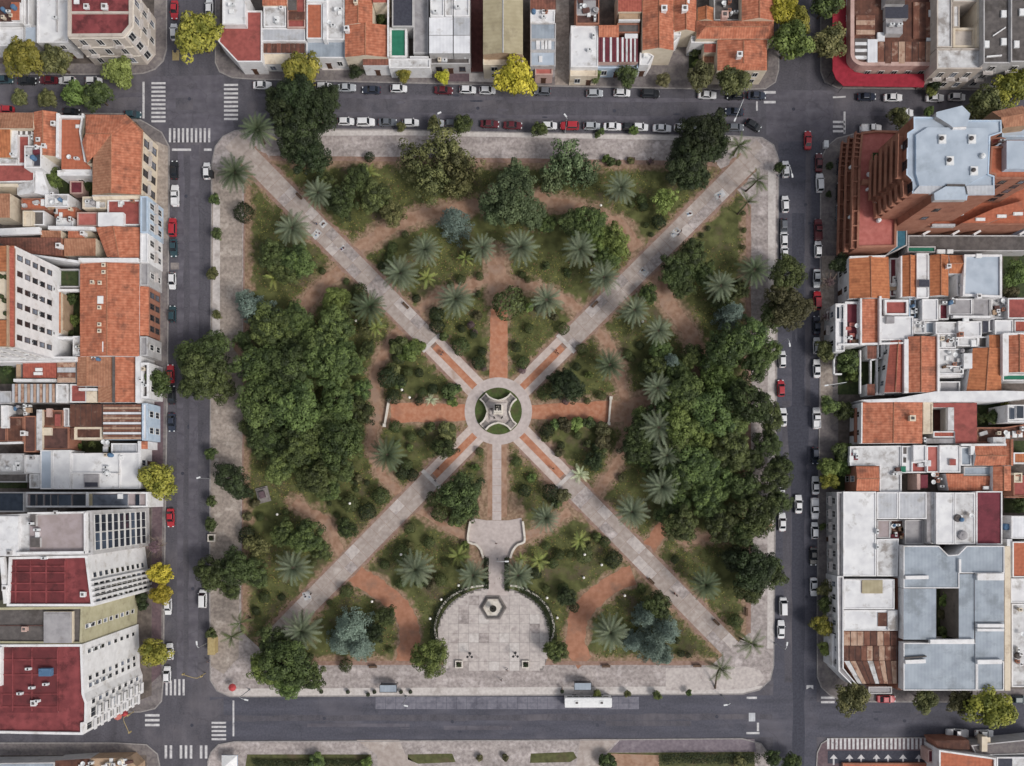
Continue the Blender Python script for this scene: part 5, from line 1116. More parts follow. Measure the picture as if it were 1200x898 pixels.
for i in range(len(wp)):                       # podium balconies over the pavement
    a, c = Vector(wp[i]), Vector(wp[(i + 1) % len(wp)]); L = (c - a).length; t = (c - a).normalized(); nn = Vector((t.y, -t.x))
    if nn.x < -.6 and L > 3:
        for f in range(3):
            z = 2.9 + f * 2.6; m_ = a.lerp(c, .5) + nn * (1.6 - f * .45); b = MB(); b.box((m_.x, m_.y, z), (L, 1.2, .3), math.atan2(t.y, t.x)); b.box((m_.x + nn.x * .55, m_.y + nn.y * .55, z + .5), (L, .2, .9), math.atan2(t.y, t.x)); b.build("balcony", M["wall_brick"], CUR.e)
            for k in range(6): p = a + t * (L * (k + .5) / 6); q = MB(); q.box((p.x + nn.x * (1.6 - f * .45), p.y + nn.y * (1.6 - f * .45), z + .5), (.2, 1.2, .8), math.atan2(t.y, t.x)); q.build("balcony_divider", M["wall_brick"], CUR.e)
ledge(204, 545, 275, 545, hp - .3, 1.0, 1.0, "wall_brick"); dish(238, 505, hp); acu(245, 590, hp); tank(297, 660, hp, .5, .5, "white_metal"); tank(310, 775, hp, .5, .5, "white_metal"); tank(140, 450, 7, .4, .4, "white_metal"); tank(135, 755, 7, .4, .4, "white_metal"); hut(RC(275, 360, 310, 410), hp - .4, .8, "yard_green", "brick", "planter")
bld("lower brick wing with skylights running east from the balcony tower", "apartment building")
flat(P("420,790 640,640 860,660 1020,640 1240,560 1240,800 840,800 640,806"), 8.5, "terrace_clay", "brick", .4)
for x, y in ((538, 758), (582, 730), (700, 704), (748, 678), (880, 656), (840, 678)): skyl(x, y, 8.3, 1.5, 1.0)
hut(P("820,790 1020,700 1240,640 1240,690 980,790"), 8.3, 2.2, "terrace_clay", "brick", "roof_house"); acu(805, 742, 8.3); hut(RC(640, 795, 780, 812), 8.3, .5, "metal_grey", "grey")
for x in (930, 1060, 1160): skyl(x, 770 - (x - 930) * .15, 10.4, 2.2, .7)
bld("second brick tower with a light grey roof at the east edge", "apartment tower")
w = flat(P("1000,320 1094,320 1094,282 1290,282 1290,520 1024,520 1020,495 988,488"), 22.0, "terrace_clay", "brick", .5, .4); hut(RC(1094, 286, 1290, 458), 21.6, 1.6, "metal_pale", "blue", "roof_house"); fac(w, "S", 9, 21.5, 5, 3.4, 1.2, 1.5, "dark"); fac(w, "W", 9, 21.5, 5, 3.4, 1.2, 1.5, "dark"); flat(P("998,272 1062,265 1090,272 1000,318"), 20, "terrace_red", "brick", .3); acu(1056, 294, 20); 
bld("tan roofed house with a peaked roof on the street behind the pale blue tower roof")
tile(P("1005,110 1190,72 1240,190 1078,208"), 12, "x", 1.0, "tile_tan", "tan"); flat(RC(1066, 210, 1290, 262), 9.0, "metal_pale", "blue", .3)
tl(970, 270, 5.217)
yardp(P("490,0 1240,0 1240,135 1070,140 830,140 470,140"), "asphalt_dark", "driveway", .146)
bld("dark grey flat roof strip with teal netting below the brick towers", "garage")
flat(RC(492, 30, 1250, 128), 4.0, "roof_dark", "grey", .2); flat(P("420,-6 486,-6 486,92 345,160 420,95"), 5.0, "teal", "grey", .15); flat(RC(488, 98, 660, 136), 4.6, "court_green", "grey", .2)
for x in (580, 760, 890, 1170): ledge(x, 28, x + 42, 4, 4.4, .5, .3)
skyl(690, 132, 4.6, 2, 1); skyl(745, 132, 4.6, 1.5, 1)
bld("plain orange tiled house with a plum coloured court south of the brick towers")
w = tile(P("130,168 372,162 380,418 130,418"), 6.4, "y", .9, "tile_bright", "white"); fac(w, "W", .3, 6, 2, 3, 1.2, 1.7, door=True); ledge(130, 166, 350, 160, 6.8, .35, .4); flat(RC(380, 170, 444, 405), 3.4, "maroon", "white", .3); tile(RC(452, 155, 540, 408), 6.2, "y", .7, "tile_bright", "white"); clutter(390, 250, 440, 400, 3.2, 6, 121); ledge(446, 160, 446, 410, 6.4, .35, .4)
bld("house with a white central strip between two orange tiled roofs on the east block")
flat(RC(544, 140, 618, 415), 6.6, "roof_white", "white", .2); hut(RC(556, 302, 622, 346), 6.4, .8, "asphalt_dark", "grey", "water_tank_box"); tile(RC(624, 152, 738, 402), 6.2, "y", .8, "tile_bright", "white"); tile(RC(740, 152, 832, 264), 6.0, "x", .7, "tile_bright", "white"); flat(RC(790, 268, 832, 400), 5.4, "roof_white2", "white", .4); chimney(730, 225, 6.8, .8, .8, "wall_white"); acu(812, 340, 5.2)
yardp(RC(742, 268, 790, 400), "yard", "yard", .15)
bld("blue grey metal shed roof framed by a white parapet on the east block", "warehouse")
w = flat(P("836,148 1066,148 1066,412 826,400"), 6.8, "metal_pale", "white", .35, .5); skyl(920, 158, 6.6, 1.4, 1)
yardp(RC(1070, 150, 1240, 410), "yard_green", "yard", .15)
bld("white fronted house with a plum terrace and a tiled strip on the east street front")
w = flat(RC(48, 448, 104, 740), 6.8, "roof_white", "white", .5); fac(w, "W", .3, 6.4, 2, 3, 1.3, 1.9, balcony=1, door=True); hut(RC(55, 470, 72, 540), 6.4, .25, "glass_blue", "white", "roof_glazing"); hut(RC(86, 470, 100, 540), 6.4, .25, "glass_blue", "white", "roof_glazing"); hut(RC(80, 562, 98, 650), 6.4, .25, "glass_blue", "white", "roof_glazing"); flat(RC(106, 436, 196, 704), 6.2, "maroon", "white", .5, .5); w = shed(RC(204, 420, 316, 692), [6.9, 6.3, 6.3, 6.9], "tile_orange", "white"); ledge(200, 418, 200, 700, 7, .4, .4); ledge(318, 405, 318, 700, 7, .5, .4); ledge(60, 700, 480, 690, 6.6, .4, .4)
for x, y in ((150, 575), (150, 640), (152, 678), (128, 600)): hut(RC(x - 16, y - 10, x + 16, y + 10), 5.8, .4, "terrace_pink", "pink", "planter")
clutter(110, 560, 190, 690, 5.8, 5, 131)
bld("white roofed house with a tiled sunken terrace in the middle of the east block")
flat(RC(322, 526, 524, 672), 6.4, "roof_white", "white", .25); flat(RC(348, 424, 494, 520), 6.0, "terrace_red", "white", .5, .5); flat(RC(324, 420, 346, 524), 5.2, "maroon", "white", .2); hut(RC(362, 526, 408, 568), 6.2, .8, "roof_grey", "grey"); flat(RC(528, 540, 596, 632), 5.6, "roof_white", "white", .4); flat(RC(498, 418, 540, 532), 5.0, "roof_dark", "blue", .4); flat(RC(596, 560, 656, 630), 5.8, "metal_blue", "white", .3); flat(RC(578, 420, 676, 552), 6.6, "roof_white", "white", .2); clutter(500, 430, 536, 530, 4.8, 4, 133); acu(565, 590, 5.4); acu(540, 570, 5.4)
bld("grey flat roofs with clutter and a dark shaft in the middle of the east block")
flat(RC(742, 418, 884, 516), 6.4, "roof_grey", "white", .2); flat(RC(886, 416, 996, 550), 6.2, "roof_grey", "grey", .2); flat(RC(682, 420, 740, 546), 5.6, "maroon", "white", .4); flat(RC(1000, 412, 1094, 540), 5.0, "roof_white2", "white", .4); clutter(1005, 420, 1090, 530, 4.7, 8, 135); clutter(690, 430, 780, 460, 6.2, 4, 136); hut(RC(690, 422, 782, 452), 6.2, .4, "roof_dark", "grey"); chimney(912, 408, 6.6, .9, .9, "wall_white")
bld("white walled house with stacked terraces and a narrow dark shaft on the east block")
flat(RC(660, 560, 796, 634), 6.8, "roof_white2", "white", .25); flat(RC(798, 556, 942, 650), 7.2, "roof_white", "white", .25); flat(P("796,652 922,652 918,710 794,706"), 6.2, "roof_white2", "white", .3); flat(RC(1022, 548, 1134, 636), 6.2, "roof_white", "white", .15); flat(RC(984, 540, 1020, 620), 5.6, "roof_grey", "white", .3); hut(RC(948, 548, 980, 626), 5, .4, "asphalt_dark", "grey"); skyl(842, 548, 7.2, 1.4, .8); skyl(888, 692, 6.1); chimney(804, 640, 7, .9, .8, "wall_brick"); ledge(760, 530, 990, 532, 7, .5, .5)
bld("house with a red tiled roof behind a white dividing wall at the east edge")
flat(RC(1102, 414, 1290, 540), 6.2, "terrace_red", "white", .3); flat(RC(1142, 550, 1290, 624), 6.0, "tile_red", "white", .25); tile(RC(1104, 640, 1290, 870), 6.6, "y", .8, "tile_orange", "white", at=.7); ledge(1080, 636, 1080, 890, 6.8, 1.4, .5); ledge(1068, 636, 1290, 632, 6.8, .5, .4); flat(RC(1070, 880, 1290, 920), 4.6, "court_green", "white", .3)
bld("garden house with two tiled roofs and a white pergola frame on the east street")
w = tile(P("382,676 464,672 462,992 346,992"), 6.2, "y", .7, "tile_red", "white"); fac(w, "W", .3, 6, 2, 3, 1.1, 1.7); ledge(476, 668, 476, 996, 6.8, 1.0, .4); tile(RC(490, 650, 664, 992), 6.8, "y", .8, "tile_orange", "white", at=.6); ledge(672, 640, 672, 996, 7.0, .5, .4); shed(RC(242, 706, 298, 786), [4.4, 4.4, 4, 4], "tile_brown", "white"); shed(RC(242, 940, 290, 1010), [4.6, 4.6, 4, 4], "tile_brown", "white"); flat(RC(346, 680, 372, 740), 4.6, "roof_dark", "white", .2)
for x0, y0, x1, y1 in ((262, 796, 342, 776), (262, 796, 262, 1000), (300, 790, 300, 1000), (342, 776, 342, 1000), (306, 705, 306, 790), (330, 700, 330, 780), (198, 735, 198, 1000), (80, 710, 40, 790), (38, 790, 38, 880), (40, 880, 85, 880), (262, 1005, 345, 1003)): ledge(x0, y0, x1, y1, 3.6, .35, .2)
yardp(RC(60, 715, 345, 1005), "yard_green", "garden", .148)
bld("house with a weathered white terrace full of boxes and a bright orange tiled wing")
flat(RC(678, 640, 784, 720), 5.8, "roof_white2", "white", .4); flat(RC(678, 724, 832, 880), 6.0, "roof_white2", "white", .4); hut(RC(832, 752, 884, 844), 5.8, 1.2, "roof_white", "white"); tile(P("888,720 1058,720 1062,996 845,996"), 6.2, "y", .8, "tile_bright", "white"); shed(P("986,640 1058,640 1058,718 986,718"), [6, 6, 6.2, 6.2], "tile_bright", "white"); flat(RC(920, 650, 980, 720), 5.2, "roof_dark", "white", .4); clutter(690, 650, 780, 710, 5.4, 9, 141); clutter(690, 740, 820, 860, 5.6, 10, 142); flat(RC(682, 884, 830, 900), 5, "tile_red", "white", .2); flat(RC(684, 924, 810, 1000), 5.4, "roof_grey", "white", .4); ledge(722, 832, 840, 836, 6, .25, .3)
tl(970, 440, 5.217)
bld("long white party wall curving between two tiled houses of the east block", "wall", "party_wall")
flat(P("205,150 420,140 660,98 1080,94 1290,100 1290,132 1080,160 640,162 250,164"), 7.4, "roof_white", "white", 0)
bld("large orange tiled house with a white vent and a red court, east block")
w = tile(P("206,166 580,164 578,416 204,416"), 6.4, "y", .8, "tile_orange", "white", hip=0); fac(w, "W", .3, 6, 2, 3, 1.2, 1.7, door=True); chimney(510, 264, 7.1, 1.2, .7, "wall_cream"); flat(RC(584, 166, 642, 356), 6.2, "wall_cream", "cream", .2); flat(P("646,170 912,168 912,416 780,416 778,340 768,340 768,196 646,196"), 5.8, "terrace_red", "white", 0); flat(RC(646, 342, 780, 380), 5.6, "tile_red", "white", .2); hut(RC(736, 196, 772, 336), 5.4, .6, "roof_white2", "white"); hut(RC(600, 386, 780, 416), 5, .5, "roof_grey", "grey"); clutter(480, 350, 600, 410, 4.8, 6, 151); hut(RC(476, 352, 498, 414), 6, .5, "roof_white", "white"); ledge(205, 168, 203, 416, 6.6, .3, .4); ledge(170, 200, 170, 410, 4, .4, .4, "wall_brick")
yardp(RC(646, 196, 738, 336), "yard_red", "yard", .15); yardp(RC(916, 176, 1062, 312), "yard_green", "garden", .15)
flat(RC(820, 410, 1010, 418), 5.2, "roof_brown", "brick", 0)
bld("pale building with two blue framed windows on its roof at the east edge")
flat(RC(1100, 180, 1290, 286), 7.4, "roof_white", "white", .3); hut(RC(1114, 200, 1142, 268), 7, .6, "glass_blue", "white", "roof_glazing"); hut(RC(1156, 188, 1198, 262), 7, .6, "glass_blue", "white", "roof_glazing"); flat(P("914,318 1080,318 1200,300 1290,300 1290,372 1080,376 1080,412 914,412"), 4.2, "rust_dark", "brick", .3); hut(RC(1012, 378, 1088, 430), 4.2, 2, "roof_white", "white"); clutter(930, 325, 1180, 370, 4.1, 8, 153)
bld("white terrace house with a square orange tiled pavilion on the east street")
w = flat(P("136,434 452,430 452,714 318,714 318,552 136,552"), 5.6, "roof_white2", "white", .3); w = tile(RC(174, 556, 312, 708), 6.4, "x", .5, "tile_orange", "brick"); fac(w, "W", .3, 6, 2, 3, 1.2, 1.6); flat(RC(454, 432, 520, 596), 5.8, "roof_white", "white", .4); hut(RC(460, 440, 482, 480), 5.4, .4, "roof_dark", "grey"); hut(RC(456, 502, 480, 534), 5.4, .4, "roof_dark", "grey"); hut(RC(448, 556, 478, 592), 5.4, .5, "court_green", "grey"); clutter(140, 470, 200, 515, 5.4, 3, 161); hut(RC(140, 474, 186, 518), 5.2, .4, "maroon", "pink", "planter"); clutter(400, 560, 450, 610, 5.4, 3, 162); ledge(158, 556, 158, 700, 4, .5, .4)
yardp(RC(40, 430, 160, 700), "yard_green", "garden", .15); yardp(RC(458, 604, 700, 706), "yard", "yard", .15)
bld("house with patchy red and white roof terraces on the east block")
flat(RC(524, 426, 604, 528), 6.4, "roof_white", "white", .3); flat(RC(606, 430, 680, 594), 6.0, "terrace_pink", "white", .3); flat(RC(512, 530, 604, 596), 5.6, "terrace_red", "white", .4); flat(RC(684, 426, 812, 594), 6.4, "roof_white", "white", .2); hut(RC(748, 512, 784, 550), 6.2, .5, "terrace_red", "pink"); hut(RC(556, 538, 586, 560), 5.3, .6, "roof_white", "white"); hut(RC(594, 520, 632, 556), 5.7, .5, "roof_white", "white"); flat(RC(546, 602, 566, 700), 4.6, "wall_pink", "pink", 0); hut(RC(568, 608, 612, 690), 4, .5, "maroon", "pink"); clutter(620, 600, 700, 700, 3.4, 8, 163); flat(RC(814, 438, 880, 552), 6.0, "metal_blue", "white", .3)
bld("orange tiled house with a blue glazed lean to on the east block")
tile(P("894,432 1086,432 1086,552 894,552"), 6.4, "x", .7, "tile_orange", "white"); tile(RC(1010, 556, 1120, 706), 6.2, "y", .7, "tile_orange", "white"); tile(RC(1088, 392, 1134, 552), 6.0, "y", .5, "tile_orange", "white"); flat(RC(832, 558, 1006, 612), 5.2, "metal_blue", "grey", .2); shed(P("722,602 830,602 830,616 1006,616 1006,704 740,704"), [5.4, 5.4, 5.2, 5.2, 4.8, 4.8], "tile_orange", "white"); flat(RC(1138, 472, 1290, 540), 5.4, "tile_bright", "white", .2); flat(RC(1136, 610, 1290, 738), 5.0, "terrace_red", "brick", .3); flat(RC(1140, 596, 1190, 656), 5.2, "wall_cream", "cream", .4); ledge(810, 426, 1086, 424, 6.6, .5, .4); hut(RC(874, 432, 900, 486), 6.2, .5, "roof_white", "white"); skyl(965, 688, 5.2, 1.4, .8); ledge(1085, 744, 1290, 746, 5, .3, .4, "wall_brick")
yardp(RC(1136, 400, 1290, 470), "yard_green", "garden", .15); yardp(RC(1075, 755, 1290, 840), "yard_green", "garden", .15)
tl(900, 450, 3.99)
bld("large white flat roofed building with grey bays on the east street", "warehouse")
w = flat(P("352,504 506,504 506,900 352,900"), 6.8, "roof_white", "white", .15); fac(flat(P("322,506 350,506 350,900 326,900"), 6.4, "roof_grey", "grey", .4), "W", .3, 6.2, 2, 2.8, 1.4, 1.9, balcony=1, door=True); flat(RC(510, 506, 608, 632), 6.4, "metal_grey", "white", .1); flat(RC(611, 506, 742, 632), 6.5, "metal_grey", "white", .12); flat(RC(510, 636, 572, 722), 5.8, "roof_pinkgrey", "grey", .1); flat(RC(640, 636, 728, 750), 4.8, "roof_grey", "grey", .2); flat(P("510,726 612,724 606,900 510,900"), 6.2, "roof_white2", "white", .1); clutter(576, 632, 640, 720, 3.5, 10, 171); flat(RC(572, 636, 640, 722), 3.6, "rust_dark", "grey", .2); acu(506, 690, 6.6, 1.57); acu(506, 762, 6.6, 1.57); strp(RC(742, 506, 784, 748), 6.0, 2, "x", ["roof_grey", "roof_white2"], "grey")
bld("cream white roofed hall with a plum roofed bay on its eastern side", "hall")
flat(RC(786, 508, 872, 750), 7.0, "roof_white", "white", .12); flat(RC(874, 508, 968, 750), 7.1, "roof_white2", "white", .12); flat(RC(974, 502, 1096, 752), 6.6, "maroon", "white", .25); ledge(880, 636, 880, 640, 7); tank(908, 708, 7, 1.1, .4, "roof_grey"); tank(885, 628, 7, .9, .3, "roof_dark"); dish(940, 615, 7); clutter(880, 600, 930, 640, 6.9, 2, 173)
bld("small white and tiled buildings at the eastern edge beyond the plum roof")
flat(RC(1138, 618, 1290, 724), 5.8, "metal_white", "white", .15); flat(RC(1144, 738, 1290, 905), 6.4, "terrace_clay", "white", .25); flat(RC(1118, 726, 1142, 905), 6.0, "roof_white", "white", 0); tank(1106, 668, 4, .8, 1.0, "tank_blue")
tl(900, 673, 3.99)
flat(RC(1136, 20, 1290, 134), 6.2, "roof_white", "white", .2); flat(RC(1140, 138, 1290, 528), 6.0, "roof_white2", "white", .3); clutter(1150, 150, 1197, 420, 5.8, 6, 175); tank(1164, 380, 5.8, .7, .6, "roof_dark")
bld("big blue grey metal roof round a planted inner court on the lower east corner", "school building")
hm = 8.2
flat(P("634,-132 800,-132 845,-88 890,-92 930,-132 1106,-132 1106,-4 895,-4 895,66 634,66"), hm, "metal_blue", "white", .2, .22); flat(RC(634, 68, 786, 306), hm, "metal_blue", "white", 0); flat(RC(892, 0, 964, 306), hm - .1, "metal_blue", "dark", 0); flat(RC(968, 2, 1104, 222), hm + .1, "metal_blue", "white", 0); flat(RC(970, 224, 1104, 404), hm, "metal_blue", "white", 0); w = flat(RC(634, 322, 976, 544), hm - .15, "metal_blue", "white", .2, .22); flat(RC(978, 408, 1104, 544), hm - .1, "metal_blue", "white", .2, .22); fac(w, "S", .4, 8, 2, 3, 1.5, 1.8); ledge(755, 314, 960, 312, hm + .3, .9, .4); ledge(640, 410, 735, 406, hm + .2, .9, .3); ledge(640, 16, 748, 14, hm + .2, .8, .3); ledge(975, 12, 1100, 12, hm + .4, 1.6, .4); ledge(975, 240, 1100, 240, hm + .4, .8, .4); ledge(975, 260, 1100, 260, hm + .4, .6, .4); ledge(975, 410, 1090, 408, hm + .4, 1.0, .4); ledge(640, 392, 740, 384, hm + .1, .3, .2, "roof_dark"); ledge(895, -70, 895, -6, hm + .2, .5, .3)  # court's west-facing wall: its shade is put into the dark wall colour
b = MB(); p = G(*P("868,190")[0], 5); b.box((p.x, p.y, 2.5), (.3, 10, 5)); b.build("court_wall", M["wall_cream"], CUR.e)
yardp(RC(788, 70, 892, 304), "yard_green", "courtyard", .15)
flat(RC(1108, -130, 1134, 545), 7.6, "wall_cream", "cream", 0)
bld("house with white roofs above patchwork rusty sheet roofing on the corner of the east block", "corner house")
w = flat(RC(356, 24, 592, 164), 6.6, "roof_white", "white", .15); flat(RC(356, 168, 606, 264), 6.4, "roof_white", "white", .12); hut(RC(440, 28, 536, 90), 6.4, .3, "roof_olive", "tan"); hut(RC(514, 180, 556, 244), 6.2, .2, "rust_dark", "grey"); hut(RC(560, 172, 604, 262), 6.2, .4, "roof_white2", "white")
strp(RC(356, 268, 604, 334), 6.0, 8, "x", ["rust_mid", "rust_pale", "rust_dark", "rust_dark", "rust_mid"], "brick", seed=5); strp(RC(352, 336, 604, 404), 5.9, 9, "x", ["rust_mid", "rust_dark", "rust_dark", "rust_pale"], "brick", seed=8); strp(P("356,406 604,406 604,512 420,512"), 5.8, 9, "x", ["rust_mid", "rust_pale", "rust_dark", "rust_dark", "roof_white2"], "brick", seed=3); flat(RC(606, 20, 630, 542), 5.6, "rust_dark", "brick", 0)
w = flat(P("324,10 354,10 354,440 420,520 400,525 330,455"), 6.8, "roof_grey", "white", .4, .25); fac(w, "W", .3, 6.4, 2, 2.8, 1.2, 1.9, balcony=1); w = flat(P("302,280 330,285 330,455 300,430"), 5.4, "roof_white2", "white", .2); flat(RC(470, 526, 580, 560), 4.5, "roof_grey", "grey", .2)
bld("orange roofed station building with white parapet at the lower right corner of the view", "house")
flat(P("800,822 1066,860 1066,1060 800,1060"), 6.5, "terrace_clay", "white", .4, .4); flat(P("350,884 798,884 798,1060 350,1060"), 1.0, "terrace_clay", "brick", .1); flat(RC(1070, 856, 1290, 1060), 5.4, "roof_white2", "white", .4); hut(RC(1076, 862, 1142, 900), 5, .3, "asphalt_dark", "grey"); shed(P("780,780 940,776 945,820 800,818"), [5, 5, 5.4, 5.4], "rust_dark", "brick"); flat(P("950,800 1290,765 1290,840 975,850"), 4.6, "pave_side", "grey", .2); hut(RC(1000, 760, 1026, 830), 4.2, 1.2, "wall_cream", "cream"); flat(RC(748, 822, 798, 882), 3.6, "maroon", "pink", .2)
tl(900, 673, 3.99)
sheet("forecourt", P("278,824 745,824 745,882 350,884 278,884"), .142, M["asphalt_dark"])
for x in (306, 380, 434, 506, 560, 630, 704):
    pts = P(f"{x-4},890 {x-4},862 {x-18},862 {x},842 {x+18},862 {x+4},862 {x+4},890"); sheet("arrow_marking", pts, .15, M["paint_line"])
# ================================================================ trees and plants
def leaf_quads(b, centres, normals, sizes, tints, rg, asp=.62):
    """numpy leaf cards: a kinked pair of triangles per leaf clump face"""
    n = len(centres)
    t = rg.normal(size=(n, 3)); t -= (t * normals).sum(1)[:, None] * normals; t /= np.linalg.norm(t, axis=1)[:, None] + 1e-9
    u = np.cross(normals, t); s = sizes[:, None]
    v = np.stack([centres - t * s, centres + u * s * asp + normals * s * .15, centres + t * s, centres - u * s * asp + normals * s * .15], 1)
    b.append((v.reshape(-1, 3), np.repeat(tints, 4)))
def leaf_mesh(name, parts, m, tube=None):
    V = np.concatenate([p[0] for p in parts]); T = np.concatenate([p[1] for p in parts]); n = len(V) // 4
    me = bpy.data.meshes.new(name)
    me.vertices.add(len(V)); me.vertices.foreach_set("co", V.astype(np.float32).ravel())
    me.loops.add(n * 4); me.loops.foreach_set("vertex_index", np.arange(n * 4, dtype=np.int32))
    me.polygons.add(n); me.polygons.foreach_set("loop_start", np.arange(0, n * 4, 4, dtype=np.int32))
    at = me.attributes.new("tint", 'FLOAT', 'POINT'); at.data.foreach_set("value", np.clip(T, 0, 1).astype(np.float32))
    me.materials.append(m); me.update(calc_edges=True); me.validate()
    return me
def unit(a): return a / (np.linalg.norm(a, axis=1)[:, None] + 1e-9)
def crown_broad(seed, nclump=46, lobe=.1, per=95, rc=(.2, .34), leaf=.055, flat_=.8, spread=1.0, gap=.0, fine=1.0):
    """crown of radius 1 built from leafy clumps; origin at its centre"""
    rg = np.random.default_rng(seed); parts = []
    pts = unit(rg.normal(size=(nclump, 3))); pts[:, 2] = np.abs(pts[:, 2]) * 1.0 - .25
    an = np.arctan2(pts[:, 1], pts[:, 0]); lob = 1 + lobe * np.sin(3 * an + seed) + lobe * .8 * np.sin(2 * an + seed * 1.7) + lobe * .6 * np.sin(5 * an + seed * .6) + rg.uniform(-.12, .05, nclump)
    rad = (rg.uniform(.5, .86, nclump) if nclump >= 100 else rg.uniform(.55, .8, nclump)) * spread * lob
    c = pts * rad[:, None]; c[:, 2] *= flat_
    R = rg.uniform(rc[0], rc[1], nclump); tt = rg.normal(.38, .27, nclump) + c[:, 2] * .12  # tint rises with height: light tops and shaded lower clumps painted in
    for i in range(nclump):
        k = max(26, int(per * (R[i] / .25) ** 2 * fine)); d = unit(rg.normal(size=(k, 3))); d[:, 2] = np.where(rg.random(k) < .72, np.abs(d[:, 2]), d[:, 2])
        rr = R[i] * (rg.uniform(.78, 1.04, k)); p = c[i] + d * rr[:, None]
        nn = unit(d + rg.normal(scale=.3, size=(k, 3)) + np.array([0, 0, .2]))
        leaf_quads(parts, p, nn, leaf * rg.uniform(.65, 1.35, k), tt[i] + rg.normal(0, .13, k), rg)
    k = int(500 * fine); d = unit(rg.normal(size=(k, 3))); p = d * (rg.uniform(.2, .72, k) * spread)[:, None]; p[:, 2] *= flat_   # inner leaves, darkest tint: shade of the gaps painted into their colour
    leaf_quads(parts, p, unit(rg.normal(size=(k, 3)) + np.array([0, 0, .8])), leaf * 1.3 * np.ones(k), np.full(k, .0) + rg.normal(0, .05, k), rg)
    return parts
def crown_ball(seed, k=900, leaf=.09, squash=.9, rough=.06):
    rg = np.random.default_rng(seed); parts = []
    d = unit(rg.normal(size=(k, 3))); d[:, 2] = np.where(d[:, 2] < -.6, -d[:, 2], d[:, 2]); w = 1 + .06 * np.sin(4 * np.arctan2(d[:, 1], d[:, 0]) + seed) + .05 * np.sin(5 * d[:, 2] + seed)
    p = d * (w * rg.uniform(1 - rough * 3.2, 1 + rough, k))[:, None]; p[:, 2] *= squash
    leaf_quads(parts, p, unit(d + rg.normal(scale=.4, size=(k, 3))), leaf * rg.uniform(.7, 1.3, k), rg.normal(.4, .2, k), rg)
    return parts
def crown_cedar(seed, tiers=7, leaf=.05):
    """layered boughs that radiate and taper towards the top; radius 1, origin at its middle"""
    rg = np.random.default_rng(seed); parts = []
    for t in range(tiers):
        z = -.7 + 2.0 * t / (tiers - 1); R = 1.0 * (1 - (t / tiers) ** 1.3) + .1; nb = int(9 - t * .6)
        for k in range(nb):
            a = 2 * math.pi * (k + rg.uniform(-.25, .25)) / nb + t * .7; L = R * rg.uniform(.75, 1.08); n = int(70 * L + 20)
            u = rg.uniform(.12, 1, n) ** .8; wd = .16 * (1 - u * .55)
            off = rg.normal(size=n) * wd
            p = np.stack([np.cos(a) * u * L - np.sin(a) * off, np.sin(a) * u * L + np.cos(a) * off, z + u * L * .12 - u ** 2 * .18 + rg.normal(0, .035, n)], 1)
            nn = unit(np.stack([np.full(n, math.cos(a)) * .3, np.full(n, math.sin(a)) * .3, np.ones(n)], 1) + rg.normal(scale=.4, size=(n, 3)))
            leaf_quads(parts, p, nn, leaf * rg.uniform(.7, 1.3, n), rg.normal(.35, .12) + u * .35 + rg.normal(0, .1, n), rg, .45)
    return parts
CR = {}
for i in range(5): CR["broad", i] = leaf_mesh("crown", crown_broad(100 + i, 100, .1, 200, (.12, .21), .036), M["leaf_dark"])
for i in range(5): CR["street", i] = leaf_mesh("crown", crown_broad(200 + i, 44, .17, 85, (.16, .32), .062, .85), M["leaf_yellow"])
for i in range(3): CR["loose", i] = leaf_mesh("crown", crown_broad(300 + i, 40, .17, 60, (.13, .25), .055, .75, 1.12), M["leaf_olive"])
for i in range(3): CR["ball", i] = leaf_mesh("foliage", crown_ball(400 + i), M["leaf_dark"])
for i in range(3): CR["shrub", i] = leaf_mesh("foliage", crown_broad(500 + i, 16, .16, 40, (.28, .45), .12, .8), M["leaf_mid"])
for i in range(3): CR["cedar", i] = leaf_mesh("crown", crown_cedar(600 + i), M["leaf_blue"])
def trunk_mesh(seed, hgt, rad, reach, limbs, mats):
    """tapered, slightly bent trunk with limbs that climb into the crown"""
    r = random.Random(seed); b = MB(); pts = [Vector((0, 0, -.1))]; n = 5
    for i in range(1, n + 1): pts.append(Vector((r.uniform(-.06, .06) * hgt * .4, r.uniform(-.06, .06) * hgt * .4, hgt * i / n)))
    b.tube(pts, [rad * (1.5 if i == 0 else 1 - .55 * i / n) for i in range(n + 1)], 8)
    for k in range(limbs):
        a = 2 * math.pi * k / limbs + r.uniform(-.4, .4); s = pts[2 + k % 3]; e = Vector((math.cos(a) * reach * r.uniform(.6, .95), math.sin(a) * reach * r.uniform(.6, .95), hgt * r.uniform(.95, 1.25)))
        m1 = s.lerp(e, .5) + Vector((0, 0, hgt * .08)); b.tube([s, m1, e], [rad * .5, rad * .33, rad * .1], 5)
        e2 = m1 + Vector((math.cos(a + .7) * reach * .4, math.sin(a + .7) * reach * .4, hgt * .2)); b.tube([m1, e2], [rad * .28, rad * .08], 4)
    return b.mesh("trunk", mats)
TR = {i: trunk_mesh(i, 1.0, .055, .62, 6, M["bark"]) for i in range(4)}
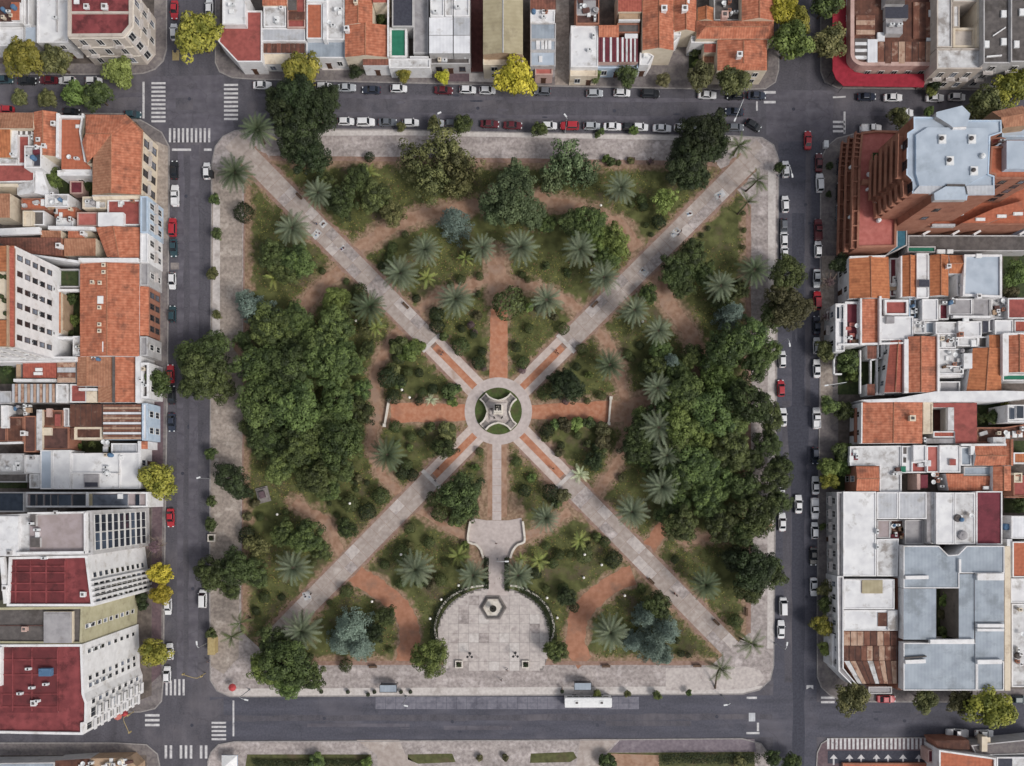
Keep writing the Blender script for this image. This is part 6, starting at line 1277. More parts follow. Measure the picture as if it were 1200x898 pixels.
# frond of a date palm / feather palm: arched midrib with rows of leaflets
def frond_mesh(seed, L=4.0, droop=.55, pairs=18, lw=.15, ll=.6, lift=.25):
    r = random.Random(seed); b = MB(); T = []
    def mid(t): return Vector((t * L * (1 - .10 * droop * t), 0, L * (lift * t - droop * t * t)))
    pts = [mid(i / 5) for i in range(6)]; b.tube(pts, [.06, .05, .045, .035, .025, .01], 3, cap=False)
    for i in range(pairs):
        t = .14 + .86 * i / (pairs - 1); p = mid(t); q = mid(min(1.0, t + .03)); d = (q - p).normalized() if t < .99 else (p - mid(.95)).normalized()
        l = ll * (math.sin(math.pi * (.18 + .72 * t)) ** .7) * r.uniform(.85, 1.1)
        for s in (-1, 1):
            side = Vector((d.x * .75, s * .8, d.z * .75 + .14)).normalized(); e = p + side * l; w = d * lw * .5
            b.face([p - w, p + w, e + w * .2 + Vector((0, 0, -.12 * l)), e - w * .2 + Vector((0, 0, -.12 * l))] if s < 0 else [p + w, p - w, e - w * .2 + Vector((0, 0, -.12 * l)), e + w * .2 + Vector((0, 0, -.12 * l))])
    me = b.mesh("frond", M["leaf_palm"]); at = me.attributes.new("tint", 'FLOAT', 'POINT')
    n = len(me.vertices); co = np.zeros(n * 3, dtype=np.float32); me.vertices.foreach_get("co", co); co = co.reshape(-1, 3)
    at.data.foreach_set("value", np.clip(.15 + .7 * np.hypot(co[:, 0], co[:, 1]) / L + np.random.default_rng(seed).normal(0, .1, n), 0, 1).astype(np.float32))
    return me
FR = [frond_mesh(i, 4.0, .42 + .1 * i) for i in range(3)]
FRQ = [frond_mesh(10 + i, 3.6, .75 + .12 * i, 14, .17, .75, .35) for i in range(2)]
def palm_trunk(hgt, r0, r1, lean, seed, ball=True):
    b = MB(); n = 7; pts = [Vector((-lean[0] * (1 - i / n) ** 1.6, -lean[1] * (1 - i / n) ** 1.6, hgt * i / n - (.1 if i == 0 else 0))) for i in range(n + 1)]
    b.tube(pts, [r0 * (1.25 if i == 0 else 1) + (r1 - r0) * i / n for i in range(n + 1)], 9)
    if ball: b.lathe((0, 0, hgt - .7), [(r1, 0), (r1 * 1.7, .5), (r1 * 1.5, .9), (r1 * .5, 1.2)], 9)
    return b.mesh("trunk", M["bark"])
PT = {}
trng = random.Random(77)
TREES = []     # (object, kind words, group, image x, y, radius)
def scatter_label(o, words, cat, group, x, y):
    TREES.append((o, words, cat, group, x, y))
LEAFW = {}
def tree(x, y, d, kind="broad", leaf="dark", words="dense dark green broadleaf tree", cat="tree", group=None, hk=.95, zk=.62, name="tree"):
    """x, y, d: crown centre and diameter in image pixels"""
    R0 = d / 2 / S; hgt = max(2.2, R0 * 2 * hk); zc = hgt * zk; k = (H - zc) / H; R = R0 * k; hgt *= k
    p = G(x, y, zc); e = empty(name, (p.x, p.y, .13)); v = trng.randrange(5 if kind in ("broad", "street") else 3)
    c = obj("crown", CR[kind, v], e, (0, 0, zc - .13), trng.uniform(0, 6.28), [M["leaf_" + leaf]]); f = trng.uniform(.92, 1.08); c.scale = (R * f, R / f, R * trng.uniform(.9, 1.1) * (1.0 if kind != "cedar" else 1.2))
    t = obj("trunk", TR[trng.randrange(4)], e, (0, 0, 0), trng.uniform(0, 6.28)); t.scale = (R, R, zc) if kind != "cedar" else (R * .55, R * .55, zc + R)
    scatter_label(e, words, cat, group, x, y); return e
def bush(x, y, d, leaf="dark", kind="ball", words="clipped round dark green bush", hk=.9, name="bush", cat="bush", group="bushes in the garden beds"):
    if name != "palm" and 285 < x < 877 and 188 < y < 777:
        q = G(x, y)
        if path_dist(np.array([q.x]), np.array([q.y]))[0] < -.5: return
    R = d / 2 / S; p = G(x, y, R); e = empty(name, (p.x, p.y, .14)); zc = R * .8
    c = obj("foliage", CR[kind, trng.randrange(3)], e, (0, 0, zc), trng.uniform(0, 6.28), [M["leaf_" + leaf]]); f = trng.uniform(.93, 1.07); c.scale = (R * f, R / f, R * hk * trng.uniform(.85, 1.1))
    b = "bs"
    if b not in PT: q = MB(); q.tube([(0, 0, -.1), (.02, .02, .5), (0, 0, 1.0)], [.09, .07, .04], 6); PT[b] = q.mesh("stem", M["bark"])
    s = obj("stem", PT[b], e); s.scale = (max(.6, R), max(.6, R), zc)
    scatter_label(e, words, cat, group, x, y); return e
def palm(x, y, d, leaf="palm", hgt=None, n=(10, 16, 18, 10), words="feathery date palm", q=False, lean=(0, 0), name="palm_tree", group="date palms in the garden", cat="palm"):
    hgt = hgt or trng.uniform(5.5, 7.5); R = d / 2 / S * (H - hgt) / H; p = G(x, y, hgt); e = empty(name, (p.x, p.y, .14)); sc = R / (4.0 if not q else 3.6) * trng.uniform(1.02, 1.2)
    key = (round(hgt * 2), q, lean)
    if key not in PT: PT[key] = palm_trunk(hgt, .42 if not q else .22, .36 if not q else .15, lean, 1, not q)
    obj("trunk", PT[key], e, (0, 0, 0))
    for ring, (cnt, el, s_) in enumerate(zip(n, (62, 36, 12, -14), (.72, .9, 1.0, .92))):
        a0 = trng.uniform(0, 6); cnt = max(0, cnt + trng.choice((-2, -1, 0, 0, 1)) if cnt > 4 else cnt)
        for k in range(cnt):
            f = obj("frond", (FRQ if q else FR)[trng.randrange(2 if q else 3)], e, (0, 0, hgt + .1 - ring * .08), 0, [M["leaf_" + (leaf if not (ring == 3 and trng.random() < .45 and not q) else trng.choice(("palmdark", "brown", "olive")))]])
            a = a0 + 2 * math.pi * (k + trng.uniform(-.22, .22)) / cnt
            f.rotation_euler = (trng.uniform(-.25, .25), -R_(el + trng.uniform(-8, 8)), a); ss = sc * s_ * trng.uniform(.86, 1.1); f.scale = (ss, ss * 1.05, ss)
    scatter_label(e, words, cat, group, x, y); return e
tl(0, 0, 1)
# --- street trees
ST = "street trees along the pavements"
for x, y, d, lf, wd in ((231, 41, 56, "yellow", "large yellow green street tree"), (28, 69, 50, "yellow", "yellow green street tree"), (67, 72, 40, "olive", "olive green street tree"), (141, 86, 40, "lime", "light green street tree"),
        (88, 111, 34, "green", "bright green street tree"), (114, 112, 36, "mid", "mid green street tree"), (24, 115, 22, "olive", "narrow olive street tree"), (56, 116, 24, "olive", "small olive street tree"),
        (354, 82, 48, "yellow", "yellow green street tree"), (417, 85, 19, "black", "small dark street tree"), (474, 88, 20, "yellow", "small yellow street tree"), (519, 91, 19, "gold", "small golden street tree"), (604, 93, 52, "gold", "bright yellow street tree"),
        (697, 89, 19, "dark", "small dark street tree"), (735, 90, 29, "dark", "round dark street tree"), (777, 94, 20, "brown", "small brownish street tree"), (821, 89, 37, "brown", "reddish brown street tree"), (859, 94, 40, "olive", "round olive street tree"),
        (915, 10, 44, "gold", "golden leaved street tree"), (927, 50, 52, "green", "tall green street tree"), (968, 6, 40, "mid", "mid green street tree"), (971, 50, 46, "olive", "loose olive street tree"), (934, 28, 36, "yellow", "yellow green street tree"),
        (1095, 95, 22, "black", "small dark street tree"), (1091, 107, 15, "lime", "small lime green street tree"), (1053, 138, 26, "olive", "olive street tree"), (1088, 131, 14, "mid", "small mid green street tree"), (1152, 124, 48, "olive", "large olive street tree"), (1186, 103, 52, "yellow", "large yellow green street tree"),
        (186, 448, 34, "mid", "round green street tree"), (186, 563, 46, "yellow", "large yellow olive street tree"), (189, 672, 32, "gold", "golden street tree"), (190, 696, 30, "gold", "golden street tree"), (181, 765, 37, "yellow", "round yellow street tree"),
        (632, 152, 20, "mid", "small green kerb tree"), (705, 154, 9, "mid", "tiny green kerb tree"), (743, 153, 13, "green", "small green kerb tree"), (470, 149, 13, "olive", "small olive kerb tree"), (542, 146, 25, "mid", "round green kerb tree"), (509, 146, 20, "olive", "loose olive kerb tree"),
        (700, 814, 12, "lime", "small lime kerb tree"), (735, 813, 10, "olive", "tiny olive kerb tree"), (770, 815, 12, "mid", "small green kerb tree"), (807, 812, 9, "mid", "tiny green kerb tree"),
        (984, 310, 26, "black", "dark street tree"), (968, 411, 26, "olive", "round olive street tree"), (971, 475, 25, "mid", "round green street tree"), (971, 548, 26, "lime", "lime green street tree"), (971, 563, 25, "yellow", "yellow green street tree"), (964, 617, 9, "mid", "tiny green street tree"), (972, 195, 11, "black", "tiny dark street tree"), (971, 228, 9, "black", "tiny dark street tree"),
        (967, 690, 22, "olive", "olive street tree"), (968, 707, 22, "mid", "mid green street tree"), (963, 733, 27, "yellow", "yellow green street tree"), (967, 760, 18, "lime", "small lime street tree"), (998, 818, 44, "olive", "large olive street tree"), (1083, 821, 33, "olive", "olive street tree"), (1125, 822, 36, "brown", "brownish street tree"), (1160, 830, 58, "yellow", "large yellow olive street tree"), (928, 893, 24, "mid", "green street tree"), (905, 888, 22, "dark", "dark street tree")):
    tree(x, y, d, "street", lf, wd, "street tree", ST, 1.0, .62, "street_tree")
for x, y, d in ((252, 234, 15), (254, 274, 15), (249, 321, 17), (254, 369, 12), (247, 532, 17), (248, 588, 15), (247, 615, 17), (248, 742, 15), (913, 197, 15)): tree(x, y, d, "street", trng.choice(["dark", "olive", "mid"]), "small green kerb tree", "street tree", ST, 1.1, .65, "street_tree")
# gardens in front of and between houses
for x, y, d, lf in ((993, 424, 32, "mid"), (1001, 440, 18, "green"), (990, 482, 25, "dark"), (987, 530, 28, "mid"), (986, 548, 24, "green"), (1190, 322, 34, "green"), (1184, 345, 22, "brown"), (1165, 488, 22, "mid"), (1178, 478, 16, "yellow"), (1195, 590, 20, "dark"), (63, 210, 26, "green"), (60, 190, 16, "yellow"), (104, 218, 14, "dark"), (84, 350, 16, "mid"), (88, 375, 14, "green"), (82, 392, 12, "dark"), (8, 432, 16, "mid"), (108, 521, 10, "mid"), (93, 523, 8, "green"), (1108, 703, 17, "green"), (1107, 741, 18, "mid"), (1104, 720, 13, "brown"), (1112, 730, 12, "mid"), (446, 22, 13, "dark"), (815, 60, 16, "mid"), (818, 75, 14, "green"), (1131, 22, 12, "mid"), (1103, 512, 10, "mid"), (1150, 490, 14, "dark")):
    tree(x, y, d, "street", lf, "small green courtyard tree", "courtyard tree", "trees in courtyards and front gardens", .9, .62, "courtyard_tree")
# --- the garden: broad trees
F = "broadleaf trees of the garden"
DW, MW = "dense dark green broadleaf tree", "leafy mid green broadleaf tree"
for x, y, d in ((350, 112, 60), (336, 135, 52), (372, 132, 58), (354, 158, 62), (366, 184, 52), (345, 176, 40), (820, 160, 60), (836, 150, 44), (806, 190, 58), (812, 208, 44), (796, 205, 30), (834, 172, 46), (800, 178, 40), (384, 116, 40), (328, 118, 40), (350, 98, 40)): tree(x, y, d, "broad", "black", "very dark leafy tree", "tree", F, .9)
for x, y, d in ((224, 420, 48), (250, 410, 52), (240, 440, 62), (256, 452, 48), (228, 450, 42)): tree(x, y, d, "broad", "dark", DW, "tree", F, .95)
for x, y, d in ((315, 385, 56), (350, 374, 58), (390, 384, 54), (300, 425, 56), (340, 428, 60), (385, 430, 60), (415, 424, 40), (305, 470, 56), (350, 472, 62), (395, 474, 60), (420, 482, 38), (322, 516, 44), (306, 506, 42), (304, 528, 34), (352, 520, 60), (395, 520, 54), (366, 562, 60), (332, 550, 50), (402, 552, 44), (330, 405, 44), (372, 405, 46), (325, 492, 46), (374, 496, 50), (285, 400, 30), (386, 570, 30), (424, 455, 34), (318, 450, 40), (360, 450, 42), (402, 452, 40), (330, 470, 38), (372, 545, 40), (340, 540, 36), (412, 500, 36), (322, 405, 36), (352, 398, 40), (398, 410, 36), (296, 500, 34)): x += trng.uniform(-4, 4); y += trng.uniform(-4, 4); tree(x, y, d * trng.uniform(.8, 1.22), "broad", trng.choice(["dark", "dark", "mid", "mid"]), DW, "tree", F, trng.uniform(.8, 1.15))
for x, y, d, lf in ((745, 520, 34, "mid"), (800, 462, 52, "mid"), (835, 440, 58, "green"), (850, 408, 52, "mid"), (880, 395, 54, "mid"), (886, 430, 50, "mid"), (800, 500, 56, "green"), (838, 484, 60, "mid"), (876, 474, 56, "dark"), (815, 540, 56, "mid"), (858, 530, 60, "dark"), (900, 522, 46, "dark"), (905, 560, 50, "dark"), (872, 574, 56, "dark"), (826, 585, 50, "mid"), (800, 614, 46, "dark"), (846, 614, 52, "dark"), (888, 604, 56, "dark"), (908, 588, 40, "dark"), (822, 510, 40, "green"), (860, 500, 44, "mid"), (845, 560, 46, "mid"), (775, 540, 30, "mid"), (902, 490, 36, "dark"), (815, 420, 36, "mid"), (900, 412, 34, "mid"), (748, 506, 34, "dark"), (746, 530, 36, "dark"), (760, 520, 34, "mid"), (754, 490, 26, "mid"), (776, 410, 34, "mid"), (762, 552, 30, "dark"), (785, 604, 34, "dark"), (778, 478, 40, "mid"), (790, 520, 44, "dark"), (796, 555, 46, "mid"), (792, 590, 42, "mid"), (770, 432, 34, "mid"), (790, 440, 40, "mid"), (758, 545, 26, "mid"), (870, 620, 40, "dark"), (915, 545, 34, "dark"), (858, 452, 40, "green"), (828, 462, 38, "green"), (882, 540, 40, "dark"), (812, 570, 40, "mid"), (834, 602, 36, "mid")): tree(x + trng.uniform(-3, 3), y + trng.uniform(-3, 3), d * trng.uniform(.85, 1.18), "broad", lf, MW if lf != "dark" else DW, "tree", F, trng.uniform(.8, 1.15))
for x, y, d, lf, wd in ((922, 322, 50, "dark", DW), (914, 344, 40, "brown", "brownish broadleaf tree"), (926, 362, 58, "brown", "brownish broadleaf tree"), (905, 372, 40, "dark", DW), (883, 666, 62, "black", "very dark leafy tree"), (862, 655, 40, "black", "very dark leafy tree"), (904, 672, 42, "dark", DW), (878, 690, 42, "dark", DW), (248, 672, 46, "dark", DW), (278, 664, 52, "dark", DW), (300, 672, 40, "dark", DW), (272, 690, 30, "dark", DW),
        (337, 776, 68, "mid", MW), (312, 786, 48, "green", MW), (362, 790, 46, "mid", MW), (338, 800, 44, "green", MW), (320, 752, 44, "dark", DW), (272, 560, 46, "black", "very dark leafy tree"), (284, 575, 28, "black", "very dark leafy tree"),
        (600, 232, 72, "grey", "grey green round tree"), (578, 246, 40, "grey", "grey green round tree"), (622, 250, 44, "grey", "grey green round tree"), (604, 206, 40, "grey", "grey green round tree"), (690, 262, 48, "mid", MW), (720, 285, 46, "green", "bright green leafy tree"), (712, 300, 40, "mid", MW), (672, 262, 40, "dark", DW), (702, 278, 40, "green", "bright green leafy tree"), (640, 262, 28, "mid", MW),
        (320, 300, 42, "dark", DW), (350, 306, 48, "mid", MW), (336, 318, 40, "dark", DW), (394, 352, 38, "green", "bright green leafy tree"), (410, 366, 30, "dark", DW), (400, 236, 48, "dark", DW), (440, 232, 44, "dark", DW), (420, 210, 40, "dark", DW), (462, 250, 36, "olive", "loose olive tree"), (380, 214, 30, "dark", DW), (540, 580, 58, "dark", DW), (550, 598, 34, "dark", DW), (520, 527, 32, "dark", DW), (665, 453, 46, "black", "round very dark tree"), (655, 445, 28, "black", "round very dark tree"),
        (360, 630, 48, "mid", MW), (335, 626, 40, "mid", MW), (376, 645, 28, "dark", DW), (504, 769, 52, "green", "round green tree by the terrace"), (651, 763, 33, "mid", "round green tree by the terrace"), (407, 620, 28, "dark", DW), (452, 722, 30, "dark", DW), (440, 742, 26, "black", "very dark leafy tree"), (696, 541, 27, "black", "very dark leafy tree"), (664, 700, 27, "black", "very dark leafy tree"), (751, 690, 15, "dark", DW), (770, 710, 40, "dark", DW),
        (810, 300, 44, "dark", DW), (792, 318, 46, "dark", DW), (824, 322, 36, "mid", MW), (800, 335, 36, "dark", DW), (846, 352, 30, "dark", DW), (760, 345, 26, "mid", MW), (430, 410, 24, "dark", DW), (866, 340, 30, "dark", DW)):
    tree(x, y, d, "broad", lf, wd, "tree", F, .85)
for x, y, d, lf in ((485, 186, 46, "olive"), (520, 172, 52, "olive"), (545, 200, 44, "olive"), (505, 212, 48, "olive"), (538, 222, 34, "olive"), (530, 190, 44, "brown"), (664, 190, 56, "grey"), (648, 210, 42, "grey"), (684, 204, 40, "grey"), (430, 384, 22, "olive"), (300, 640, 34, "olive"), (780, 234, 32, "lime")): tree(x, y, d, "loose", lf, "loose olive tree with bare branches showing" if lf != "grey" else "loose grey green tree", "tree", F, .8)
for x, y, d in ((300, 364, 44), (288, 352, 30), (533, 262, 44), (856, 369, 38), (786, 425, 30), (412, 735, 48), (400, 752, 40), (422, 758, 38), (756, 722, 34), (764, 756, 44), (780, 738, 40), (742, 752, 30), (777, 768, 30)): tree(x, y, d, "cedar", "blue", "bluish cedar with layered boughs", "cedar", "blue cedars of the garden", 1.15, .45, "cedar_tree")
# bare and purple trees
def bare_tree(x, y, d, m, wd):
    R = d / 2 / S; p = G(x, y, R * 1.6); e = empty("bare_tree", (p.x, p.y, .13)); r = random.Random(int(x)); b = MB(); b.tube([(0, 0, -.1), (.05, 0, R), (0, .05, R * 1.7)], [.16, .12, .06], 6)
    for k in range(26):
        a = r.uniform(0, 6.28); z0 = r.uniform(.5, 1.5) * R; l = R * r.uniform(.6, 1.05); s = Vector((0, 0, z0)); e1 = Vector((math.cos(a) * l * .6, math.sin(a) * l * .6, z0 + l * .35)); e2 = Vector((math.cos(a + .2) * l, math.sin(a + .2) * l, z0 + l * .7)); b.tube([s, e1, e2], [.06, .045, .02], 4)
        for j in range(3): e3 = e1 + Vector((math.cos(a + r.uniform(-1.2, 1.2)), math.sin(a + r.uniform(-1.2, 1.2)), .5)) * l * .35; b.tube([e1.lerp(e2, j / 3), e3], [.03, .012], 3)
    obj("trunk", b.mesh("trunk", M[m]), e); c = obj("crown", CR["loose", 0], e, (0, 0, R * 1.5), 0, [M["leaf_purple"]]); c.scale = (R * .5, R * .5, R * .3)
    scatter_label(e, wd, "tree", "bare trees by the pavements", x, y)
bare_tree(180, 641, 30, "bark_pale", "nearly leafless purplish tree"); bare_tree(972, 330, 24, "bark_pale", "nearly leafless grey tree"); bare_tree(970, 371, 22, "bark_pale", "nearly leafless grey tree"); bare_tree(762, 189, 12, "bark", "nearly leafless tree")
# --- palms
for x, y, d, lf in ((276, 203, 42, "palmdark"), (373, 227, 36, "palm"), (343, 268, 38, "palm"), (434, 360, 38, "palmdark"), (498, 293, 38, "palm"), (469, 321, 38, "palm"), (534, 351, 38, "palm"), (565, 291, 34, "palm"), (610, 290, 38, "palm"), (679, 293, 38, "palm"), (707, 326, 38, "palm"), (640, 352, 36, "palm"), (727, 221, 38, "palm"), (743, 364, 36, "palm"), (771, 388, 32, "palm"), (714, 428, 34, "palmdark"), (844, 335, 34, "palm"), (883, 317, 38, "palmdark"), (770, 455, 32, "palm"), (454, 533, 37, "palmdark"), (487, 667, 42, "palm"), (554, 674, 37, "palm"), (607, 674, 36, "palm"), (344, 665, 40, "palm"), (639, 607, 34, "palm"), (771, 501, 42, "palm"), (775, 571, 42, "palm"), (740, 600, 40, "palm"), (781, 534, 34, "palm"), (826, 685, 38, "palmdark"), (354, 739, 44, "palm"), (715, 741, 38, "palm")):
    palm(x, y, d, lf)
palm(302, 153, 42, "palmdark", 9.0, words="tall leaning date palm", lean=(1.5, -1.0))
for x, y, d, lean in ((865, 172, 36, (-1.0, -1.2)), (887, 212, 30, (0.4, -.4)), (875, 238, 28, (0, 0)), (880, 754, 34, (.4, .3)), (844, 783, 36, (-.75, 6.6)), (272, 746, 26, (0, 0)), (282, 730, 26, (.3, 0))): palm(x, y, d, "dark", 7.5, (3, 5, 5, 2), "dark feather palm with few drooping fronds", True, lean, group="feather palms at the garden corners")
for x, y, d in ((322, 327, 24), (441, 384, 22), (411, 432, 22), (545, 303, 20), (500, 326, 22), (537, 651, 24), (679, 633, 24), (631, 657, 22), (432, 203, 22)): palm(x, y, d, "lime", 3.0, (4, 6, 6, 0), "small yellow green palm", True, (0, 0), group="small yellow green palms")
for x, y, d, lf in ((505, 469, 16, "agave"), (679, 556, 22, "agave"), (610, 655, 18, "lime")): palm(x, y, d, lf, .6, (5, 7, 7, 0), "pale spiky agave rosette", True, (0, 0), "agave_plant", "agaves in the beds", "agave")
# --- clipped bushes
for s_ in "285,249,23 288,304,19 286,596,19 289,628,21 433,184,12 421,341,19 772,260,17 752,234,13 754,242,12 597,355,38 590,362,24 660,385,15 682,409,14 620,385,12 605,407,12 613,425,15 540,406,21 561,425,17 555,392,10 541,385,10 565,412,11 512,368,18 512,382,18 455,442,26 470,446,14 478,436,12 491,437,11 461,465,18 491,470,11 507,456,13 463,500,15 482,512,12 494,508,10 477,545,14 472,555,16 483,557,15 446,581,21 430,600,21 416,566,7 507,585,17 515,602,20 563,605,12 562,529,10 480,619,14 503,636,14 522,660,10 451,662,12 367,659,10 641,505,18 639,460,20 705,464,11 657,522,10 677,510,10 645,577,20 615,575,15 605,541,12 603,603,10 719,656,21 655,650,13 648,660,13 709,635,13 791,656,10 406,693,16 470,684,14 386,706,7 457,762,8 862,728,17 798,766,9 806,768,7 793,751,7 405,780,16 660,690,14 673,712,12 583,672,10 578,662,8 640,640,10 633,520,10 700,525,14 676,430,10 688,470,8 467,420,15 495,460,12 620,340,9 632,362,10 612,322,9 618,328,8 550,300,14 475,275,9 455,300,9 460,290,13 457,303,14 447,312,10 488,350,10 500,360,10 540,328,12 562,324,10 528,334,9 406,330,8 378,318,8 700,252,8 757,264,7 763,275,6 740,240,8 830,268,6 822,276,6 871,250,6 872,270,6 871,290,6 776,396,9 750,405,10 735,415,12 754,430,14 762,442,12 740,420,10 566,640,10 560,655,9 600,657,10 605,665,9 575,660,9 668,650,9 640,690,10 628,672,14 616,682,12 540,668,8 500,682,14 516,680,16 395,604,7 386,590,6 417,574,7 430,566,7 350,590,8 335,600,8 305,606,10 330,700,9 310,700,14 300,716,10".split():
    x, y, d = map(float, s_.split(',')); bush(x, y, d, trng.choice(["black", "dark", "black", "dark"]))
for s_ in "478,412,26 468,405,26 487,408,22 460,436,22 525,504,23 514,516,14 536,610,20 662,498,18 675,497,18 690,496,16 650,497,14 706,505,20 708,520,22 704,530,18 659,580,18 652,590,14 505,685,18 492,680,16 526,459,21 530,470,14 716,190,12 710,186,10 700,158,8 739,189,9 725,191,8 443,455,12 640,512,14 690,640,14 700,630,12 735,640,10 745,650,10 590,600,10 603,590,9 557,548,10 470,700,10 480,640,12 545,640,12 420,560,10 408,585,10 640,545,16 655,530,12 622,560,12 688,520,10 770,620,12 788,600,10 728,560,10 290,606,12 298,590,12 560,370,12 520,395,12 530,420,12 620,360,12 650,372,10 700,300,12 665,320,10 640,312,10 560,345,8 615,440,12 625,450,10 632,430,8 690,440,10 480,475,10 510,475,10 470,450,14 535,455,12 530,515,12 505,500,12 480,525,10 465,520,8".split():
    x, y, d = map(float, s_.split(',')); bush(x, y, d, trng.choice(["mid", "dark", "green", "olive", "brown"]), "shrub", "loose leafy shrub", name="shrub", cat="shrub", group="shrubs in the garden beds")
for s_ in "552,381,9 556,390,8 567,432,7 612,434,9 700,472,7 663,470,9".split():
    x, y, d = map(float, s_.split(',')); bush(x, y, d, "purple", "ball", "small round purplish bush")
for x, y in ((410, 590), (470, 650), (685, 650)): bush(x, y, 21, "dark", "ball", "round dark bush ringed round a white globe lamp", .55)
for x, y, d in ((1040, 860, 1),): pass
for x, y, d, lf in ((562, 888, 9, "brown"), (592, 888, 9, "brown"), (370, 893, 20, "mid"), (430, 894, 14, "green"), (713, 893, 22, "dark"), (868, 894, 16, "olive"), (166, 700, 15, "black"), (167, 710, 14, "black")): bush(x, y, d, lf, "shrub", "loose shrub on the lower lawn" if y > 800 else "dark shrub against the white apartment block", name="shrub", cat="shrub", group="shrubs by the pavements")
# curved hedges of the terrace
def hedge(line, w, hgt, label, seed):
    L_, R2, fine = ribbon_pts([G(*p) for p in line], w, 0, .5); c = fine[len(fine) // 2][0]; e = empty("hedge", (c.x, c.y, .15), label, "hedge"); rg = np.random.default_rng(seed); parts = []
    for (q, ww) in fine:
        k = 60; p = np.stack([q.x - c.x + rg.uniform(-ww / 2, ww / 2, k), q.y - c.y + rg.uniform(-ww / 2, ww / 2, k), hgt * rg.uniform(.35, 1.05, k)], 1)
        leaf_quads(parts, p, unit(rg.normal(scale=.6, size=(k, 3)) + np.array([0, 0, 1.0])), .16 * rg.uniform(.6, 1.3, k), rg.normal(.3, .2, k), rg)
    obj("foliage", leaf_mesh("foliage", parts, M["leaf_black"]), e)
hedge([(511, 756), (509, 736), (516, 714), (530, 699), (548, 690)], 2.0, 1.1, "dark curved hedge along the western rim of the round terrace", 1)
hedge([(648, 756), (647, 738), (641, 716), (629, 701), (612, 691)], 2.0, 1.1, "dark curved hedge along the eastern rim of the round terrace", 2)
hedge([(776, 889), (800, 887), (840, 888), (884, 887)], 2.4, 1.2, "long dark hedge on the lower lawn towards the lower right crossroads", 5)
hedge([(300, 893), (340, 894), (380, 893), (434, 894)], 1.6, .9, "long clipped hedge on the lower lawn towards the lower left crossroads", 6)
hedge([(570, 655), (570, 688)], 1.2, 1.0, "dark straight hedge on the western side of the short path above the fountain", 3)
hedge([(594, 655), (594, 690)], 1.2, 1.0, "dark straight hedge on the eastern side of the short path above the fountain", 4)

# names of places for the plants, from where they stand
def zone(x, y):
    if y > 866: return "on the lower lawn across the avenue", (583, 712), "the fountain"
    if x < 198 and y < 140: return "on the street in the upper left corner", (222, 120), "the crossroads"
    if x < 260 and y < 140: return "at the upper left crossroads", (222, 120), "the crossroads"
    if x > 895 and y < 145: return "on the street in the upper right corner", (935, 125), "the crossroads"
    if y < 108: return "before the upper row of houses", (222, 120), "the upper left crossroads"
    if y < 162 and x > 380: return "on the kerb along the upper side of the garden", (935, 125), "the upper right crossroads"
    if x < 200: return "beside the western houses", (222, 845), "the lower left crossroads"
    if x < 262: return "on the pavement west of the garden", (222, 845), "the lower left crossroads"
    if y > 803 and 690 < x < 920: return "on the kerb along the lower side of the garden", (689, 825), "the white bus"
    if x > 950: return "beside the eastern houses", (935, 840), "the lower right crossroads"
    if x > 905 and y < 240: return "on the pavement east of the garden", (935, 840), "the lower right crossroads"
    dx, dy = x - 584, y - 482; a = math.degrees(math.atan2(-dy, dx)) % 360; r = math.hypot(dx, dy)
    k = ["east", "northeast", "north", "northwest", "west", "southwest", "south", "southeast"][int(((a + 22.5) % 360) // 45)]
    if r < 130: return f"in the inner {k} bed", (584, 482), "the round monument"
    return f"in the outer {k} garden", (584, 482), "the round monument"
ORD = ["closest", "second closest", "third closest", "fourth closest", "fifth closest", "sixth closest", "seventh closest", "eighth closest", "ninth closest", "tenth closest", "eleventh closest", "twelfth closest", "thirteenth closest", "fourteenth closest", "fifteenth closest", "sixteenth closest", "seventeenth closest", "eighteenth closest", "nineteenth closest", "twentieth closest"] + ["%dth closest" % i if i % 10 not in (1, 2, 3) else "%d%s closest" % (i, {1: "st", 2: "nd", 3: "rd"}[i % 10]) for i in range(21, 60)]
def give_labels():
    by = {}
    for o, words, cat, group, x, y in TREES:
        z, anc, an = zone(x, y); by.setdefault((words, z), []).append((math.hypot(x - anc[0], y - anc[1]), o, cat, group, an))
    for (words, z), lst in by.items():
        lst.sort(key=lambda t: t[0])
        for i, (_, o, cat, group, an) in enumerate(lst):
            if len(lst) == 1: l = f"the only {words} {z}" if not words.startswith(("large", "tall")) else f"{words} {z}"
            else: l = f"{words} {z}, {ORD[i].replace('closest', 'nearest')} to {an}"
            for f_, t_ in (("the only ", ""), ("street tree", "tree"), ("kerb tree", "tree"), (" with bare branches showing", ""), (" with few drooping fronds", ""), (" with layered boughs", ""), ("lower left crossroads", "lower crossroads"), ("upper right crossroads", "right crossroads"), ("upper left crossroads", "left crossroads"), ("broadleaf ", ""), ("on the kerb along", "along"), (" leafy tree", " tree"), (" across the avenue", ""), (" by the terrace", ""), ("ringed round a white globe lamp", "round a globe lamp"), ("dense ", ""), (" beside the western houses", ""), ("the round monument", "the monument"), ("in the outer", "in the")):
                if len(l.split()) > 16: l = l.replace(f_, t_)
            tag(o, l.replace("nearest", "closest"), cat, group)
give_labels()
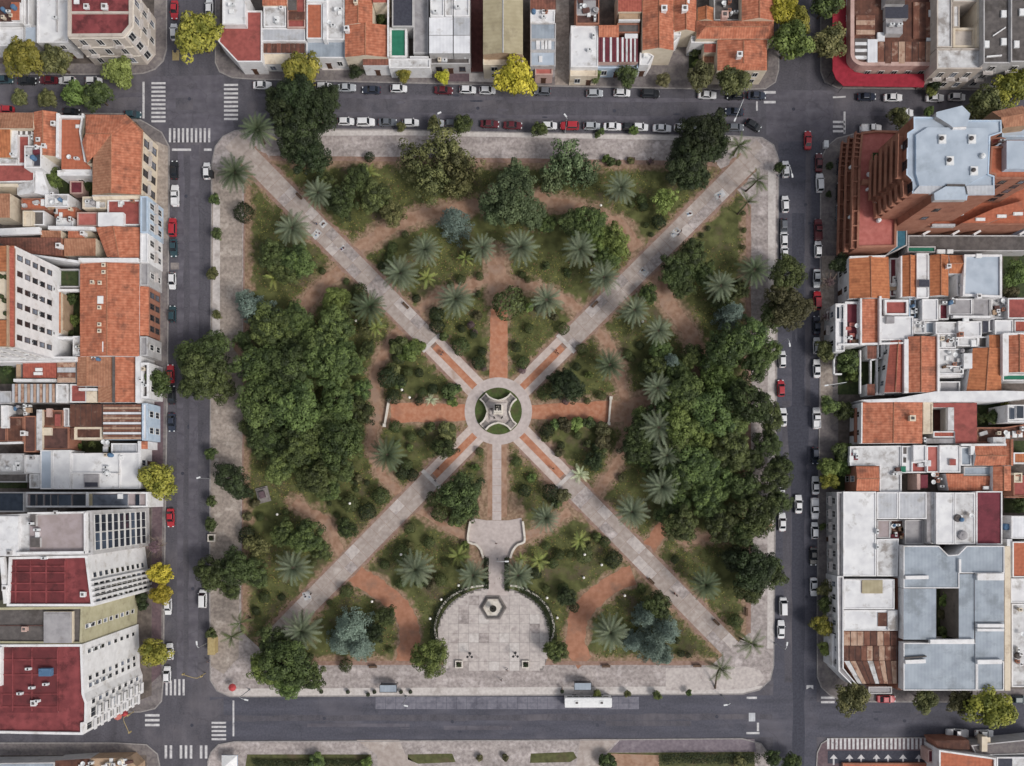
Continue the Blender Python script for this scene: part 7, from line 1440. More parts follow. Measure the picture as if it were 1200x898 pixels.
# ================================================================ vehicles
def car_meshes(kind):
    L, Wd, hood, roof = dict(hatch=(4.0, 1.72, .92, 1.48), sedan=(4.45, 1.76, .9, 1.44), suv=(4.5, 1.86, 1.08, 1.72), pickup=(5.2, 1.86, 1.08, 1.76), van=(4.5, 1.84, 1.1, 1.85))[kind]
    hw = Wd / 2
    #  cabin: base front, roof front, roof rear, base rear (x, forward positive)
    cb = dict(hatch=(1.0, .35, -1.35, -1.85), sedan=(.95, .3, -.95, -1.6), suv=(1.05, .5, -1.75, -2.12), pickup=(1.15, .55, -.35, -.6), van=(1.5, .85, -1.95, -2.18))[kind]
    body = MB(); st = []
    for x, f, zt in ((-L / 2, .78, .72), (-L / 2 + .12, .9, .86), (-L / 2 + .5, .98, hood - .02), (-.6, 1.0, hood + .02), (.6, 1.0, hood + .02), (L / 2 - .9, .98, hood - .04), (L / 2 - .35, .92, hood - .14), (L / 2 - .1, .82, hood - .25), (L / 2, .68, .62)):
        w = hw * f; st.append([(x, -w * .96, .28), (x, -w, .5), (x, -w, zt - .12), (x, -w * .9, zt), (x, w * .9, zt), (x, w, zt - .12), (x, w, .5), (x, w * .96, .28)])
    n = len(st); vs = [p for r in st for p in r]; fs = [(i * 8 + k, (i + 1) * 8 + k, (i + 1) * 8 + (k + 1) % 8, i * 8 + (k + 1) % 8) for i in range(n - 1) for k in range(8)]
    fs += [tuple(range(8)), tuple((n - 1) * 8 + 7 - k for k in range(8))]; body.shared(vs, fs)
    bw, rw, bz = hw * .9, hw * .72, hood - .03
    B = [(cb[0], bw, bz), (cb[0], -bw, bz), (cb[3], -bw, bz), (cb[3], bw, bz)]; T = [(cb[1], rw, roof), (cb[1], -rw, roof), (cb[2], -rw, roof), (cb[2], rw, roof)]; Tm = [((t[0] * .86 + (cb[1] + cb[2]) / 2 * .14), t[1] * .82, roof + .05) for t in T]
    body.shared(B + T + Tm, [(1, 0, 4, 5), (2, 1, 5, 6), (3, 2, 6, 7), (0, 3, 7, 4), (5, 4, 8, 9), (6, 5, 9, 10), (7, 6, 10, 11), (4, 7, 11, 8), (8, 11, 10, 9)])
    if kind == "pickup":                       # open bed: walls round a sunken floor
        x0, x1, z = -L / 2 + .2, -.72, hood + .02
        for c, d in (((x0, 0, z + .08), (.1, hw * 1.8, .22)), ((x1, 0, z + .08), (.1, hw * 1.8, .22)), (((x0 + x1) / 2, hw * .88, z + .08), (x1 - x0, .1, .22)), (((x0 + x1) / 2, -hw * .88, z + .08), (x1 - x0, .1, .22))): body.box(c, d)
    body.box((L / 2 - .02, 0, .42), (.12, Wd * .72, .2)); body.box((-L / 2 + .02, 0, .42), (.12, Wd * .8, .2))
    for s in (-1, 1): body.box((cb[0] - .2, s * (hw + .08), hood + .02), (.14, .2, .13))
    def lerp(a, b, t): return tuple(a[i] + (b[i] - a[i]) * t for i in range(3))
    def pane(a, b, c, d, out, i=.09):          # inset quad, 6 mm proud
        m = MB(); q = [Vector(p) for p in (a, b, c, d)]; ce = sum(q, Vector()) / 4; nn = (q[1] - q[0]).cross(q[3] - q[0]).normalized()
        if nn.dot(Vector(out)) < 0: nn = -nn; q.reverse()
        m.face([p.lerp(ce, i) + nn * .008 for p in q]); return m
    R = {"body": body.mesh("body", M["paint_white"], smooth=False)}
    R["windscreen"] = pane(B[1], B[0], T[0], T[1], (1, 0, .6), .07).mesh("windscreen", M["car_glass"]); R["rear_window"] = pane(B[3], B[2], T[2], T[3], (-1, 0, .6), .1).mesh("rear_window", M["car_glass"])
    m = MB()
    for s, (a, b2, c, d) in ((1, (B[0], B[3], T[3], T[0])), (-1, (B[2], B[1], T[1], T[2]))):
        p = pane(a, b2, c, d, (0, s, .3), .13); R["side_window", s] = p.mesh("side_window", M["car_glass"])
    w = MB()
    def wheel():
        w = MB(); r, hwid = .32, .11; vs = []; fs = []
        for y in (-hwid, hwid): vs += [(r * math.cos(t), y, r * math.sin(t)) for t in [2 * math.pi * k / 14 for k in range(14)]]
        fs = [(k, (k + 1) % 14, 14 + (k + 1) % 14, 14 + k) for k in range(14)] + [tuple(range(13, -1, -1)), tuple(range(14, 28))]; w.shared(vs, fs)
        for y in (-hwid - .006, hwid + .006): w.face([(.2 * math.cos(t), y, .2 * math.sin(t)) for t in ([2 * math.pi * k / 10 for k in range(10)] if y < 0 else [-2 * math.pi * k / 10 for k in range(10)])], 1)
        return w.mesh("wheel", [M["tyre"], M["rim"]])
    R["wheel"] = wheel(); R["wp"] = [(sx * L * .3, sy * (hw - .1), .32) for sx in (-1, 1) for sy in (-1, 1)]
    hl = MB(); hl.box((0, 0, 0), (.3, .34, .12)); R["headlight"] = hl.mesh("headlight", M["headlight"]); R["hp"] = [(L / 2 - .14, s * hw * .62, .64) for s in (-1, 1)]
    t = MB(); t.box((0, 0, 0), (.14, .28, .16)); R["tail_light"] = t.mesh("tail_light", M["tail_red"]); R["tp"] = [(-L / 2 + .06, s * hw * .66, .74) for s in (-1, 1)]
    return R
CARM = {k: car_meshes(k) for k in ("hatch", "sedan", "suv", "pickup", "van")}
NAMEW = dict(hatch="hatchback", sedan="saloon car", suv="suv", pickup="pickup truck", van="small van")
def car(x, y, kind, colr, ang, z=.004):
    """ang in degrees on the plan, 0 = nose towards east"""
    r = CARM[kind]; p = G(x, y, .9); nm = {"hatch": "parked_car", "sedan": "parked_car", "suv": "parked_car", "pickup": "pickup_truck", "van": "parked_van"}[kind]
    e = empty(nm, (p.x, p.y, z + .02), rz=R_(ang)); pm = M["paint_" + colr]
    obj("body", r["body"], e, None, 0, [pm]); obj("windscreen", r["windscreen"], e); obj("rear_window", r["rear_window"], e)
    for s in (1, -1): obj("side_window", r["side_window", s], e)
    for q in r["wp"]: obj("wheel", r["wheel"], e, q)
    for q in r["hp"]: obj("headlight", r["headlight"], e, q)
    for q in r["tp"]: obj("tail_light", r["tail_light"], e, q)
    return e
COLW = dict(white="white", silver="silver grey", grey="grey", black="black", navy="dark blue", teal="dark teal", red="red", maroon="dark red", cream="cream")
crng = random.Random(5)
ROWS = [
 ("along the upper row of houses", "the upper left crossroads", 0, 1, "307,99.5,sedan,white 379,101,hatch,white 406,102.3,sedan,silver 435,105,sedan,navy 467,103.5,hatch,white 520,105.5,sedan,maroon 548,104.8,hatch,white 571,105.5,hatch,white 636,106.5,hatch,grey 697,109,hatch,silver 729,108.4,hatch,white 762,109.4,suv,black 829,111,sedan,white 862,112,hatch,black 887,111.5,sedan,navy"),
 ("along the upper kerb of the garden", "the upper left crossroads", 0, 1, "405,142,hatch,white 428,143,suv,white 454,143,sedan,grey 481,143.6,hatch,white 511,144.2,hatch,silver 530,144.6,hatch,grey 574,145,sedan,maroon 601,146.6,sedan,maroon 643,147,hatch,white 667.5,147.2,suv,red 693.5,147.5,hatch,silver 718,148,sedan,white 738,148.4,hatch,black 750,148.6,hatch,white 776,150,sedan,white 800,149,hatch,white 822,150,hatch,silver 862,149,hatch,grey"),
 ("in the second lane near the upper right crossroads", "that crossroads", 0, 1, "861,130.5,sedan,navy"),
 ("on the upper right street before the red awning", "the awning corner", 0, 0, "1016,113,sedan,navy 1047,114,sedan,white 1096,114.5,sedan,white 1122,113.5,hatch,white"),
 ("beside the brick podium on the upper right street", "that corner", 0, 0, "1021,150.5,pickup,white 1061,132,hatch,white"),
 ("along the upper left street before the corner house", "the corner", 0, 0, "109,94.5,hatch,white 78,94,hatch,white 56,93.5,sedan,maroon 31,94.5,sedan,black 5,93,hatch,teal"),
 ("on the lower side of the upper left street", "the corner", 0, 0, "155,134,hatch,teal 83,131,hatch,black 6,128,hatch,red"),
 ("on the street leading up at the upper left", "the crossroads", 90, 0, "203.5,37,hatch,white 204,11,sedan,red 245,8,hatch,white"),
 ("on the west street beside the houses", "the upper crossroads", 90, 0, "204,199,sedan,black 205,229,pickup,white 202,266,suv,red 203,290,sedan,teal 201.5,329,hatch,white 201.5,368,hatch,teal 199.5,438,sedan,red 201,463,sedan,black 201,495,sedan,navy 199.5,607,sedan,red 196.5,711,hatch,white 198.5,764,hatch,white 195.5,791,hatch,white"),
 ("on the west street beside the garden", "the upper crossroads", 90, 0, "242,200,hatch,white 237.5,702,van,white"),
 ("on the east street beside the houses", "the upper crossroads", 90, 0, "960,190,sedan,maroon 961,214,suv,white 959,269,pickup,maroon 959,292,hatch,white 957.5,326,sedan,silver 958,352,suv,red 957.5,381,sedan,navy 957.5,405,hatch,white 957.5,432,sedan,white 957,490,pickup,white 955.5,534,hatch,navy 956,569,sedan,white 955,596,pickup,white 955,622,hatch,white 953.5,652,sedan,black 954,688,sedan,white"),
 ("on the east street beside the garden", "the upper crossroads", 90, 0, "921,198,hatch,white 920.5,239,hatch,white 919,266,hatch,grey 919,279,hatch,white 919.5,296,hatch,white 917,421,hatch,white 915.5,455,hatch,red 918,489,sedan,white 916,581,hatch,white 917,612,sedan,white 918,711,van,white 915.5,738,sedan,white"),
 ("driving at the upper right crossroads", "it", 90, 0, "947,164,sedan,red"), ("driving down the middle of the east street", "it", 90, 0, "936,591,sedan,white"),
 ("parked below the blue metal roof", "it", 0, 0, "1039,819.5,sedan,red 1195,820,hatch,teal"), ("beside the station forecourt at the lower right", "the hatched strip", 0, 0, "1122,859,pickup,white 1154,860,sedan,white"),
 ("in the driveway beside the brick podium", "the street corner", 90, 0, "985.5,196,sedan,navy 984.5,225,sedan,black 984,250,hatch,grey"), ("beside the orange tiled roofs below the dark garage strip", "it", 0, 0, "1106,293,hatch,white")]
for where, anchor, ang, fl, s_ in ROWS:
    lst = []
    for t in s_.split():
        x, y, k, c = t.split(','); x, y = float(x), float(y)
        a = ang + (180 if crng.random() < (.1 if ang == 0 else .35) else 0) + crng.uniform(-1.6, 1.6) - (.9 if ang == 0 else 0)
        if ang == 90 and x > 900 and not 940 < x < 950: a += .4
        lst.append((car(x, y, k, c, a, .14 if 980 < x < 990 or x > 1100 and y < 300 and y > 200 else .02), k, c))
    seen = {}
    for e, k, c in lst: seen.setdefault((k, c), []).append(e)
    for (k, c), es in seen.items():
        for i, e in enumerate(es):
            base = f"{COLW[c]} {NAMEW[k]}"
            if len(es) == 1: l = f"the only {base} {where}"
            else: l = f"{base} {where}, {ORD[i]} to {anchor}" if len(lst) > 1 else f"{base} {where}"
            if len(l.split()) > 16: l = l.replace("the upper left crossroads", "the left end").replace("the upper crossroads", "the upper end").replace("the upper right street before the red awning", "the street before the red awning").replace("saloon car along", "saloon along").replace("the awning corner", "its corner")
            tag(e, l, {"pickup": "pickup truck", "van": "van"}.get(k, "car"), "cars on the streets" if "driving" in where else "cars parked along the streets")
            if len(l.split()) > 16: print("LONG", l)
e_ = car(883, 146.5, "hatch", "black", -30); tag(e_, "black hatchback parked askew at the kerb by the upper right crossroads", "car", "cars parked along the streets")
# the bus
p = G(689.5, 823.5, 2.9); e = empty("bus", (p.x, p.y, .03), "long white city bus standing in the concrete bus lane", "bus")
b = MB(); L, Wd, Hh = 11.3, 2.5, 3.0
sec = [(-Wd / 2, .35), (-Wd / 2, 2.7), (-Wd / 2 + .18, 2.95), (0, 3.02), (Wd / 2 - .18, 2.95), (Wd / 2, 2.7), (Wd / 2, .35)]
xs = [(-L / 2, .94), (-L / 2 + .12, 1), (L / 2 - .25, 1), (L / 2, .9)]
vs = [(x, y * f, z) for x, f in xs for y, z in sec]; n = 7; fs = [(i * n + k, (i + 1) * n + k, (i + 1) * n + (k + 1) % n, i * n + (k + 1) % n) for i in range(3) for k in range(n)] + [tuple(range(n)), tuple(3 * n + n - 1 - k for k in range(n))]
b.shared(vs, fs); o = obj("body", b.mesh("body", M["plastic_white"]), e)
for s in (-1, 1):
    for k in range(7):
        b = MB(); b.box((-4.4 + k * 1.45, s * (Wd / 2 + .006), 2.0), (1.25, .02, .95)); obj("side_window", b.mesh("side_window", M["car_glass"]), e)
b = MB(); b.box((L / 2 - .04, 0, 1.9), (.14, 2.1, 1.5)); obj("windscreen", b.mesh("windscreen", M["car_glass"]), e)
for x_, w_ in ((3.2, 1.0), (-2.8, 1.0)): b = MB(); b.box((x_, 0, 3.03), (w_, .9, .12)); b.box((x_, 0, 3.1), (w_ * .6, .5, .04), mi=1); obj("roof_hatch", b.mesh("roof_hatch", [M["plastic_white"], M["roof_dark"]]), e)
for x_ in (-3.2, 3.4):
    for s in (-1, 1): w_ = obj("wheel", CARM["suv"]["wheel"], e, (x_, s * 1.1, .48)); w_.scale = (1.5, 1.6, 1.5)
for s in (-1, 1): b = MB(); b.box((L / 2 + .1, s * 1.2, 2.4), (.2, .12, .4)); obj("mirror", b.mesh("mirror", M["iron"]), e); obj("headlight", CARM["suv"]["headlight"], e, (L / 2 - .1, s * .85, .7)); obj("tail_light", CARM["suv"]["tail_light"], e, (-L / 2 + .02, s * .95, .9))

# ================================================================ people
def person_mesh(pose):
    """one continuous skinned figure, 1.72 m tall, facing +x"""
    st = .22 if pose == "walk" else 0.03
    J = [((0, 0, .95), .15), ((0, 0, 1.15), .14), ((0, 0, 1.36), .16), ((.01, 0, 1.49), .062), ((.03, 0, 1.60), .098), ((.035, 0, 1.69), .075)]
    E = [(0, 1), (1, 2), (2, 3), (3, 4), (4, 5)]
    def add(p, r, par): J.append((p, r)); E.append((par, len(J) - 1)); return len(J) - 1
    for s in (-1, 1):
        f = st * s
        a = add((0, .1 * s, .86), .095, 0); k = add((f * .7 + .05, .1 * s, .48), .065, a); an = add((f * 1.1 - (.1 if f < 0 else 0), .1 * s, .09), .045, k); add((f * 1.1 + (.14 if f >= 0 else .08), .11 * s, .04), .035, an)
        sh = add((0, .19 * s, 1.40), .07, 2)
        if pose == "sit": pass
        el = add((-f * .5 - .02, .26 * s, 1.13), .045, sh); wr = add((-f * .9 + .1, .25 * s, .9), .03, el); pm = add((-f * 1.0 + .14, .245 * s, .83), .034, wr)
        for q in range(4): t = add((-f * 1.0 + .13 + .022 * q, .245 * s + .004 * q, .765 - .006 * (1.5 - abs(q - 1.5))), .009, pm); add((-f * 1.0 + .14 + .022 * q, .237 * s, .715 + .006 * abs(q - 1.4)), .008, t)
        th = add((-f + .185, .225 * s, .80), .01, pm); add((-f + .2, .215 * s, .76), .008, th)
    me = bpy.data.meshes.new("sk"); me.from_pydata([j[0] for j in J], E, []); o = bpy.data.objects.new("sk", me); COL.objects.link(o)
    mo_ = o.modifiers.new("s", 'SKIN'); mo_.use_smooth_shade = True
    for i, (p_, r) in enumerate(J): v = me.skin_vertices[0].data[i]; v.radius = (r, r if i not in (1, 2, 0) else r * 1.15); v.use_root = i == 0
    o.modifiers.new("u", 'SUBSURF').levels = 1
    dg = bpy.context.evaluated_depsgraph_get(); out = bpy.data.meshes.new_from_object(o.evaluated_get(dg)); bpy.data.objects.remove(o)
    out.name = "person"; out.materials.clear()
    for m in ("skin", "shirt", "trousers", "hair", "shoes"): out.materials.append(mat(m, rgb(dict(skin="b08468", shirt="4a4c58", trousers="33353c", hair="2a211b", shoes="222222")[m]), obj=True))
    for pl_ in out.polygons:
        c = pl_.center; z = c.z; side = abs(c.y) > .2
        mi = 0
        if z < .11: mi = 4
        elif z > 1.53: mi = 3 if (z > 1.645 or c.x < .0) else 0
        elif z > 1.46: mi = 0
        elif side and z < 1.0: mi = 0
        elif z < .98 and not side: mi = 2
        else: mi = 1
        pl_.material_index = mi
    return out
for k_, v_ in dict(shirt_white="c9c7c2", shirt_red="8e3434", shirt_black="25262a", shirt_blue="3b5170", jeans="34415a").items(): mat(k_, rgb(v_), rgb(v_, 1.1), sc=3, obj=True)
PM = {"walk": person_mesh("walk"), "stand": person_mesh("stand")}
def person(x, y, pose, ang, sh, tr, label, z=.2):
    p = G(x, y, .9); o = obj("person", PM[pose], None, (p.x, p.y, z), R_(ang), [M["skin"], M[sh], M[tr], M["hair"], M["shoes"]]); tag(o, label, "person", "people in the square"); return o
person(518.5, 413, "walk", -45, "shirt_black", "trousers", "person in black walking with a companion on the red strip northwest of the monument"); person(516.8, 415.5, "walk", -45, "shirt", "jeans", "person in a grey top beside the walker in black northwest of the monument")
person(652, 411, "walk", 225, "shirt_red", "trousers", "person in a red top walking on the red strip northeast of the monument"); person(654, 414.5, "walk", 225, "shirt_black", "jeans", "person in black just behind the walker in red northeast of the monument")
person(513.5, 549.5, "walk", 45, "shirt_black", "trousers", "person in black walking on the red strip southwest of the monument"); person(510, 563.5, "walk", 60, "shirt_blue", "trousers", "person in blue by the lower end of the southwestern red strip")
person(648.5, 549.5, "walk", 135, "shirt_black", "trousers", "person in black walking alone on the red strip southeast of the monument"); person(581.5, 637, "stand", 90, "shirt_black", "trousers", "person in black standing on the landing above the fountain", .24)
person(594, 785, "walk", 20, "shirt_black", "jeans", "person in black walking across the open terrace below the fountain"); person(587.5, 797, "walk", 200, "shirt", "trousers", "person in grey walking on the pavement below the terrace", .15)
person(798, 271, "stand", 0, "shirt_black", "trousers", "person in black standing by a pale cloth on the northeastern avenue"); person(795, 275, "stand", 90, "shirt", "jeans", "person in a grey top at the edge of the northeastern pale cloth")
person(371, 262.5, "stand", 0, "shirt_blue", "trousers", "person in blue by the pale cloth on the northwestern avenue"); person(364.5, 696, "stand", 180, "shirt_black", "trousers", "person in black by the pale cloth on the southwestern avenue"); person(793, 698, "stand", 0, "shirt_black", "trousers", "person in black on the southeastern avenue"); person(790.5, 695.5, "stand", 200, "shirt_red", "jeans", "person in a red top facing the person in black on the southeastern avenue")
person(244, 775, "stand", 0, "shirt", "jeans", "person in grey standing at the kerb of the lower left crossroads", .15); person(658.5, 806.5, "stand", 0, "shirt_black", "trousers", "person in black waiting beside the bus shelter behind the bus", .15)
# bronze group of the monument
bz = [M["bronze"]] * 5
o = obj("statue", PM["walk"], MON, Vector((0, .4, 4.6)), R_(-90), bz); o.scale = (1.7, 1.7, 1.7)
for a_, x_, y_, z_ in ((30, -.95, -1.55, .75), (150, .95, -1.55, .75), (90, -1.65, .5, .75)): o = obj("figure", PM["stand"], MON, Vector((x_, y_, z_)), R_(a_), bz); o.scale = (1.25, 1.25, 1.2)
b = MB()
for s in (-1, 1): b.box((s * .62 + MON.location.x, MON.location.y + .55, 5.02), (.3, 1.3, .35)); 
b.box((MON.location.x, MON.location.y + 1.08, 5.02), (1.5, .32, .35)); b.build("wreath", M["bronze"], MON)

# ================================================================ street furniture
def street_lamp(x, y, ax, ay, label):
    """pole stands at x, y; the lamp head hangs over ax, ay"""
    p = G(x, y); q = G(ax, ay, 7.6); e = empty("street_lamp", (p.x, p.y, .13), label, "street lamp", "street lamps"); d = Vector((q.x - p.x, q.y - p.y, 0))
    b = MB(); b.tube([(0, 0, -.1), (0, 0, 7.2)], [.11, .07], 8); b.lathe((0, 0, 0), [(.22, 0), (.2, .5), (.12, .6)], 8); obj("pole", b.mesh("pole", M["steel"]), e)
    b = MB(); b.tube([(0, 0, 7.1), tuple(d * .35 + Vector((0, 0, 7.7))), tuple(d + Vector((0, 0, 7.75)))], .055, 6); obj("arm", b.mesh("arm", M["white_metal"]), e)
    b = MB(); b.box(tuple(d + Vector((0, 0, 7.7))), (.9, .34, .16), math.atan2(d.y, d.x)); b.box(tuple(d + Vector((0, 0, 7.61))), (.6, .26, .04), math.atan2(d.y, d.x), 1); obj("lamp_head", b.mesh("lamp_head", [M["white_metal"], M["lamp_globe"]]), e)
for x, y, ax, ay, l in ((246.5, 561, 233, 560, "steel street lamp reaching over the west street beside the very dark tree"), (246.5, 752, 231, 753.5, "steel street lamp over the west street near the lower crossroads"), (515.5, 152, 515, 133, "steel street lamp over the upper street above the loose olive trees"), (662, 156, 662.5, 136, "steel street lamp over the upper street beside the red suv"),
        (911.5, 206.5, 928, 206.5, "steel street lamp over the east street near the upper crossroads"), (911, 404, 925, 404.5, "steel street lamp over the east street level with the white row of houses"), (908, 754, 922, 754.5, "steel street lamp over the east street near the lower crossroads"), (476.5, 816, 476, 827, "steel street lamp over the bus lane beside the empty shelter"), (846, 815, 850, 826, "steel street lamp at the lower right corner of the garden"),
        (861, 134, 861, 141, "steel street lamp between the parked cars by the upper right crossroads"), (583, 655, 594, 658, "steel lamp beside the short path above the fountain"), (977, 453, 968, 452, "steel street lamp on the eastern pavement beside the pergola garden"), (293, 808, 289, 820, "steel street lamp at the lower left corner of the garden")): street_lamp(x, y, ax, ay, l)
def signal(x, y, ax, ay, label):
    p = G(x, y); q = G(ax, ay, 5.2); e = empty("traffic_light", (p.x, p.y, .13), label, "traffic light", "traffic lights"); d = Vector((q.x - p.x, q.y - p.y, 0)); rz = math.atan2(d.y, d.x)
    b = MB(); b.tube([(0, 0, -.1), (0, 0, 5.0)], .1, 8); b.tube([(0, 0, 5.0), tuple(d * .2 + Vector((0, 0, 5.5))), tuple(d + Vector((0, 0, 5.6)))], .08, 6); obj("mast", b.mesh("mast", M["paint_yellow"]), e)
    for t, z in ((1.0, 5.2), (0.0, 3.0)):
        b = MB(); c = d * t + Vector((.2 if t == 0 else 0, 0, z)); b.box(tuple(c), (.34, .34, 1.0), rz); 
        for k, m_ in enumerate((1, 2, 3)): b.box(tuple(c + Vector((0, -.18, .3 - .3 * k))), (.2, .03, .2), 0, m_)
        obj("signal_head", b.mesh("signal_head", [M["paint_yellow"], M["tail_red"], M["paint_yellow"], M["court_green"]]), e)
signal(241, 789, 215, 790, "yellow traffic light mast reaching west over the lower left crossroads"); signal(157, 834, 152.5, 858, "yellow traffic light mast reaching down across the lower left side street")
for x, y, l in ((537.5, 686, "upper of the three white globe lamps west of the terrace"), (517, 702.5, "middle of the three white globe lamps west of the terrace"), (504, 725, "lower of the three white globe lamps west of the terrace"), (641, 700.7, "upper of the two white globe lamps east of the terrace"), (653, 724, "lower of the two white globe lamps east of the terrace"), (684, 677, "white globe lamp beside the eastern curved brick path"), (705, 662, "white globe lamp close to the southeastern avenue"), (436, 705, "white globe lamp on the lawn inside the western curved brick path"), (732, 698, "white globe lamp on the lawn above the date palm by the southeastern cedars"), (410, 590, "white globe lamp inside the ringed bush southwest of the monument"), (470, 650, "white globe lamp inside the ringed bush on the southern lawn"), (685, 650, "white globe lamp inside the ringed bush by the southeastern avenue"), (704, 241, "white globe lamp on the lawn near the northern curved earth path"), (471, 457, "white globe lamp among the bushes west of the monument"), (480, 466, "white globe lamp beside the western brick cross path"), (753, 377, "white globe lamp under the palms east of the northeastern avenue"), (325, 603, "white globe lamp on the lawn below the western wood"), (693, 317, "white globe lamp beside the palm on the northeastern avenue"), (417, 376, "white globe lamp under the palm on the northwestern avenue")):
    p = G(x, y, 3); e = empty("garden_lamp", (p.x, p.y, .15), l, "garden lamp", "white globe lamps of the garden")
    if "gl" not in PT: b = MB(); b.tube([(0, 0, -.1), (0, 0, 2.8)], [.07, .05], 8); b.lathe((0, 0, 0), [(.18, 0), (.16, .3), (.07, .4)], 8); PT["gl"] = b.mesh("post", M["iron"]); b = MB(); b.lathe((0, 0, 2.75), [(.1, 0), (.27, .11), (.33, .27), (.27, .43), (.1, .53)], 12); PT["gg"] = b.mesh("globe", M["lamp_globe"], smooth=True)
    obj("post", PT["gl"], e); obj("globe", PT["gg"], e)
def bench(x, y, ang, label):
    p = G(x, y); e = empty("park_bench", (p.x, p.y, .19), label, "bench", "benches of the garden", R_(ang))
    if "b1" not in PT:
        for k, fn in (("b1", lambda b: b.box((0, 0, .45), (2.0, .13, .05))), ("b2", lambda b: b.box((0, 0, 0), (2.0, .05, .14))), ("b3", lambda b: (b.box((0, 0, .21), (.12, .5, .42)), b.box((0, .27, .62), (.1, .07, .5))))): b = MB(); fn(b); PT[k] = b.mesh("slat" if k != "b3" else "support", M["wood"] if k != "b3" else M["iron"])
    for k in range(4): obj("seat_slat", PT["b1"], e, (0, -.2 + .15 * k, 0))
    for k in range(2): obj("back_slat", PT["b2"], e, (0, .34, .64 + .2 * k))
    for s in (-1, 1): obj("support", PT["b3"], e, (s * .8, 0, 0))
for x, y, a, l in ((437.5, 781, 0, "dark bench on the lower pavement west of the terrace"), (710, 780.5, 0, "dark bench on the lower pavement below the southeastern palm"), (816.5, 780, 0, "dark bench on the lower pavement beside the feather palm"), (838.5, 729, -45, "dark bench on the edge of the southeastern avenue"), (475.5, 359, -45, "dark bench on the edge of the northwestern avenue"), (697, 357.5, 45, "dark bench on the edge of the northeastern avenue"), (874.5, 717, 90, "dark bench beside the eastern brick edging near the lower corner"), (739, 188.5, 0, "dark bench on the upper edge of the northern lawn"), (351, 231, -45, "dark bench on the northwestern avenue near the corner palms"), (762.5, 681, -45, "dark bench on the southeastern avenue at the start of the brick path")):
    bench(x, y, a, l)
    if "lower pavement" in l: 
        pass
# bus shelters
def shelter(x, y, label):
    p = G(x, y, 2.6); e = empty("bus_shelter", (p.x, p.y, .14), label, "bus shelter", "bus shelters on the lower kerb")
    b = MB(); b.box((0, 0, 2.55), (4.0, 1.7, .1)); obj("roof_panel", b.mesh("roof_panel", M["metal_blue"]), e)
    b = MB()
    for c, d in (((0, .88, 2.56), (4.2, .1, .2)), ((0, -.88, 2.56), (4.2, .1, .2)), ((2.05, 0, 2.56), (.1, 1.7, .2)), ((-2.05, 0, 2.56), (.1, 1.7, .2))): b.box(c, d)
    for sx in (-1, 1):
        for sy in (-1, 1): b.box((sx * 1.95, sy * .8, 1.2), (.1, .1, 2.5))
    obj("frame", b.mesh("frame", M["iron"]), e); b = MB(); b.box((0, .82, 1.3), (3.7, .03, 1.7)); obj("back_panel", b.mesh("back_panel", M["glass_blue"]), e); b = MB(); b.box((0, .5, .45), (3.2, .4, .08)); b.box((-1.2, .5, .2), (.1, .3, .45)); b.box((1.2, .5, .2), (.1, .3, .45)); obj("seat", b.mesh("seat", M["steel"]), e)
shelter(455, 807, "glass roofed bus shelter west of the terrace beside the empty bus lane"); shelter(683, 804.5, "glass roofed bus shelter behind the standing white bus")
# litter bins and bollards by the shelter
for x, y, l in ((377.5, 810, "dark kerbside tree pit planter furthest west of the empty shelter"), (408.5, 810, "dark planter between the green corner tree and the empty shelter"), (439.5, 810, "dark planter just west of the empty shelter"), (470.5, 810, "dark planter just east of the empty shelter"), (481.5, 810, "dark planter beside the street lamp east of the empty shelter"), (658.5, 809.5, "dark planter just west of the shelter behind the bus"), (432, 813, "dark round bin at the western end of the empty shelter")):
    p = G(x, y); e = empty("planter", (p.x, p.y, .14), l.replace("furthest", "farther"), "planter", "kerbside planters"); b = MB(); b.lathe((0, 0, 0), [(.34, 0), (.46, .5), (.48, .56), (.38, .52)], 10); obj("pot", b.mesh("pot", M["stone_grey"]), e); c = obj("foliage", CR["ball", 0], e, (0, 0, .75), 0, [M["leaf_black"]]); c.scale = (.5, .5, .45)
for x, y, l in ((538, 778, "square planter framed in white at the western edge of the terrace"), (616, 778, "square planter framed in white at the eastern edge of the terrace"), (249, 630.5, "square planter framed in white on the western pavement")):
    p = G(x, y); e = empty("planter", (p.x, p.y, .2), l, "planter", "white framed square planters"); b = MB(); w_ = .78
    for c, d in (((0, w_, .3), (2 * w_ + .25, .25, .6)), ((0, -w_, .3), (2 * w_ + .25, .25, .6)), ((w_, 0, .3), (.25, 2 * w_ - .25, .6)), ((-w_, 0, .3), (.25, 2 * w_ - .25, .6))): b.box(c, d)
    obj("frame", b.mesh("frame", M["stone_white"]), e); b = MB(); b.box((0, 0, .2), (1.3, 1.3, .4)); obj("soil", b.mesh("soil", M["yard"]), e); c = obj("foliage", CR["shrub", 1], e, (0, 0, .7), 0, [M["leaf_black"]]); c.scale = (.55, .55, .5)
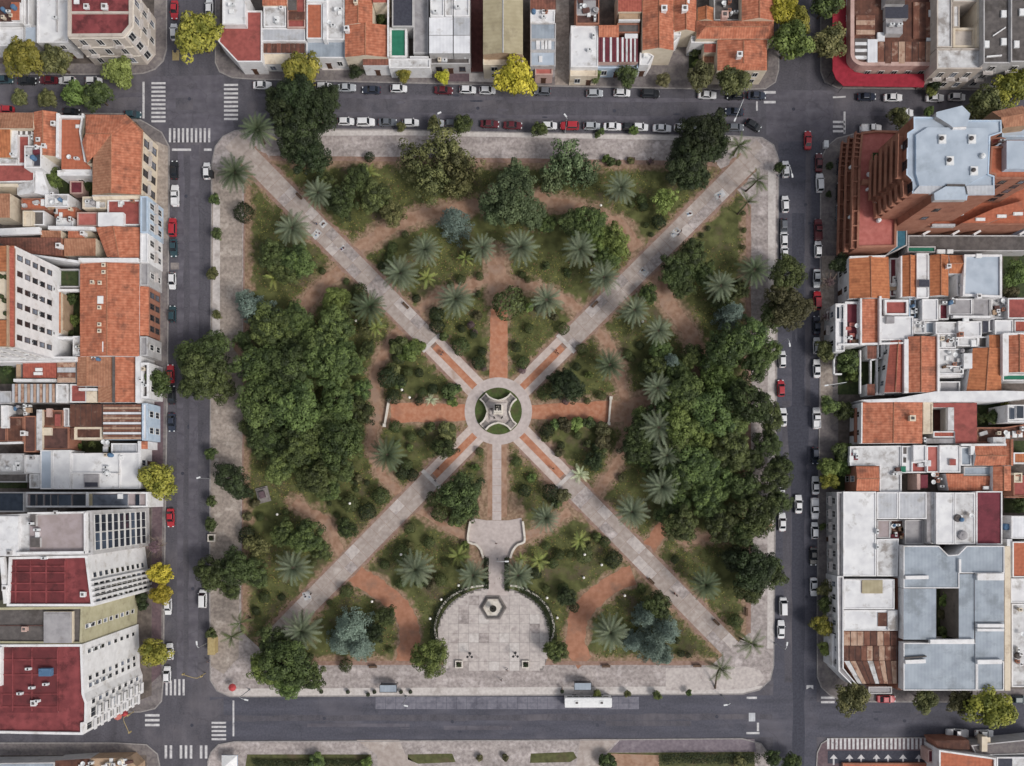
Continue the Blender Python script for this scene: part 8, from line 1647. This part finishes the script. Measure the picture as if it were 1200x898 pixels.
for x, y, l in ((551, 766, "dark three armed iron stand on the western half of the terrace"), (604, 765.5, "dark three armed iron stand on the eastern half of the terrace")):
    p = G(x, y); e = empty("iron_stand", (p.x, p.y, .22), l, "stand", "three armed iron stands"); b = MB(); b.tube([(0, 0, 0), (0, 0, 2.6)], [.12, .07], 8); b.lathe((0, 0, 0), [(.3, 0), (.26, .3), (.12, .4)], 8); obj("post", b.mesh("post", M["iron"]), e)
    for k in range(3):
        a = math.pi / 2 + k * 2.094; c = Vector((math.cos(a) * .62, math.sin(a) * .62, 0)); b = MB(); b.tube([(0, 0, 2.3), tuple(c * .6 + Vector((0, 0, 2.5))), tuple(c + Vector((0, 0, 2.35)))], .05, 5); b.lathe((c.x, c.y, 2.0), [(.1, 0), (.28, .12), (.3, .3), (.12, .45)], 10); obj("arm", b.mesh("arm", M["iron"]), e)
# pale cloths spread on the avenues
for x, y, w_, d_, a, l in ((371, 275, 1.7, 2.3, -45, "pale cloth spread on the western side of the northwestern avenue"), (379, 263, 1.5, 1.6, -45, "pale cloth spread on the eastern side of the northwestern avenue"), (401.5, 291.5, 1.4, 1.0, 40, "small pale cloth halfway along the northwestern avenue"), (791, 273, 2.6, 1.5, 40, "pale cloth spread beside two people on the northeastern avenue"), (808, 251, 1.5, 1.2, 20, "small pale cloth near the upper end of the northeastern avenue"), (843, 229, 2.6, 1.6, 30, "pale cloth under bundles at the upper end of the northeastern avenue"), (754.5, 319, 2.0, 1.4, -40, "pale cloth halfway down the northeastern avenue"), (360, 698, 1.8, 2.0, 20, "pale cloth spread on the southwestern avenue")):
    p = G(x, y); r = random.Random(int(x)); e = empty("ground_cloth", (p.x, p.y, .205), l, "cloth", "pale cloths spread on the avenues", R_(a)); b = MB(); n = 5
    vs = [((i / n - .5) * w_ + r.uniform(-.06, .06), (j / n - .5) * d_ + r.uniform(-.06, .06), .01 + r.uniform(0, .06)) for j in range(n + 1) for i in range(n + 1)]
    b.shared(vs, [(j * 6 + i, j * 6 + i + 1, j * 6 + i + 7, j * 6 + i + 6) for j in range(n) for i in range(n)]); obj("sheet", b.mesh("sheet", M["roof_white2"], smooth=True), e)
    for k in range(4): b = MB(); cx_, cy_ = r.uniform(-.3, .3) * w_, r.uniform(-.3, .3) * d_; b.box((cx_, cy_, .14), (r.uniform(.2, .4), r.uniform(.15, .35), .22), r.uniform(0, 3)); obj("goods", b.mesh("goods", M[r.choice(["wood", "maroon", "iron", "tank_blue", "wall_cream"])]), e)
# small kiosk, umbrellas, tents
def parasol(x, y, m, r_, label):
    p = G(x, y, 2.4); e = empty("parasol", (p.x, p.y, .14), label, "parasol"); b = MB(); b.tube([(0, 0, 0), (0, 0, 2.6)], .04, 6); obj("pole", b.mesh("pole", M["steel"]), e); b = MB(); n = 8
    ring = [(r_ * math.cos(2 * math.pi * k / n), r_ * math.sin(2 * math.pi * k / n), 2.2) for k in range(n)]
    for k in range(n): b.face([ring[k], ring[(k + 1) % n], (0, 0, 2.75)]); b.face([ring[(k + 1) % n], ring[k], (ring[k][0], ring[k][1], 2.05), (ring[(k + 1) % n][0], ring[(k + 1) % n][1], 2.05)])
    obj("canopy", b.mesh("canopy", M[m]), e)
parasol(272, 806, "plastic_red", .95, "red parasol on the rounded pavement at the lower left corner of the garden"); parasol(137.5, 839, "terrace_pink", 1.1, "pale pink parasol beside the white apartment block"); parasol(146, 836.5, "plastic_red", .8, "small red parasol beside the pale pink one")
p = G(269, 893, 2.4); e = empty("market_tent", (p.x, p.y, .14), "white and blue peaked tent on the lower lawn at the crossroads", "tent"); b = MB()
for k in range(4):
    a0, a1 = [(-1.9, -1.6), (1.9, -1.6), (1.9, 1.6), (-1.9, 1.6)][k], [(-1.9, -1.6), (1.9, -1.6), (1.9, 1.6), (-1.9, 1.6)][(k + 1) % 4]; b.face([(*a0, 2.3), (*a1, 2.3), (0, 0, 3.1)]); b.face([(*a0, 2.0), (*a1, 2.0), (*a1, 2.3), (*a0, 2.3)], 1)
obj("canopy", b.mesh("canopy", [M["plastic_white"], M["plastic_blue"]]), e); b = MB()
for sx in (-1.8, 1.8):
    for sy in (-1.5, 1.5): b.box((sx, sy, 1.1), (.07, .07, 2.3))
obj("frame", b.mesh("frame", M["steel"]), e)
p = G(248.5, 757, 2); e = empty("kiosk", (p.x, p.y, .14), "small yellow kiosk with a flat roof on the western pavement", "kiosk"); b = MB(); b.box((0, 0, 1.1), (1.5, 3.8, 2.2)); obj("wall", b.mesh("wall", M["paint_yellow"]), e); b = MB(); b.box((0, 0, 2.27), (1.8, 4.2, .13)); b.box((0, 0, 2.37), (1.4, 3.6, .06)); obj("roof", b.mesh("roof", M["paint_yellow"]), e); b = MB(); b.box((-.76, .3, 1.3), (.05, 2.2, .9)); obj("hatch", b.mesh("hatch", M["iron"]), e)
p = G(308, 580, .6); e = empty("plinth", (p.x, p.y, .15), "weathered grey stepped plinth in the shade below the western wood", "plinth", rz=R_(15)); b = MB(); b.box((0, 0, .15), (3.0, 3.8, .3)); b.box((0, 0, .45), (2.2, 3.0, .32)); obj("base", b.mesh("base", M["stone_grey"]), e); b = MB(); b.box((0, 0, .95), (1.3, 1.6, .7)); obj("block", b.mesh("block", M["pave_pink"]), e)
p = G(1153.5, 866, 3); e = empty("monolith", (p.x, p.y, .14), "slim cream tower sign beside the white saloon at the lower right", "sign"); b = MB(); b.box((0, 0, 2), (1.0, 1.2, 4)); b.box((0, 0, 4.1), (1.3, 1.5, .2)); obj("shaft", b.mesh("shaft", M["wall_cream"]), e)
# skips and bins at the kerbs
for x, y, m_, l in ((249, 206, "iron", "dark waste container on the kerb beside the upper west pavement"), (966, 171.5, "white_metal", "small white bin on the rounded corner below the upper right crossroads")):
    p = G(x, y); e = empty("waste_container", (p.x, p.y, .14), l, "waste container"); b = MB(); b.box((0, 0, .6), (1.0, 1.6, 1.0)); obj("tub", b.mesh("tub", M[m_]), e); b = MB(); b.box((0, 0, 1.16), (1.1, 1.7, .12)); b.box((0, -.7, 1.25), (.6, .08, .08)); obj("lid", b.mesh("lid", M[m_]), e)
